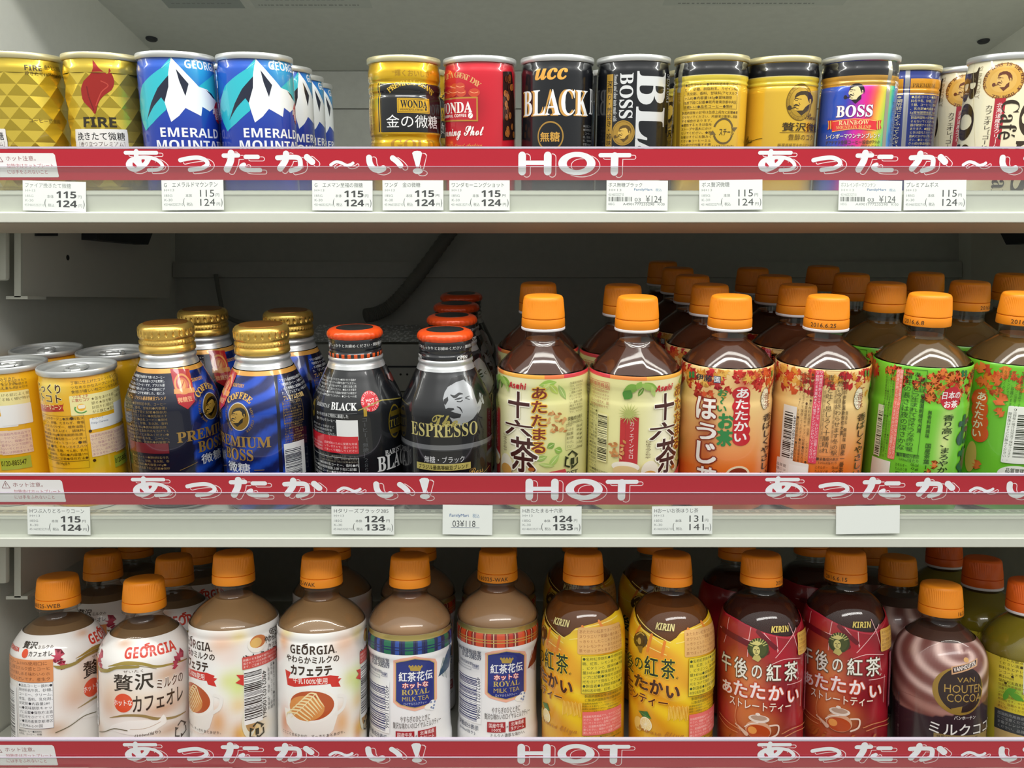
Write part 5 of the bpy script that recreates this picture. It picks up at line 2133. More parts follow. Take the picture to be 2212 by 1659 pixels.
p.block(136, 1078, 366, 1384, 10, '●品名コーヒー飲料●原材料名牛乳、砂糖、コーヒー、クリーム、食塩、香料、乳化剤、安定剤●内容量280ml●賞味期限キャップに記載●保存方法直射日光をさけてください●販売者東京都港区六本木6-2-31国産', '#2f3038', w=0.012)
p.block(136, 1398, 290, 1436, 2, SMALL, '#2f3038', w=0.012)
p.S_([(372, 955), (420, 965), (520, 935), (600, 880), (700, 830)], [6, 26, 22, 20, 16], '#a8944c', 0.3)
p.S_([(385, 1415), (480, 1370), (580, 1300), (660, 1272)], 6, '#6c6448')
P['milkcoffee'] = p

# white latte label with a cup of latte art
LY = -40
p = film_sheet(LATTE_PROF, 5, 102.8)
p.ref(3, -141, 45.5, 0).z(390, 1140, 3.197)
p.ref(3, -208.9, 51.2, LY)
SIDE = [blob(p, 400, 1090, 70, 110, '#d6e484', .9), blob(p, 480, 1400, 120, 70, '#f0c43c', .9), blob(p, 330, 900, 80, 60, '#f0dcd4', .8), blob(p, 400, 1230, 60, 60, '#ecc87c', .7)]
p.ref(3, -141, 45.5, 0)
p.base(soft('#f3f2f0', [blob(p, 720, 780, 60, 70, '#e8a468', .8), blob(p, 740, 720, 60, 30, '#f0dc90', .8), blob(p, 1150, 800, 110, 80, '#ecb894', .8), blob(p, 1230, 720, 60, 40, '#ecd484', .8), blob(p, 1180, 1040, 70, 70, '#dcdc8c', .8), blob(p, 730, 1340, 60, 110, '#d88048', .8), blob(p, 1120, 1340, 70, 110, '#e0a050', .8), blob(p, 920, 1420, 150, 50, '#d8904c', .7), blob(p, 1230, 1400, 40, 80, '#c84a30', .8)] + SIDE))
p.T_(heavy('GEORGIA.'), 764, 818, 1084, 880, '#3b2a1f', w=0.006)
p.S_([(880, 806), (850, 816), (880, 824), (862, 834)], 9, '#3b2a1f')
p.T_('やわらかミルクの', 740, 893, 1102, 942, '#3b2a1f', w=0.035)
p.T_('カフェラテ', 768, 958, 1052, 1028, '#3b2a1f', w=0.045)
p.P_([(730, 978), (770, 1000), (752, 1040), (790, 1042), (900, 1035), (1040, 1020), (1100, 1025), (1092, 1042), (1118, 1040), (1096, 1066), (1112, 1098), (1050, 1100), (1040, 1078), (900, 1090), (790, 1100), (745, 1085)], '#cf3128')
p.T_('牛乳100%使用', 784, 1042, 1020, 1084, '#f6ece6', w=0.014)
p.P_([(726, 1240), (740, 1350), (800, 1430), (850, 1460), (1000, 1460), (1060, 1400), (1090, 1300), (1092, 1240)], '#f0ece6')
p.E_(908, 1232, 184, 122, '#f4f0ea')
p.E_(905, 1232, 160, 104, '#b8552a')
p.E_(870, 1250, 130, 88, '#d8904c')
p.S_([(1100, 1160), (1140, 1170), (1130, 1240), (1080, 1290)], 24, '#eeeae4')
p.S_([(770, 1310), (850, 1240), (940, 1145)], 5, '#f4e4bc')
for k in range(8):
    a = k / 7
    x, y = 940 - 130 * a, 1150 + 130 * a
    p.S_([(x, y), (x - 40 - 20 * a, y - 5), (x - 90 + 20 * a, y + 30)], [12, 9, 2], '#f0dca8')
    p.S_([(x, y), (x + 30 + 40 * a, y + 50), (x + 60 + 20 * a, y + 90 - 30 * a)], [12, 9, 2], '#f0dca8')
p.T_('ごくごくまろやかな、すっきりあとあがり。', 715, 1430, 1140, 1452, '#4a3a30')
p.TL('やわらかミルクの', 1240, 880, 40, '#3b2a1f', w=0.03)
p.P_([(1218, 985), (1260, 970), (1290, 960), (1290, 1060), (1250, 1050), (1215, 1040), (1235, 1010)], '#cf3128')
p.E_(1265, 1290, 50, 110, '#e8e4d0')
p.E_(1270, 1270, 40, 90, '#b8905c')
p.ref(3, -208.9, 51.2, LY)
p.R_(438, 975, 565, 1350, '#f2f2f2')
p.bars(440, 985, 560, 1320, '#2c2420', horizontal=True, seed=41)
down_text(p, '4902102100861', 562, 985, 590, 1310, '#2c2420')
p.R_(425, 870, 660, 955, '#d05048', 0, .5)
p.block(430, 880, 655, 950, 3, '容器のまま直火や電子レンジで加温されているため熱い場合があります。ご注意ください。', '#f6dcd8', w=0.016)
p.E_(530, 800, 70, 62, '#f4efe6')
p.E_(535, 785, 62, 44, '#c8743a')
p.E_(520, 795, 44, 34, '#e4b868')
p.T_(heavy('GEORGIA.'), 612, 672, 700, 712, '#3b2a1f')
p.T_('やわらか', 575, 735, 660, 785, '#3b2a1f', w=0.03)
p.T_('カフェ', 602, 790, 660, 815, '#3b2a1f', w=0.03)
p.block(598, 930, 648, 1250, 3, SMALL, '#4a4a4a', w=0.01, vertical=True)
recycle(p, 528, 1400, 60, '#35301f', 0.2)
p.T_('1', 516, 1384, 540, 1426, '#35301f', w=0.02)
P['latte'] = p


# white milk tea label with a navy crest and a plaid band
def royal(band):
    p = film_sheet(ROYAL_PROF, 4.5, 99.2, 31.2)
    p.ref(3, -77.0, 51.2, 0).z(770, 1140, 3.197)
    p.base('#f1f1f3')
    u0, z_hi = p.m(365, 786)
    _, z_lo = p.m(365, 882)
    p.rect(-98, z_lo, 98, z_hi, band[0])
    n = 12
    w = 2 * math.pi * 31.2 / n
    for i in range(n):
        a = -98 + i * w
        p.rect(a, z_lo, a + w * 0.36, z_hi, band[1])
        p.lay -= 1
    for i in range(n):
        a = -98 + i * w
        p.rect(a + w * 0.56, z_lo, a + w * 0.74, z_hi, band[2])
        p.lay -= 1
        for q in (0.44, 0.84):
            p.rect(a + w * q, z_lo, a + w * (q + 0.035), z_hi, band[3])
            p.lay -= 1
    p.lay += 2
    for t in (0.3, 0.5):
        v = z_lo + (z_hi - z_lo) * t
        p.rect(-98, v, 98, v + 0.7, band[4])
        p.lay -= 1
    p.lay += 1
    p.rect(-98, z_hi, 98, 99.2, '#c2b06a', 0.6)
    # tassel at the side
    p.P_([(640, 800), (660, 840), (632, 960), (560, 1030), (590, 950)], band[5])
    for k in range(6):
        p.S_([(625 - 6 * k, 900), (618 - 10 * k, 1036 - 4 * k)], 5, band[6])
    p.P_([(250, 918), (300, 905), (400, 888), (540, 905), (552, 930), (552, 1180), (530, 1215), (400, 1268), (280, 1235), (250, 1205)], '#f0b49c')
    p.P_([(264, 928), (300, 922), (400, 902), (500, 912), (538, 928), (538, 1190), (510, 1215), (400, 1250), (300, 1228), (264, 1200)], '#d8b870', 0.3)
    p.P_([(270, 934), (300, 928), (400, 908), (500, 918), (532, 934), (532, 1186), (508, 1208), (400, 1243), (303, 1222), (270, 1196)], '#263480')
    # crown
    p.P_([(370, 990), (360, 960), (376, 956), (384, 970), (404, 950), (424, 970), (432, 956), (448, 960), (436, 990)], '#c8a850', 0.4)
    for q in (362, 384, 404, 424, 446):
        p.E_(q, 958, 7, 9, '#c8a850', 0.4)
    p.T_('紅茶花伝', 288, 995, 520, 1062, '#f2f2f6', w=0.02)
    p.T_('ホットな', 314, 1070, 490, 1108, '#f6ece8', w=0.02, out='#d8502c', ow=0.08)
    p.T_(serif('ROYAL'), 308, 1116, 498, 1154, '#c8ae5c', w=0.0)
    p.T_('MILK TEA', 312, 1166, 496, 1196, '#c8ae5c', w=0.0)
    p.T_('ロイヤルミルクティー', 324, 1206, 480, 1226, '#c8d0e8')
    p.E_(520, 1225, 32, 38, '#eceef2')
    p.E_(500, 1235, 40, 22, '#f2f0ea')
    for a, b in ((510, 1205), (530, 1225), (512, 1240), (535, 1200), (525, 1245)):
        p.E_(a, b, 8, 8, '#7c8cb4')
    p.T_('★お客様相談室', 92, 890, 222, 922, '#4a4f66', w=0.01)
    p.T_('0120-308509', 108, 924, 224, 960, '#4a4f66', w=0.01)
    p.T_('http://www', 98, 966, 172, 984, '#5a6078')
    p.T_('kochakaden.jp', 100, 982, 208, 1004, '#5a6078')
    p.frame(94, 1000, 160, 1020, 2, '#5a6078')
    p.frame(170, 1000, 210, 1028, 2, '#34407c')
    p.T_('検索', 176, 1006, 204, 1022, '#34407c', w=0.02)
    p.R_(84, 1040, 226, 1400, '#f4f4f6')
    p.bars(96, 1075, 198, 1385, '#2b336c', horizontal=True, seed=51)
    down_text(p, '4902102110846', 196, 1090, 222, 1385, '#3a3f58')
    p.T_('やすらぎのひとときに', 300, 1298, 502, 1342, '#4a3f3c', w=0.004)
    p.T_('贅沢な味わいのロイヤルミルクティー', 250, 1342, 576, 1386, '#4a3f3c', w=0.004)
    p.R_(268, 1408, 396, 1480, '#a82630')
    p.T_('国産牛乳', 280, 1416, 384, 1448, '#f2e0e0', w=0.012)
    p.T_('100%', 300, 1452, 366, 1476, '#f2e0e0', w=0.012)
    p.R_(420, 1390, 544, 1462, '#a82630')
    p.T_('北海道産', 434, 1396, 530, 1424, '#f2e0e0', w=0.012)
    p.T_('生クリーム', 434, 1428, 530, 1454, '#f2e0e0', w=0.012)
    p.T_('+', 402, 1430, 416, 1446, '#4a3f3c')
    p.T_('栄養成分表示', 92, 1412, 210, 1448, '#4a4f66', w=0.01)
    p.T_('(100ml当り)', 92, 1452, 190, 1480, '#4a4f66', w=0.01)
    p.T_('ミルクの濃厚な味わい。', 290, 1484, 540, 1512, '#4a3f3c', w=0.006)
    return p


P['royal_blue'] = royal(('#1c2554', '#1f6a4c', '#2c4c9c', '#10142c', '#16205c', '#1f3f6c', '#2a5a4a'))
P['royal_red'] = royal(('#8a2a1e', '#d8512a', '#c83c24', '#ecdcb0', '#c89a4c', '#7a2a24', '#b05a30'))

# yellow lemon tea label
KY = -19
p = film_sheet(BULLET_PROF, 5, 112.0, 31.9)
p.ref(3, 120.1, 51.5, 0).z(1140, 1140, 3.195)


def lemonbase(u, v):
    t = 0.5 + 0.5 * math.sin(u * 0.16 + v * 0.24 + math.sin(v * 0.13))
    c = mix('#e0a01c', '#f4cf2a', t)
    if v < 40:
        c = mix('#c8801c', c, max(0, v / 40))
    return c


EDGE = [p.m(*q) for q in ((746, 590), (760, 640), (800, 700), (860, 740), (930, 775), (985, 790), (1030, 760), (1060, 720), (1130, 690), (1240, 610), (1275, 570))]
EDGE = [(-99, 109), (EDGE[0][0] - 8, 109)] + EDGE + [(EDGE[-1][0] + 6, 109), (99, 109)]
p.base(soft(lemonbase, [blob(p, 860, 880, 150, 60, '#e88a2c', .7), blob(p, 1000, 780, 120, 60, '#f6dc3c', .8), blob(p, 720, 760, 80, 80, '#f2d838', .7), blob(p, 800, 1330, 100, 80, '#d8942c', .7), blob(p, 920, 990, 80, 200, '#e87a2c', .55), blob(p, 1000, 980, 90, 140, '#f0b02c', .6)]), top=EDGE, dz=1.5)
p.lay += 1
for a, b in (((740, 620), (980, 830)), ((700, 700), (960, 880)), ((1060, 730), (1290, 600)), ((1030, 800), (1300, 690)), ((760, 600), (990, 795))):
    p.S_([a, ((a[0] + b[0]) / 2 - 10, (a[1] + b[1]) / 2 + 25), b], 6, '#fae27c')
for a, b in (((780, 680), (750, 740)), ((860, 740), (830, 850)), ((950, 790), (930, 880)), ((1110, 700), (1150, 790)), ((1200, 650), (1240, 720))):
    p.S_([a, b], 20, '#e8862c')
p.T_(heavy('KIRIN', True), 886, 662, 1020, 712, '#e8d890', w=0.012)
for k in range(16):
    a = 2 * math.pi * k / 16
    p.E_(782 + 36 * math.cos(a), 775 + 40 * math.sin(a), 17, 17, '#4c3a18')
p.E_(782, 770, 34, 44, '#54401c')
p.E_(776, 782, 17, 24, '#c8a850')
p.P_([(760, 815), (800, 818), (790, 868), (776, 860)], '#8a6c2c')
p.S_([(758, 740), (785, 725), (808, 742)], 9, '#c8a850')
p.R_(1086, 692, 1310, 880, '#e2b06c', 0, 1.5)
p.block(1096, 705, 1300, 872, 5, 'あたたかい紅茶でほっとひと息ヌワラエリア茶葉の香り高くすっきりとしたこころうるおうホットレモンティー', '#9c5c2c', w=0.006)
p.P_([(770, 1262), (830, 1268), (858, 1320), (800, 1305)], '#2c6c2c')
p.S_([(775, 1265), (850, 1316)], 3, '#6ca44c')
p.E_(770, 1350, 46, 50, '#eccc6c')
p.E_(820, 1355, 50, 50, '#f0dc9c')
p.O_(820, 1355, 50, 50, 8, '#f6ecc8')
for k in range(6):
    a = math.pi * k / 6
    p.S_([(820 - 36 * math.cos(a), 1355 - 36 * math.sin(a)), (820 + 36 * math.cos(a), 1355 + 36 * math.sin(a))], 3, '#f8f0d0')
for k in range(14):
    p.S_([(980 + 10 * k, 1230 + 4 * (k % 3)), (972 + 10 * k, 1330 - 5 * (k % 4))], 5, '#f0c860')
p.T_(script('Nuwara Eliya'), 760, 1400, 1080, 1456, '#b87a2c')
for ch, q0, r0, q1, r1 in (('茶', 925, 905, 1022, 1045), ('紅', 812, 888, 905, 1025), ('の', 748, 895, 802, 975), ('後', 692, 858, 740, 985)):
    p.T_(ch, q0, r0, q1, r1, '#24341f', w=0.02, out='#f8d83c', ow=0.03)
p.T_('®', 1026, 1026, 1048, 1050, '#2a3a24')
for ch, q0, r0, q1, r1 in (('い', 958, 1092, 1052, 1178), ('か', 848, 1050, 940, 1152), ('た', 745, 1018, 838, 1112), ('た', 692, 1008, 738, 1090)):
    p.T_(ch, q0, r0, q1, r1, '#4a2a18', w=0.045, out='#f4a42c', ow=0.035)
p.T_('モンティー', 708, 1158, 972, 1222, '#5a3018', w=0.03, out='#f4b43c', ow=0.05)
p.R_(1112, 884, 1320, 1142, '#e4cc34')
p.frame(1112, 884, 1320, 1142, 2, '#5a6420')
p.block(1118, 890, 1316, 1136, 8, TEA, '#3a4a20', w=0.014)
p.block(1130, 1146, 1300, 1200, 2, '製造所固有記号は賞味期限の後に', '#3a4a20', w=0.014)
p.block(1114, 1205, 1290, 1298, 5, NOTE, '#4a5420', w=0.01)
p.R_(1114, 1270, 1300, 1432, '#e8706c')
p.block(1120, 1290, 1295, 1425, 6, NOTE, '#f8d0c8', w=0.012)
p.block(1118, 1436, 1290, 1476, 2, SMALL, '#4a5420', w=0.012)
p.E_(1268, 1462, 22, 24, '#2a2c1c')
P['lemontea'] = p

# red tartan tea label
p = film_sheet(BULLET_PROF, 5, 112.0, 31.9)
p.ref(3, 187.1, 51.5, 0).z(1500, 1140, 3.195)


def redbase(u, v):
    t = 0.5 + 0.5 * math.sin(u * 0.10 + v * 0.16)
    return mix('#8a1420', '#a8182a', t)


EDGE = [p.m(*q) for q in ((200, 560), (235, 600), (270, 625), (370, 672), (480, 722), (590, 750), (665, 750), (700, 700), (735, 620), (752, 570))]
EDGE = [(-99, 109), (EDGE[0][0] - 6, 109)] + EDGE + [(EDGE[-1][0] + 6, 109), (99, 109)]
p.base(soft(redbase, [blob(p, 330, 1180, 130, 330, '#d8743c', .85), blob(p, 330, 990, 120, 80, '#d87a3c', .7), blob(p, 480, 1420, 220, 70, '#8a2a14', .8), blob(p, 620, 1250, 60, 120, '#6a0f1c', .7), blob(p, 440, 1350, 130, 90, '#d88a4c', .7), blob(p, 370, 1120, 90, 120, '#e0905c', .6), blob(p, 240, 1420, 100, 60, '#c8702c', .6), blob(p, 720, 900, 60, 60, '#7a1020', .7)]), top=EDGE, dz=1.5)
p.lay += 1
p.S_([(215, 590), (300, 640), (480, 730), (640, 762), (700, 740), (738, 640)], 10, '#b8283c')
for a in ([(240, 620), (225, 720), (205, 790)], [(390, 690), (372, 800), (366, 890)], [(480, 730), (540, 800), (580, 850)], [(568, 755), (575, 860)], [(180, 680), (300, 750), (420, 790)], [(650, 660), (690, 760), (716, 860)], [(700, 690), (640, 800), (560, 900)], [(640, 1085), (740, 1050)], [(735, 1040), (728, 1230)], [(500, 960), (620, 910), (730, 900)], [(705, 920), (715, 1010)]):
    p.S_(a, 5, '#ecb4b4')
for a, w in (([(200, 700), (330, 780), (500, 860)], 40), ([(440, 720), (560, 830)], 30)):
    p.S_(a, w, '#6a0f1c')
p.T_(heavy('KIRIN', True), 528, 680, 652, 724, '#d8c060', w=0.012)
for k in range(18):
    a = 2 * math.pi * k / 18
    p.E_(440 + 54 * math.cos(a), 835 + 52 * math.sin(a), 20, 20, '#3c4420')
p.E_(440, 835, 56, 56, '#4a5226')
for k in range(9):
    a = 0.4 + 2.4 * k / 8
    p.S_([(440 + 40 * math.cos(a), 830 - 40 * math.sin(a)), (440 + 66 * math.cos(a), 828 - 62 * math.sin(a))], 6, '#b8b468')
p.E_(428, 848, 24, 33, '#d4c87c')
p.P_([(412, 880), (448, 880), (462, 905), (440, 926), (400, 905)], '#c0b468')
p.P_([(385, 800), (430, 780), (470, 800), (440, 815)], '#d4c87c')
for a in ([(414, 842), (424, 840)], [(434, 840), (446, 842)], [(422, 865), (436, 866)], [(428, 845), (426, 858)]):
    p.S_(a, 4, '#4a4a20')
for s, x0, x1, y0, y1 in (('午', 194, 258, 862, 990), ('後', 278, 368, 896, 1038), ('の', 396, 466, 948, 1040), ('紅', 496, 596, 940, 1060), ('茶', 618, 706, 924, 1056)):
    p.T_(s, x0, y0, x1, y1, '#eeeae0', w=0.012, out='#5a4a34', ow=0.03)
p.T_('®', 700, 1030, 718, 1050, '#e0d8c8')
for s, x0, x1, y0, y1 in (('あ', 200, 264, 1052, 1135), ('た', 275, 368, 1058, 1165), ('た', 385, 488, 1070, 1180), ('か', 510, 612, 1090, 1190), ('い', 640, 712, 1118, 1200)):
    p.T_(s, x0, y0, x1, y1, '#f4e4e6', w=0.035, out='#c84a2c', ow=0.06)
p.T_('ストレートティー', 248, 1205, 660, 1266, '#f4e8dc', w=0.012, out='#a8502c', ow=0.04)
# glass teapot
p.E_(440, 1395, 88, 66, '#d8a484')
p.E_(440, 1408, 80, 50, '#b8481c')
p.E_(400, 1395, 30, 26, '#e89a4c')
p.E_(445, 1318, 70, 28, '#e8d8cc')
p.E_(445, 1312, 54, 18, '#b89884')
p.E_(438, 1286, 16, 10, '#ecdcd0')
p.S_([(520, 1365), (575, 1365), (570, 1420), (520, 1450)], 12, '#e8ccbc')
p.S_([(360, 1420), (330, 1390), (290, 1350)], [30, 20, 12], '#dcb8a4')
p.S_([(350, 1370), (390, 1350), (440, 1345)], 6, '#f4e8e0')
for a in ([(180, 1270), (240, 1340), (320, 1390)], [(180, 1300), (230, 1370), (300, 1410)], [(600, 1420), (680, 1380), (755, 1330)], [(620, 1440), (700, 1400), (760, 1370)], [(300, 1210), (285, 1310), (320, 1400)]):
    p.S_(a, 6, '#d88a5c')
p.TL(script('Dimbula'), 225, 1490, 80, '#b05c28', sx=1.25)
p.R_(706, 690, 800, 855, '#d8a84c', 0, 1.5)
p.block(712, 700, 798, 848, 5, 'あたたかい紅茶でほっとディンブラ茶葉の香り', '#7a3c1c', w=0.01)
p.R_(752, 858, 800, 1240, '#8a3048')
p.block(754, 864, 800, 1230, 4, TEA, '#e0b4c0', w=0.012, vertical=True)
p.R_(760, 1250, 800, 1420, '#e8e0e0')
p.bars(762, 1255, 800, 1415, '#5a1c28', horizontal=True, seed=61)
P['tartan'] = p

# dark brown cocoa label with pink swirls
p = film_sheet(COCOA_PROF, 5, 91.2)
p.ref(3, 321.8, 50.5, 0).z(1860, 1140, 3.197)


def cocoabase(u, v):
    cu, cv = p.m(720, 860)
    du, dv = (u - cu) * 0.8, (v - cv) * 1.25
    lim = 44 + 6 * math.sin(u * 0.05)
    if v < lim:
        return mix('#2a1c22', '#33222a', v / 44)
    r = math.hypot(du, dv)
    a = math.atan2(dv, du)
    q = 0.5 + 0.5 * math.sin(r * 0.42 + a * 2.0 + 0.8)
    return mix('#7a4a44', '#d8b8b0', q ** 2.2) if r < 52 else mix('#74443e', '#a87a70', q)


p.base(cocoabase, dz=1.5)
p.lay += 1
p.S_([(250, 1115), (330, 1150), (440, 1190), (520, 1205)], 3, '#8a5a50')
p.E_(690, 1130, 182, 170, '#a8863c', 0.35)
p.E_(704, 1122, 160, 160, '#2c1c1c')
p.P_([(620, 1250), (700, 1235), (690, 1280), (640, 1285)], '#a8863c', 0.35)
p.P_([(622, 960), (802, 900), (800, 955), (625, 1016)], '#c89a74')
p.P_([(632, 966), (794, 912), (793, 948), (634, 1004)], '#2c1a1a')
u0, v0 = p.m(640, 998)
u1, v1 = p.m(790, 950)
V, F = layout(heavy('VANHOUTEN'), 0.0)
a, b = V.min(0), V.max(0)
q = (V - a) / (b - a)
hh = p.m(700, 955)[1] - p.m(700, 985)[1]
p.shape((np.stack([u0 + q[:, 0] * (u1 - u0), v0 + q[:, 0] * (v1 - v0) + q[:, 1] * hh], 1), F), '#ecdcd4')
p.E_(726, 915, 20, 16, '#c89a5c')
p.T_('VAN', 664, 1036, 784, 1070, '#b8944c', foil=0.2)
p.T_('HOUTEN', 574, 1088, 836, 1144, '#b8944c', foil=0.2)
p.T_('COCOA', 592, 1152, 822, 1208, '#b8944c', foil=0.2)
p.T_('バンホーテン', 642, 1302, 788, 1328, '#dcd4d0', w=0.01)
p.TL('ミルクココア', 452, 1410, 66, '#eae6e4', w=0.012, cap=0.72, sx=1.05)
p.R_(500, 1436, 860, 1490, '#8a7448')
p.T_('世界が認める上質ココア', 520, 1444, 800, 1476, '#3c2c1c', w=0.012)
p.block(236, 1120, 268, 1440, 2, SMALL, '#6a5a5c', vertical=True)
P['cocoa'] = p

# honey lemon label, yellow with small print
p = film_sheet(LEMON_PROF, 5, 78.0)
p.ref(3, 381.6, 50.2, 0).z(1860, 1140, 3.197)
p.base(soft('#d8c63c', [blob(p, 1000, 1150, 90, 60, '#6cb43c', .9), blob(p, 1100, 1230, 90, 50, '#e8d83c', .9), blob(p, 900, 1250, 50, 60, '#c8903c', .8)]))
p.R_(1060, 920, 1260, 1170, '#d8dcd4')
p.block(890, 905, 1060, 1090, 6, 'すぐにお飲みください清涼飲料水エチレンゴールド色素500ml保存方法直射日光をさけて', '#5a4c18', w=0.012)
p.block(1064, 930, 1240, 1160, 6, '●原材料名砂糖、はちみつ、レモン果汁●賞味期限●保存方法直射日光東京都', '#4a4c44', w=0.012)
for x, y in ((1048, 970), (985, 1032), (938, 1074)):
    p.E_(x, y, 9, 9, '#3c340c')
p.block(885, 1110, 1240, 1290, 7, NOTE, '#8a6a2c', w=0.008)
p.R_(860, 1300, 1260, 1440, '#3a3c40')
p.block(880, 1310, 1240, 1430, 4, NOTE, '#9a9c9c', w=0.01)
p.R_(860, 1440, 1260, 1520, '#c8a86c')
for x, y, L, w, r in ((970, 1130, 90, 40, 30), (1010, 1170, 110, 44, -20), (940, 1160, 80, 36, 70)):
    leaf(p, x, y, L, w, r, '#5c9c34')
P['honeylemon'] = p

# ------------------------------------------------------------------ the case itself


def panel(name, x0, x1, y0, y1, z0, z1, material):
    o = MB().box(x0, x1, y0, y1, z0, z1).build(name, M[material])
    o.location = (0, 0, ZC)
    return tag(o, kind='structure')


LX, RX, BY_, CZ = -408.0, 541.0, 1009.0, 378.0
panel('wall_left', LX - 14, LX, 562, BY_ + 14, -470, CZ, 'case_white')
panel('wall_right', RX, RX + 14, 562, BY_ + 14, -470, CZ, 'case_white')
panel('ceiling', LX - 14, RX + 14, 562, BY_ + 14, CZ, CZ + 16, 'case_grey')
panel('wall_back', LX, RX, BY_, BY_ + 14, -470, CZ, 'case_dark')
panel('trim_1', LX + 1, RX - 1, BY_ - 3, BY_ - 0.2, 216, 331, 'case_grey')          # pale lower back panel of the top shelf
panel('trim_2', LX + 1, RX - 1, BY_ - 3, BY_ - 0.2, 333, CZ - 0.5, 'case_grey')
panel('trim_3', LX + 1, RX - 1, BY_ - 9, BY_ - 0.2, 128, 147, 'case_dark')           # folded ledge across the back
panel('baseboard_front', LX, RX, 566, 580, -470, -330, 'case_white')
fl = MB().box(-1600, 1700, -2600, 1400, -ZC * 1000 - 12, -ZC * 1000).build('floor', mat('shop_floor_tiles', '#a9a69c', 0.35, var=0.1, vscale=3))
fl.location = (0, 0, ZC)
tag(fl, kind='structure')
panel('case_floor', LX, RX, 562, BY_, -484, -470, 'case_grey')

# air duct along the foot of the back wall, behind the middle shelf
duct = link('air_duct', None)
duct.location = (0, 0, ZC)
tag(duct, 'grey sheet-metal air duct along the back wall behind the middle shelf', 'duct')
glint_mat = mat('painted_duct_glints', '#7c7f82', 0.35, 0.3)  # speckled highlights on the sloped duct top, put into the colour
nt = glint_mat.node_tree
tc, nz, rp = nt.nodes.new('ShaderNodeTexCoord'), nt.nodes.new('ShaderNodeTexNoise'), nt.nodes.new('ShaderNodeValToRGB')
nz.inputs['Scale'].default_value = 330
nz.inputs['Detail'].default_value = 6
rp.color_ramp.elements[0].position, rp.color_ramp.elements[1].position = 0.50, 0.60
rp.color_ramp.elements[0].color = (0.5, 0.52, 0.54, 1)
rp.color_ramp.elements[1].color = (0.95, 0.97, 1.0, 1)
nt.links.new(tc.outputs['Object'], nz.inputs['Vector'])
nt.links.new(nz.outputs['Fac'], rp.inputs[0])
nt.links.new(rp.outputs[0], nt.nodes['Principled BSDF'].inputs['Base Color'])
MB().prism([(1005, 88), (960, 48), (960, 46), (1005, 46)], LX + 4, RX - 4).build('top_plate', M['case_grey'], duct)
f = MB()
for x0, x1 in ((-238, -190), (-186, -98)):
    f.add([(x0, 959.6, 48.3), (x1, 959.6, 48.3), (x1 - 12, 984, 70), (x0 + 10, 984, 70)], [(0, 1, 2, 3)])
f.build('painted_glint_patch', glint_mat, duct)
MB().box(LX + 4, RX - 4, 958, 1005, -8, 45.5).build('front_plate', M['case_grey'], duct)
MB().box(LX + 4, RX - 4, 956, 958, 19, 21).build('seam', M['dark_steel'], duct)
for x in (-134, -117):
    MB().lathe([(4.2, 0), (4.2, 0.6), (3.0, 0.8), (2.8, 0.3), (1.6, 0.3), (1.4, 0.9), (0.2, 1.0)], 20).build('rivet', M['dark_steel'], duct)
    r = duct.children[-1]
    r.rotation_euler = (math.radians(90), 0, 0)
    r.location = (x * MM, 957.9 * MM, 41 * MM)
vh = MB()
for i in range(10):
    vh.lathe([(1.3, 0), (1.3, 0.4)], 10, axis=(-128 + 7.5 * i, 0))
v = vh.build('vent_hole_row', M['rubber'], duct)
v.rotation_euler = (math.radians(90), 0, 0)
v.location = (0, 957.9 * MM, 11 * MM)

# flexible drain hose slanting down across the back wall
pts = catmull([(-50, 988, 212), (-74, 988, 179), (-112, 988, 128), (-140, 988, 96), (-158, 984, 84), (-172, 976, 80)], 16)
hose = MB().tube(pts, 7.6, 14, 1.0).build('drain_hose', M['hose'])
hose.location = (0, 0, ZC)
tag(hose, 'dark grey ribbed hose slanting down the back wall above the orange-capped cans', 'hose')
pts = catmull([(-352, 990, 130), (-345, 985, 100), (-338, 980, 82), (-318, 976, 72), (-292, 974, 70), (-262, 976, 76)], 10)
cable = MB().tube(pts, 2.6, 10).build('power_cable', mat('grey_green_cable', '#74766f', 0.5))
cable.location = (0, 0, ZC)
tag(cable, 'thin grey cable drooping on the back wall behind the gold-capped bottles', 'cable')

# ceiling fittings
for x, y, l in ((-394, 911, 'small dark bolt in the ceiling above the blue mountain cans'), (519, 917, 'small dark bolt in the ceiling above the cream cans')):
    b = MB().lathe([(6.2, 0), (6.2, -1.2), (5.0, -2.4), (0.3, -2.8)], 24).build('ceiling_bolt', M['dark_steel'])
    b.location = (x * MM, y * MM, ZC + (CZ - 0.02) * MM)
    tag(b, l, 'bolt', 'bolts in the ceiling')


def sticker(name, x0, x1, y0, y1, base, lines, label, seed):
    s = Sheet()
    rnd = random.Random(seed)
    s.shape((np.array([(x0, y0), (x1, y0), (x1, y1), (x0, y1)]), [(0, 1, 2, 3)]), base)
    for j in range(lines):
        yy = y0 + (j + 0.6) * (y1 - y0) / (lines + 0.3)
        q = x0 + (x1 - x0) * (0.04 + 0.1 * rnd.random())
        while q < x1 - (x1 - x0) * (0.08 + 0.15 * rnd.random()):
            w = rnd.uniform(1.5, 4.5)
            s.shape((np.array([(q, yy), (q + w, yy), (q + w, yy + 2.2), (q, yy + 2.2)]), [(0, 1, 2, 3)]), '#8d918f', 0, 2, False)
            q += w + rnd.uniform(0.8, 2.5)
    o = link(name, s.mesh(name, M['paper_ink']))
    o.rotation_euler = (math.radians(90), 0, 0)
    o.location = (0, 0, ZC + (CZ - 0.05) * MM)
    # sheet faces down: its own y axis becomes depth
    for v in o.data.vertices:
        v.co = (v.co.x, v.co.y, -v.co.z)
    return tag(o, label, 'sticker', 'stickers on the ceiling')


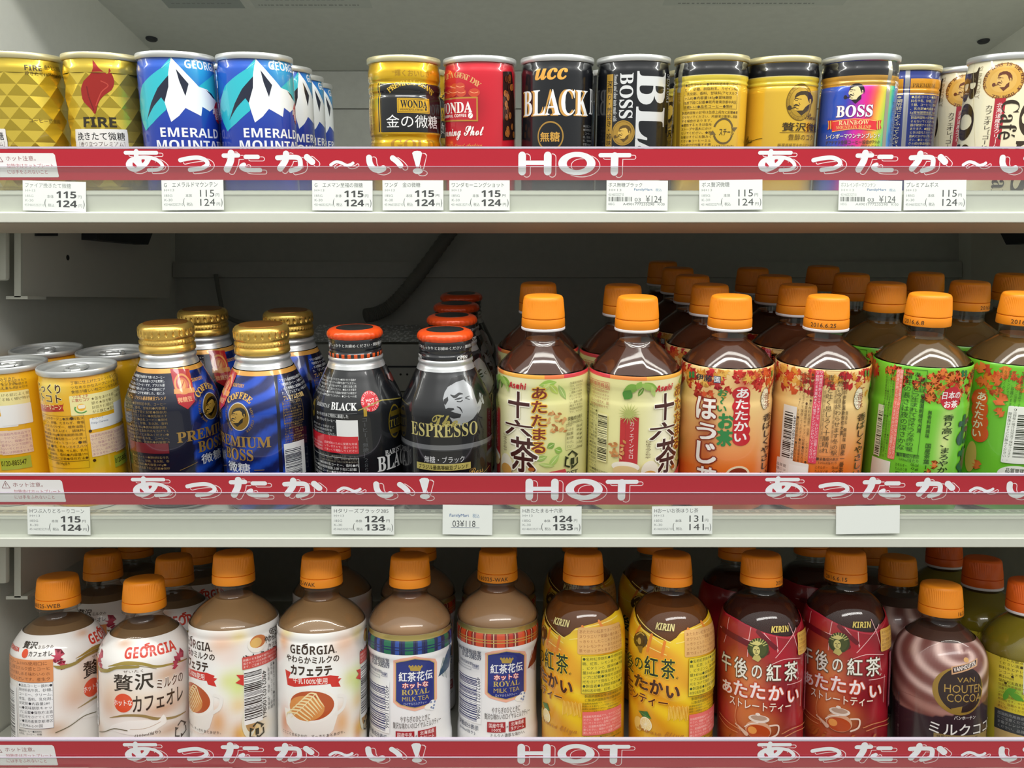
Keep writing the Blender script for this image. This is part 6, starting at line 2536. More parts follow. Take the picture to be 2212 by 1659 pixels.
# ------------------------------------------------------------------ shelves
SHELF_LABEL = {1: 'white sloping shelf holding the steel coffee cans, red banner along its front',
               2: 'white sloping shelf holding soup cans, aluminium bottles and tea bottles',
               3: 'white lowest shelf holding milk coffee, milk tea and cocoa bottles'}
FT = math.radians(FRONT_TILT)
lav = mat('acrylic_edge', '#c9c0d0', 0.35)
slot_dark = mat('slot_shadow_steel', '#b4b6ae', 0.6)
x0, x1 = LX + 2, RX - 2
for row in (1, 2, 3):
    d0, z0, t = ROWS[row]
    sh = link('shelf', None)
    sh.location = (0, d0 * MM, ZC + z0 * MM)
    tag(sh, SHELF_LABEL[row], 'shelf', 'shelves of the hot drinks case')
    depth = 418 if row < 3 else 424
    o = MB().box(x0, x1, 8.2, depth, -1.6, 0).build('deck', M['shelf_white'], sh)
    o.rotation_euler = (math.radians(t), 0, 0)
    o = MB().prism([(8, -1.5), (8, 12), (-3, 12), (-3, 10.2), (-3.4, 10.2), (-3.4, 9.2), (-3, 9.2), (-3, -2), (-7.5, -2.4), (-8, -3), (-8, -9), (-7.4, -9.5), (0, -9.5), (0, -1.5)], x0, x1).build('price_rail', M['shelf_white'], sh)
    o.rotation_euler = (FT, 0, 0)
    o.location = (0, 0, FRONT_DROP[row] * MM)
    o = MB().prism([(-5.0, -11.2), (34, -11.2), (34, 0), (9, 0), (1, -9.0)], x0, x1).build('front_beam', M['shelf_underside'], sh)
    o.location = (0, 0, FRONT_DROP[row] * MM)
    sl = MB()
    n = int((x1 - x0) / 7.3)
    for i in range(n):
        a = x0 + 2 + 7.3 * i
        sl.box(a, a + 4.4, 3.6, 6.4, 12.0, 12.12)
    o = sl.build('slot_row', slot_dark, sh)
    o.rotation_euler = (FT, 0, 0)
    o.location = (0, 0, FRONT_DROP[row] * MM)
    o = MB().box(x0, x1, 0.4, 1.8, 12.05, 40.0).build('clear_fence', M['acrylic'], sh)
    o.rotation_euler = (FT, 0, 0)
    o.location = (0, 0, FRONT_DROP[row] * MM)
    o = MB().box(x0, x1, -0.6, 2.2, 40.0, 41.3).build('fence_edge', lav, sh)
    o.rotation_euler = (FT, 0, 0)
    o.location = (0, 0, FRONT_DROP[row] * MM)
    o = MB().prism([(-7.6, -2.35), (-7.0, -2.35), (-1.2, 28.0), (-1.8, 28.0)], x0, x1).build('clear_flap', M['flap'], sh)
    o.rotation_euler = (FT, 0, 0)
    o.location = (0, 0, FRONT_DROP[row] * MM)
    o = MB().box(x0, x1, -1.95, -1.1, 28.0, 28.35).build('flap_edge', lav, sh)
    o.rotation_euler = (FT, 0, 0)
    o.location = (0, 0, FRONT_DROP[row] * MM)

# ------------------------------------------------------------------ red banners on the three shelf fronts
K1, OX, OY = 6.144, 260, 1010
bx_ = lambda X: (X - CX) * 0.3172
by_ = lambda Y: 19.0 + (1088.0 - Y) / 2.98


def Z1(pts):
    return [(bx_(260 + a / 6.144), by_(1010 + b / 6.144)) for a, b in pts]


def Z2(pts):
    return [(bx_(600 + a / 6.144), by_(1010 + b / 6.144)) for a, b in pts]


def Z3(pts):
    return [(bx_(1120 + a / 7.9), by_(1015 + b / 7.9)) for a, b in pts]


mz = 0.3172 / 6.144
KANA = []
for zf, pts, w in (
        (Z1, [(165, 145), (575, 145)], 50), (Z1, [(310, 128), (302, 200), (312, 280)], 62),
        (Z1, [(480, 205), (420, 285), (300, 350), (205, 340), (178, 280), (250, 220), (400, 200), (550, 220), (635, 290), (590, 345), (450, 355)], 47),
        (Z1, [(882, 235), (1000, 212), (1130, 205), (1225, 240), (1235, 290), (1150, 335), (1000, 352)], 56),
        (Z1, [(1465, 180), (1655, 176)], 58), (Z1, [(1565, 150), (1552, 240), (1495, 345)], 90),
        (Z1, [(1755, 195), (1915, 195)], 58), (Z1, [(1725, 290), (1685, 315), (1725, 345), (1800, 355), (1935, 355)], 58),
        (Z2, [(88, 206), (250, 198), (365, 208), (388, 265), (368, 330), (255, 362)], 64), (Z2, [(205, 158), (192, 235), (115, 335)], 84),
        (Z2, [(480, 200), (545, 255)], 84), (Z2, [(792, 292), (860, 256), (930, 266), (1000, 298), (1060, 288), (1088, 270)], 40),
        (Z2, [(1305, 205), (1312, 270), (1352, 332), (1430, 355), (1490, 335)], 80), (Z2, [(1618, 210), (1680, 255), (1720, 300)], 74)):
    q = zf(pts)
    KANA.append((catmull(q, 6) if len(q) > 2 else q, w * mz))
BANG = (Z2([(1878, 148), (1905, 126), (1945, 121), (1990, 126), (2012, 150), (1965, 322), (1928, 322)]), Z2([(1948, 368)])[0], 66 * mz, 36 / 6.144 / 2.98)
m3 = 0.3172 / 7.9
HOT = [(Z3([(185, 190), (185, 440)]), 130 * m3), (Z3([(622, 190), (622, 440)]), 130 * m3), (Z3([(200, 303), (600, 303)]), 74 * m3),
       (Z3([(1525, 185), (2015, 185)]), 74 * m3), (Z3([(1765, 200), (1765, 445)]), 130 * m3)]
OO = (Z3([(1122, 315)])[0], 318 * m3, 182 / 7.9 / 2.98, 145 * m3, 80 / 7.9 / 2.98)


def banner(row, dx, red):
    s = Sheet()
    s.step = 0.012
    s.shape((np.array([(x0, 19.0), (x1, 19.0), (x1, 39.8), (x0, 39.8)]), [(0, 1, 2, 3)]), red)

    def word(off, ox, oy, g, col, lay, which):
        V, F = [], []

        def put(vf):
            n = sum(len(q) for q in V)
            V.append(np.asarray(vf[0], float))
            F.extend(tuple(i + n for i in q) for q in vf[1])

        if which == 'kana':
            for q, w in KANA:
                put(stroke_shape(q, w + 2 * g))
            cx, cy = sum(a for a, b in BANG[0]) / len(BANG[0]), sum(b for a, b in BANG[0]) / len(BANG[0])
            tri = [(a + (g if a > cx else -g), b + (g if b > cy else -g)) for a, b in BANG[0]]
            put((np.array(tri), [tuple(range(len(tri)))]))
            put(ellipse_shape(BANG[1][0], BANG[1][1], BANG[2] + g, BANG[3] + g))
        else:
            for q, w in HOT:
                put(stroke_shape(q, w + 2 * g))
            put(ring_shape(OO[0][0], OO[0][1], OO[1] + g, OO[2] + g, OO[3] + 2 * g, OO[4] + 2 * g, 64))
        W, F = union(np.concatenate(V), F)
        s.shape((W + np.array([off + ox, oy]), F), col, 0, lay)

    for off, which in ((dx, 'kana'), (dx, 'hot'), (dx + 434.6, 'kana'), (dx - 434.6, 'hot')):
        lo = min(a for q, _ in (KANA if which == 'kana' else HOT) for a, b in q) + off
        hi = max(a for q, _ in (KANA if which == 'kana' else HOT) for a, b in q) + off
        if hi > x1 + 60 or lo < x0:
            continue
        word(off, 3.2, -1.35, 0.10, '#f4dfe2', 3, which)
        word(off, 3.2, -1.35, -0.42, red, 5, which)
        word(off, 0, 0, 0.28, red, 7, which)
        word(off, 0, 0, 0, '#eceef2', 9, which)
        if which == 'kana':
            for h in ([(252, 262), (300, 312), (268, 322), (244, 300)], [(368, 228), (414, 230), (376, 270)], [(470, 312), (522, 246), (548, 262), (554, 284), (508, 318), (478, 322)]):
                s.shape(poly_shape([(a + off, b) for a, b in catmull(Z1(h), 3, True)]), red, 0, 10.5)
    # caution panel at the end of the strip
    a = bx_(137) + dx
    s.lay = 10
    pts = [(a - 62, 21.0), (a - 0.6, 21.0), (a, 21.6), (a - 0.3, 24), (a - 1.0, 35.8), (a - 2.2, 37.0), (a - 62, 37.2)]
    s.shape((np.array(pts), [tuple(range(len(pts)))]), '#eceaea', 0, 12)

    def txt(t, q0, r0, q1, r1, col, w=0.0):
        V, F = layout(t, w)
        lo, hi = V.min(0), V.max(0)
        s.shape(((V - lo) / (hi - lo) * np.array([q1 - q0, r1 - r0]) + np.array([q0, r0]), F), col, 0, 13)

    txt('ホット注意。', a - 35, 32.0, a - 14.5, 35.2, '#8a3038', 0.006)
    txt('加熱中はホットプレート', a - 35, 27.3, a - 3.0, 30.1, '#b0505a', 0.0)
    txt('には手をふれないこと', a - 35, 23.2, a - 7.5, 26.0, '#b0505a', 0.0)
    tri = [(a - 42.6, 31.2), (a - 37.2, 31.2), (a - 39.9, 36.2)]
    for i in range(3):
        s.shape(stroke_shape([tri[i], tri[(i + 1) % 3]], 0.35), '#7a2a30', 0, 13)
    s.shape(stroke_shape([(a - 39.9, 34.6), (a - 39.9, 32.9)], 0.4), '#7a2a30', 0, 13)
    s.shape(ellipse_shape(a - 39.9, 32.1, 0.25, 0.25, 10), '#7a2a30', 0, 13)
    return s


BAN = {1: (-4.9, 'red plastic banner with white lettering on the shelf of steel cans'),
       2: (0.0, 'red plastic banner with white lettering below the soup cans and tea bottles'),
       3: (-5.5, 'red plastic banner with white lettering below the milk tea bottles')}
back_plastic = mat('red_banner_plastic', '#b61f31', 0.4)
for row, (dx, l) in BAN.items():
    root = link('shelf_banner', None)
    root.matrix_world = front_matrix(row)
    tag(root, l, 'banner', 'red banners on the shelf fronts')
    link('printed_face', banner(row, dx, '#b61f31').mesh('printed_face', M['film_ink']), root).location = (0, -0.4 * MM, 0)
    MB().box(x0, x1, -0.42, 0.35, 19.0, 39.8).build('strip', back_plastic, root)

# ------------------------------------------------------------------ price cards in the rails


def card_sheet(W, H, kind, name='', top='', low='', small=('H+13', '185G', 'K-30', '4514603252710'), faint=False, thin=False):
    s = Sheet()
    s.shape((np.array([(0, 0), (W, 0), (W, H), (0, H)]), [(0, 1, 2, 3)]), '#fafbfa')

    def t(x, a, b, c, d, col, w=0.0):
        V, F = layout(x, w)
        if not len(V):
            return
        lo, hi = V.min(0), V.max(0)
        s.shape(((V - lo) / (hi - lo) * np.array([(c - a) * W, (d - b) * H]) + np.array([a * W, (1 - d) * H]), F), col, 0, 3)

    ink = '#8a8c8c' if faint else '#4a4c50'
    pale = '#b4b6b6' if faint else '#8c8e92'
    if kind == 'price':
        n = min(0.93, 0.045 + 0.072 * len(name))
        t(name, 0.04, 0.07, n, 0.23, ink)
        t(small[0], 0.04, 0.29, 0.20, 0.37, pale)
        t(small[1], 0.04, 0.47, 0.17, 0.55, pale)
        t(small[2], 0.04, 0.62, 0.17, 0.70, pale)
        t(small[3], 0.03, 0.77, 0.34, 0.85, pale)
        t('本体', 0.385, 0.46, 0.49, 0.57, ink)
        dig = (lambda q: q) if thin else heavy
        col = '#2c2e30'
        x = 0.62 if thin else 0.53
        t(dig(top), x, 0.33, 0.85, 0.56, col, -0.0 if thin else 0.01)
        t('円', 0.875, 0.46, 0.93, 0.56, ink)
        t('(', 0.345, 0.60, 0.37, 0.88, col)
        t('税込', 0.40, 0.75, 0.50, 0.86, ink)
        t(dig(low), x, 0.63, 0.86, 0.86, col, 0.0 if thin else 0.01)
        t('円', 0.885, 0.76, 0.94, 0.86, ink)
        t(')', 0.955, 0.62, 0.98, 0.90, col)
    elif kind == 'barcode':
        t(name, 0.03, 0.07, 0.58, 0.22, ink)
        t('H+13', 0.04, 0.28, 0.24, 0.36, pale)
        t(small[3], 0.03, 0.43, 0.28, 0.52, pale)
        rnd = random.Random(len(name))
        q = 0.03
        while q < 0.42:
            w = rnd.choice([0.004, 0.008, 0.012])
            s.shape((np.array([(q * W, 0.30 * H), ((q + w) * W, 0.30 * H), ((q + w) * W, 0.45 * H), (q * W, 0.45 * H)]), [(0, 1, 2, 3)]), '#2c2e30', 0, 3)
            q += w + rnd.choice([0.005, 0.008, 0.012])
        t('FamilyMart', 0.45, 0.26, 0.75, 0.36, '#3a6aa8', 0.012)
        t('税込', 0.80, 0.26, 0.90, 0.36, '#5a88b8')
        t('03', 0.46, 0.58, 0.56, 0.70, '#5c5e60')
        t('¥124', 0.64, 0.50, 0.90, 0.72, '#5c5e60')
        s.shape((np.array([(0.46 * W, 0.26 * H), (0.9 * W, 0.26 * H), (0.9 * W, 0.275 * H), (0.46 * W, 0.275 * H)]), [(0, 1, 2, 3)]), '#5c5e60', 0, 3)
        t('185G', 0.03, 0.75, 0.13, 0.83, pale)
        t('A4901777235298', 0.27, 0.75, 0.78, 0.83, ink)
        t('K-30', 0.84, 0.75, 0.95, 0.83, ink)
    elif kind == 'ticket':
        t('FamilyMart', 0.14, 0.30, 0.53, 0.43, '#2f62a4', 0.014)
        t('税込', 0.60, 0.29, 0.74, 0.43, '#5a88b8')
        t('03¥118', 0.20, 0.52, 0.66, 0.74, '#2c3036')
        s.shape((np.array([(0.17 * W, 0.23 * H), (0.74 * W, 0.23 * H), (0.74 * W, 0.245 * H), (0.17 * W, 0.245 * H)]), [(0, 1, 2, 3)]), '#2f4a70', 0, 3)
    return s


CARDS = [
    (1, 43, 180, 'price', 'ファイア挽きたて微糖', '115', '124', True, False, 1.5, 'worn white price card below the gold flame cans'),
    (1, 346, 480, 'price', 'G　エメラルドマウンテン', '115', '124', False, True, -0.5, 'white price card with thin figures below the blue mountain cans'),
    (1, 672, 803, 'price', 'G　エメマン至福の微糖', '115', '124', False, False, 0.4, 'white price card below the empty gap beside the ribbed gold can'),
    (1, 825, 957, 'price', 'ワンダ　金の微糖', '115', '124', False, False, 0.0, 'white price card below the ribbed gold can with black panel'),
    (1, 970, 1101, 'price', 'ワンダモーニングショット', '115', '124', False, False, 0.0, 'white price card below the red coffee can'),
    (1, 1311, 1444, 'barcode', 'ボス無糖ブラック', '', '', False, False, 0.3, 'barcoded price card below the black can with lettering running down'),
    (1, 1513, 1650, 'price', 'ボス贅沢微糖', '115', '124', False, True, -0.8, 'white price card with thin figures below the gold beaded cans'),
    (1, 1815, 1952, 'barcode', 'ボスレインボーマウンテン', '', '', True, False, 0.5, 'faded barcoded price card below the rainbow can'),
    (1, 1957, 2092, 'price', 'プレミアムボス', '115', '124', False, True, -0.4, 'white price card with thin figures below the dark blue can'),
    (2, 54, 190, 'price', 'Hつぶ入りとろーりコーン', '115', '124', False, False, 0.6, 'smudged white price card below the yellow soup cans'),
    (2, 714, 850, 'price', 'Hタリーズブラック285', '124', '133', False, False, 0.3, 'white price card reading 124 and 133 below the orange-capped black bottle'),
    (2, 955, 1063, 'ticket', '', '', '', False, False, 0.8, 'small white price ticket below the black espresso bottle'),
    (2, 1124, 1257, 'price', 'Hあたたまる十六茶', '124', '133', False, False, 0.0, 'white price card reading 124 and 133 below the pale green tea bottles'),
    (2, 1410, 1541, 'price', 'Hおーいお茶ほうじ茶', '131', '141', False, True, -0.3, 'white price card reading 131 and 141 below the roasted tea bottles'),
    (2, 1810, 1948, 'blank', '', '', '', False, False, -1.0, 'blank white card in the rail below the bright green tea bottles'),
    (3, 57, 188, 'price', 'H贅沢ミルクのカフェオレ', '124', '133', False, False, 0.0, 'white price card in the bottom rail below the beige milk coffee bottles'),
    (3, 363, 500, 'price', 'Hやわらかミルクのカフェラテ', '124', '133', False, False, 0.0, 'white price card in the bottom rail below the latte bottles'),
]
paper = mat('card_paper', '#eceeec', 0.8)
for row, a, b, kind, nm, tp, lw, faint, thin, rot, l in CARDS:
    xa, xb = bx_(a), bx_(b)
    W, H = xb - xa, 20.4 if row == 1 else 19.4
    root = link('price_card', None)
    zb = -1.2 if row == 1 else -0.6
    if kind == 'ticket':
        H, zb = 20.6, -0.6
    if row == 3:
        zb = 1.4
    root.matrix_world = front_matrix(row) @ Matrix.Translation((xa * MM, -6.0 * MM, zb * MM)) @ Matrix.Rotation(math.radians(-10.2), 4, 'X') @ Matrix.Rotation(math.radians(rot), 4, 'Y')
    tag(root, l, 'price card', 'price cards in the shelf rails')
    link('printed_face', card_sheet(W, H, kind, nm, tp, lw, faint=faint, thin=thin).mesh('printed_face', M['paper_ink']), root)
    MB().box(0, W, 0.0, 0.35, 0, H).build('card_stock', paper, root)

# ------------------------------------------------------------------ shelf brackets on the side walls


def bracket(row, side, label):
    d0, z0, t = ROWS[row]
    root = link('shelf_bracket', None)
    xw = LX if side < 0 else RX
    root.location = (xw * MM, 0, ZC + z0 * MM)
    tag(root, label, 'bracket', 'brackets below the shelves')
    k = -side                                            # into the case
    bot = lambda y: -60.0 - 0 + 0.10 * (y - 650) - (6 if row == 2 else -6)
    top = lambda y: (y - 580) * math.tan(math.radians(t)) - 3.0
    q = 23.0
    xs = lambda a, b: (min(a * k, b * k), max(a * k, b * k))
    a, b = xs(q - 2.2, q)
    MB().prism([(655, bot(655)), (940, bot(940)), (940, top(940) - 30), (880, top(880) - 14), (655, top(655) - 16)], a, b).build('side_plate', M['bracket'], root)
    a, b = xs(q - 4.5, q + 0.6)
    MB().prism([(652, bot(655) - 1), (655, bot(655) - 1), (655, top(655) - 16), (652, top(655) - 16)], a, b).build('front_edge', M['shelf_white'], root)
    a, b = xs(12, q + 6)
    MB().prism([(652, bot(655) - 2.4), (678, bot(678) - 2.4), (678, bot(678)), (652, bot(655))], a, b).build('foot_flange', M['shelf_white'], root)
    a, b = xs(0.5, q - 6)
    MB().box(a, b, 644, 650, bot(650) + 12, top(650) - 16, bev=2.0).build('cover_plate', M['shelf_white'], root)
    a, b = xs(q, q + 1.5)
    MB().prism([(672, top(672) - 22), (704, top(704) - 24), (704, top(704) - 10), (672, top(672) - 8)], a, b).build('hanger_plate', M['dark_steel'], root)
    for y in (680, 696):
        s = MB().lathe([(2.2, 0), (2.2, 1.0), (0.3, 1.6)], 14).build('screw', M['steel'], root)
        s.rotation_euler = (0, math.radians(90 * k), 0)
        s.location = ((q + 1.5) * k * MM, y * MM, (top(y) - 15) * MM)
    a, b = xs(q, q + 14)
    MB().prism([(745, top(745) - 30), (850, top(850) - 42), (870, top(870) - 20), (745, top(745) - 8)], a, b).build('cable_box', M['dark_steel'], root)
    s = MB().lathe([(2.4, 0), (2.4, 0.3)], 14).build('hole', M['rubber'], root)
    s.rotation_euler = (0, math.radians(90 * k), 0)
    s.location = (q * k * MM, 722 * MM, (bot(722) + 34) * MM)
    return root


bracket(1, -1, 'white steel bracket on the wall below the shelf of gold flame cans')
bracket(1, 1, 'dim steel bracket on the wall above the bright green tea bottles')
bracket(2, -1, 'white steel bracket on the wall above the beige milk coffee bottles')

# faded instruction stickers on the ceiling
sticker('ceiling_sticker', -345, -268, 800, 838, '#a0a6a4', 2, 'grey sticker on the ceiling above the blue mountain cans', 1)
sticker('ceiling_sticker', -258, -140, 800, 838, '#c3c7c3', 3, 'pale instruction sticker on the ceiling above the empty gap', 2)
sticker('ceiling_sticker', 150, 330, 796, 832, '#c3c7c3', 4, 'pale instruction sticker on the ceiling above the rainbow can', 3)

# ------------------------------------------------------------------ drinks
M['tea_brown'] = mat('roasted_tea', (0.16, 0.048, 0.022), 0.08, trans=0.55, ior=1.33)
M['tea_sixteen'] = mat('blended_tea', (0.15, 0.05, 0.028), 0.08, trans=0.55, ior=1.33)
M['tea_green'] = mat('green_tea', (0.22, 0.12, 0.035), 0.08, trans=0.55, ior=1.33)
M['tea_red'] = mat('black_tea', (0.06, 0.016, 0.012), 0.08, trans=0.35, ior=1.33)
M['tea_lemon'] = mat('lemon_tea', (0.30, 0.10, 0.025), 0.08, trans=0.5, ior=1.33)
M['milk_coffee'] = mat('milk_coffee', '#7d6245', 0.30, coat=0.3)
M['milk_tea'] = mat('milk_tea', '#a57f5c', 0.30, coat=0.3)
M['latte'] = mat('latte', '#94734f', 0.30, coat=0.3)
M['cocoa'] = mat('cocoa_drink', '#4c332c', 0.30, coat=0.3)
M['lemon_juice'] = mat('honey_lemon', '#8a7c22', 0.22, trans=0.15, ior=1.33, coat=0.3)

PROTO = {}
PROTO['flame'] = make_can('coffee_can', P['flame'], True)
PROTO['mountain'] = make_can('coffee_can', P['mountain'])
PROTO['ribbed'] = make_can('coffee_can', P['ribbed'], True)
PROTO['red'] = make_can('coffee_can', P['red'])
PROTO['black_serif'] = make_can('coffee_can', P['black_serif'])
PROTO['black_down'] = make_can('coffee_can', P['black_down'])
PROTO['gold'] = make_can('coffee_can', P['gold'], True)
PROTO['rainbow'] = make_can('coffee_can', P['rainbow'])
PROTO['blue_band'] = make_can('coffee_can', P['blue_band'], True)
PROTO['cream'] = make_can('coffee_can', P['cream'])
PROTO['corn'] = make_can('soup_can', P['corn'])
PROTO['medallion'] = make_alu_bottle('coffee_bottle', P['medallion'], 105.0, 'gold')
PROTO['black_print'] = make_alu_bottle('coffee_bottle', P['black_print'], 105.6, 'striped')
PROTO['portrait'] = make_alu_bottle('coffee_bottle', P['portrait'], 106.0, 'plain')
PROTO['sixteen'] = make_bottle('tea_bottle', P['sixteen'], TEA_PROF, 156.5, M['tea_sixteen'], 125.5, 'cap_orange', 'ring_white', (105.8, 122.5, 9, 'panel'))
PROTO['roasted'] = make_bottle('tea_bottle', P['roasted'], TEA2_PROF, 156.5, M['tea_brown'], 127.5, 'cap_orange', 'ring_white', (109.9, 125.8, 10, 'gem'))
PROTO['leafgreen'] = make_bottle('tea_bottle', P['leafgreen'], TEA3_PROF, 158.5, M['tea_green'], 129.5, 'cap_orange', None, (111.8, 127.8, 10, 'gem'))
PROTO['milkcoffee'] = make_bottle('coffee_bottle', P['milkcoffee'], SHORT_PROF, 132.5, M['milk_coffee'], 99.0, 'cap_orange', 'pet')
PROTO['latte'] = make_bottle('coffee_bottle', P['latte'], LATTE_PROF, 152.0, M['latte'], 119.5, 'cap_orange', 'pet')
PROTO['royal_blue'] = make_bottle('milk_tea_bottle', P['royal_blue'], ROYAL_PROF, 150.0, M['milk_tea'], 118.5, 'cap_orange', 'pet')
PROTO['royal_red'] = make_bottle('milk_tea_bottle', P['royal_red'], ROYAL_PROF, 150.0, M['milk_tea'], 119.5, 'cap_orange', 'pet')
PROTO['lemontea'] = make_bottle('tea_bottle', P['lemontea'], BULLET_PROF, 151.0, M['tea_lemon'], 116.0, 'cap_deep', 'pet')
PROTO['tartan'] = make_bottle('tea_bottle', P['tartan'], BULLET_PROF, 151.0, M['tea_red'], 118.0, 'cap_deep', 'pet')
PROTO['cocoa'] = make_bottle('cocoa_bottle', P['cocoa'], COCOA_PROF, 128.5, M['cocoa'], 97.0, 'cap_orange', 'pet')
PROTO['honeylemon'] = make_bottle('lemon_bottle', P['honeylemon'], LEMON_PROF, 131.0, M['lemon_juice'], 104.5, 'cap_red', 'ring_white')

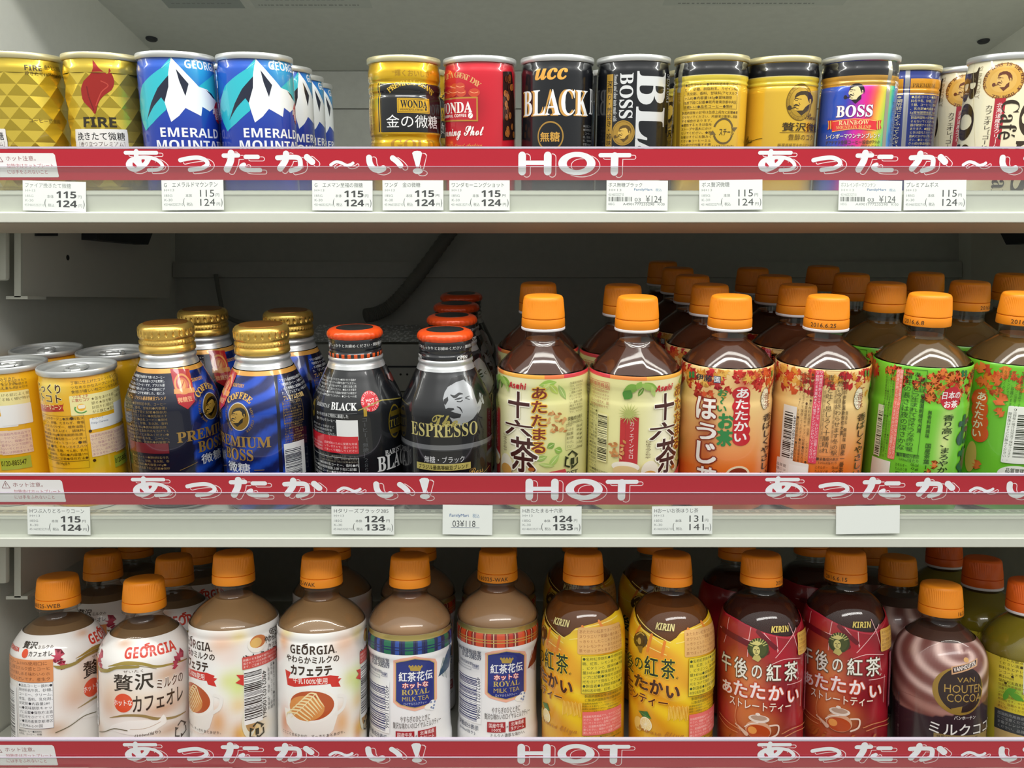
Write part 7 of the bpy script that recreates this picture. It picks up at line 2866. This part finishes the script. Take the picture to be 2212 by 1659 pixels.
BOT = 'bottle'
ITEMS = [
    # kind, shelf, x, distance from the front stop, turn, group, label, date on the cap
    ('flame', 1, -348.6, 38, -58, 'gold diamond-cut cans', 'gold diamond-cut coffee can beside the wall, its flame turned away', None),
    ('flame', 1, -292.6, 40, 0, 'gold diamond-cut cans', 'gold diamond-cut coffee can with its red flame facing out', None),
    ('mountain', 1, -238.6, 36, 0, 'blue mountain cans', 'front blue mountain coffee can beside the gold flame can', None),
    ('mountain', 1, -239.0, 93.5, 8, 'blue mountain cans', 'blue mountain coffee can hidden behind the one beside the gold can', None),
    ('mountain', 1, -184.4, 41.8, 4, 'blue mountain cans', 'front blue mountain coffee can next to the empty gap', None),
    ('mountain', 1, -184.5, 101.0, 40, 'blue mountain cans', 'blue mountain coffee can, second in the file by the gap', None),
    ('mountain', 1, -187.0, 154.6, 38, 'blue mountain cans', 'blue mountain coffee can, third in the file by the gap', None),
    ('mountain', 1, -190.8, 208.2, 42, 'blue mountain cans', 'blue mountain coffee can, hindmost in the file by the gap', None),
    ('ribbed', 1, -79.1, 54.5, 0, 'ribbed gold cans', 'ribbed gold coffee can with a black panel, facing out', None),
    ('ribbed', 1, -78.4, 121.2, 20, 'ribbed gold cans', 'ribbed gold coffee can hidden behind the one with the black panel', None),
    ('red', 1, -23.7, 56.5, 0, 'single coffee cans', 'glossy red coffee can with coffee beans and a white script', None),
    ('black_serif', 1, 33.0, 52.2, 0, 'single coffee cans', 'black coffee can with large level white lettering and a gold circle', None),
    ('black_down', 1, 88.6, 52.2, 0, 'black cans with lettering running down', 'front black coffee can with white lettering running down and gold medal', None),
    ('black_down', 1, 88.0, 124.0, 70, 'black cans with lettering running down', 'black coffee can half hidden behind the black can with gold medal', None),
    ('gold', 1, 144.5, 48.0, 0, 'gold beaded cans', 'gold coffee can showing its small print and recycling ring', None),
    ('gold', 1, 152.5, 121.2, 60, 'gold beaded cans', 'gold coffee can hidden behind the one showing small print', None),
    ('gold', 1, 198.4, 56.5, 150, 'gold beaded cans', 'gold coffee can showing its round portrait emblem', None),
    ('gold', 1, 214.0, 113.5, 100, 'gold beaded cans', 'gold coffee can hidden behind the one with the portrait emblem', None),
    ('rainbow', 1, 252.4, 48.0, 0, 'single coffee cans', 'rainbow coloured coffee can with a red ribbon and portrait', None),
    ('blue_band', 1, 308.3, 100.8, 0, 'single coffee cans', 'dark blue coffee can with an orange band and silver seam', None),
    ('cream', 1, 361.9, 105.8, 0, 'cream cans', 'cream coffee can behind, partly hidden by another cream can', None),
    ('cream', 1, 355.7, 41.8, 0, 'cream cans', 'front cream coffee can with brown sideways lettering', None),

    ('corn', 2, -376.4, 67.2, -65, 'yellow corn soup cans', 'front yellow corn soup can nearest the wall', None),
    ('corn', 2, -319.2, 57.0, 0, 'yellow corn soup cans', 'front yellow corn soup can beside the blue medallion bottle', None),
    ('corn', 2, -376.7, 121.5, 20, 'yellow corn soup cans', 'yellow corn soup can behind, nearest the wall', None),
    ('corn', 2, -318.8, 112.0, 120, 'yellow corn soup cans', 'yellow corn soup can behind, next to the gold-capped bottles', None),
    ('medallion', 2, -252.4, 60.0, 93, 'gold-capped blue bottles', 'gold-capped blue coffee bottle beside the corn soup, red ribbon showing', None),
    ('medallion', 2, -180.6, 51.8, 0, 'gold-capped blue bottles', 'gold-capped blue coffee bottle with its portrait medallion facing out', None),
    ('medallion', 2, -250.1, 128.0, 95, 'gold-capped blue bottles', 'gold-capped bottle behind the one showing a red ribbon', None),
    ('medallion', 2, -178.9, 119.5, 10, 'gold-capped blue bottles', 'gold-capped bottle behind the one with the portrait medallion', None),
    ('black_print', 2, -113.2, 51.8, 0, 'orange-capped black bottles', 'orange-capped black coffee bottle covered in white small print', None),
    ('portrait', 2, -47.5, 43.0, 0, 'orange-capped black bottles', 'front orange-capped black espresso bottle with a large silver portrait', None),
    ('portrait', 2, -47.3, 110.0, 30, 'orange-capped black bottles', 'orange-capped black espresso bottle, second in its file', None),
    ('portrait', 2, -48.1, 177.0, 50, 'orange-capped black bottles', 'orange-capped black espresso bottle, third in its file', None),
    ('portrait', 2, -47.9, 244.0, 20, 'orange-capped black bottles', 'orange-capped black espresso bottle, hindmost in its file', None),
    ('sixteen', 2, 22.3, 48.0, 0, 'pale green tea bottles', 'pale green tea bottle beside the espresso, brush lettering facing out', None),
    ('sixteen', 2, 21.1, 124.8, 40, 'pale green tea bottles', 'pale green tea bottle behind the one next to the espresso', None),
    ('sixteen', 2, 88.4, 43.5, 65, 'pale green tea bottles', 'pale green tea bottle with a red side panel, beside roasted tea', None),
    ('sixteen', 2, 87.0, 112.0, 80, 'pale green tea bottles', 'pale green tea bottle behind the one with a red side panel', None),
    ('roasted', 2, 155.4, 48.0, 0, 'roasted tea bottles', 'front roasted tea bottle, orange maple label with white lettering', None),
    ('roasted', 2, 156.0, 114.5, 20, 'roasted tea bottles', 'roasted tea bottle, second in the file next to the pale green tea', None),
    ('roasted', 2, 156.2, 181.0, -30, 'roasted tea bottles', 'roasted tea bottle, third in the file next to the pale green tea', None),
    ('roasted', 2, 156.4, 247.5, 60, 'roasted tea bottles', 'roasted tea bottle, fourth in the file next to the pale green tea', None),
    ('roasted', 2, 153.9, 314.0, 10, 'roasted tea bottles', 'roasted tea bottle, hindmost in the file next to the pale green tea', None),
    ('roasted', 2, 223.4, 46.0, 180, 'roasted tea bottles', 'front roasted tea bottle turned to its barcode and verse', ('2016.6.25', -28)),
    ('roasted', 2, 224.6, 113.0, 150, 'roasted tea bottles', 'roasted tea bottle, second in the file next to the green tea', None),
    ('roasted', 2, 226.6, 179.5, 40, 'roasted tea bottles', 'roasted tea bottle, third in the file next to the green tea', None),
    ('roasted', 2, 226.5, 246.0, 90, 'roasted tea bottles', 'roasted tea bottle, hindmost in the file next to the green tea', None),
    ('leafgreen', 2, 293.6, 42.8, 0, 'bright green tea bottles', 'front bright green tea bottle with a verse and a red seal', ('2016.6.8', -62)),
    ('leafgreen', 2, 292.2, 109.2, -20, 'bright green tea bottles', 'bright green tea bottle, second behind the one with the red seal', None),
    ('leafgreen', 2, 291.5, 175.6, 50, 'bright green tea bottles', 'bright green tea bottle, third behind the one with the red seal', None),
    ('leafgreen', 2, 291.1, 242.0, 10, 'bright green tea bottles', 'bright green tea bottle, hindmost behind the one with the red seal', None),
    ('leafgreen', 2, 362.5, 47.8, -159, 'bright green tea bottles', 'front bright green tea bottle with an orange panel and a barcode', ('2016.6.8', -24)),
    ('leafgreen', 2, 361.5, 116.8, -100, 'bright green tea bottles', 'bright green tea bottle, second behind the one with an orange panel', ('2016.6.8', 35)),
    ('leafgreen', 2, 358.9, 183.2, 30, 'bright green tea bottles', 'bright green tea bottle, third behind the one with an orange panel', None),
    ('leafgreen', 2, 428.6, 173.0, 0, 'bright green tea bottles', 'bright green tea bottle standing alone at the back near the wall', None),

    ('milkcoffee', 3, -344.3, 57.5, 72, 'beige milk coffee bottles', 'front milk coffee bottle nearest the wall, turned to its barcode', ('160325-WEB', -12)),
    ('milkcoffee', 3, -275.7, 50.0, 0, 'beige milk coffee bottles', 'front milk coffee bottle with a red circle and brown lettering', None),
    ('milkcoffee', 3, -346.9, 132.2, 80, 'beige milk coffee bottles', 'milk coffee bottle, second in the file along the wall', None),
    ('milkcoffee', 3, -280.5, 117.5, 10, 'beige milk coffee bottles', 'milk coffee bottle right behind the one with the red circle', None),
    ('milkcoffee', 3, -352.6, 206.0, 0, 'beige milk coffee bottles', 'milk coffee bottle, hindmost in the file along the wall', None),
    ('milkcoffee', 3, -285.6, 185.0, 0, 'beige milk coffee bottles', 'milk coffee bottle, third behind the one with the red circle', None),
    ('latte', 3, -208.9, 51.2, -40, 'white latte bottles', 'front latte bottle turned so its barcode shows', None),
    ('latte', 3, -141.6, 45.5, 0, 'white latte bottles', 'front latte bottle with the whole cup of latte art showing', ('160325-WAK', -52)),
    ('latte', 3, -150.5, 123.2, 20, 'white latte bottles', 'latte bottle standing behind the one with the whole cup', None),
    ('royal_blue', 3, -76.6, 51.2, 0, 'milk tea bottles', 'milk tea bottle with a blue and green plaid band', None),
    ('royal_red', 3, -79.0, 126.5, 30, 'milk tea bottles', 'milk tea bottle standing behind the one with the blue plaid band', None),
    ('royal_red', 3, -11.1, 66.0, 0, 'milk tea bottles', 'front milk tea bottle with an orange plaid band', ('160325-WAK', -16)),
    ('royal_red', 3, -11.1, 133.0, 20, 'milk tea bottles', 'milk tea bottle standing behind the one with the orange plaid band', None),
    ('lemontea', 3, 54.0, 57.2, -19, 'yellow lemon tea bottles', 'front yellow lemon tea bottle beside the orange plaid milk tea', None),
    ('lemontea', 3, 119.7, 51.5, 0, 'yellow lemon tea bottles', 'front yellow lemon tea bottle beside the red tartan tea', None),
    ('lemontea', 3, 124.0, 148.0, 20, 'yellow lemon tea bottles', 'yellow lemon tea bottle behind the one beside the tartan tea', None),
    ('lemontea', 3, 59.0, 151.0, 0, 'yellow lemon tea bottles', 'yellow lemon tea bottle behind the one beside the milk tea', None),
    ('tartan', 3, 187.1, 51.5, 0, 'red tartan tea bottles', 'front red tartan tea bottle beside the yellow lemon tea', ('2016.6', 48)),
    ('tartan', 3, 254.4, 61.5, -9, 'red tartan tea bottles', 'front red tartan tea bottle beside the brown cocoa', ('2016.6.15', -50)),
    ('tartan', 3, 189.1, 126.2, 60, 'red tartan tea bottles', 'red tartan tea bottle behind the one beside the lemon tea', None),
    ('tartan', 3, 257.8, 140.2, 40, 'red tartan tea bottles', 'red tartan tea bottle behind the one beside the cocoa', None),
    ('cocoa', 3, 321.8, 50.5, 0, 'brown cocoa bottles', 'front brown cocoa bottle with pink swirls and a gold ring', ('16.5.1', 38)),
    ('cocoa', 3, 326.8, 130.8, 25, 'brown cocoa bottles', 'brown cocoa bottle, second in its file', ('16.5.1', 52)),
    ('cocoa', 3, 332.0, 198.0, 0, 'brown cocoa bottles', 'brown cocoa bottle, hindmost in its file', None),
    ('honeylemon', 3, 388.0, 50.2, 0, 'olive honey lemon bottles', 'front honey lemon bottle beside the brown cocoa bottle', None),
    ('honeylemon', 3, 390.3, 116.5, 30, 'olive honey lemon bottles', 'honey lemon bottle, second in its file, dark orange cap', None),
    ('honeylemon', 3, 393.0, 183.0, 0, 'olive honey lemon bottles', 'honey lemon bottle, hindmost in its file', None),
]
used = set()
made = []
for kind, row, x, s, yaw, group, label, date in ITEMS:
    src = PROTO[kind]
    o = src if kind not in used else copy_tree(src)
    used.add(kind)
    o.location = deck_point(row, x, s, 0.15)
    o.rotation_euler = deck_rot(row, yaw).to_euler()
    tag(o, label, 'can' if 'can' in o.name.split('.')[0].split('_') else 'bottle', group)
    made.append((o, yaw, date))
for o, yaw, date in made:
    for ch in o.children:
        if date and ch.name.startswith('tamper_band'):
            key = [k for k, m in M.items() if m == ch.data.materials[0]][0]
            ch.data = band_mesh(key, text=date[0], at=date[1] - yaw)
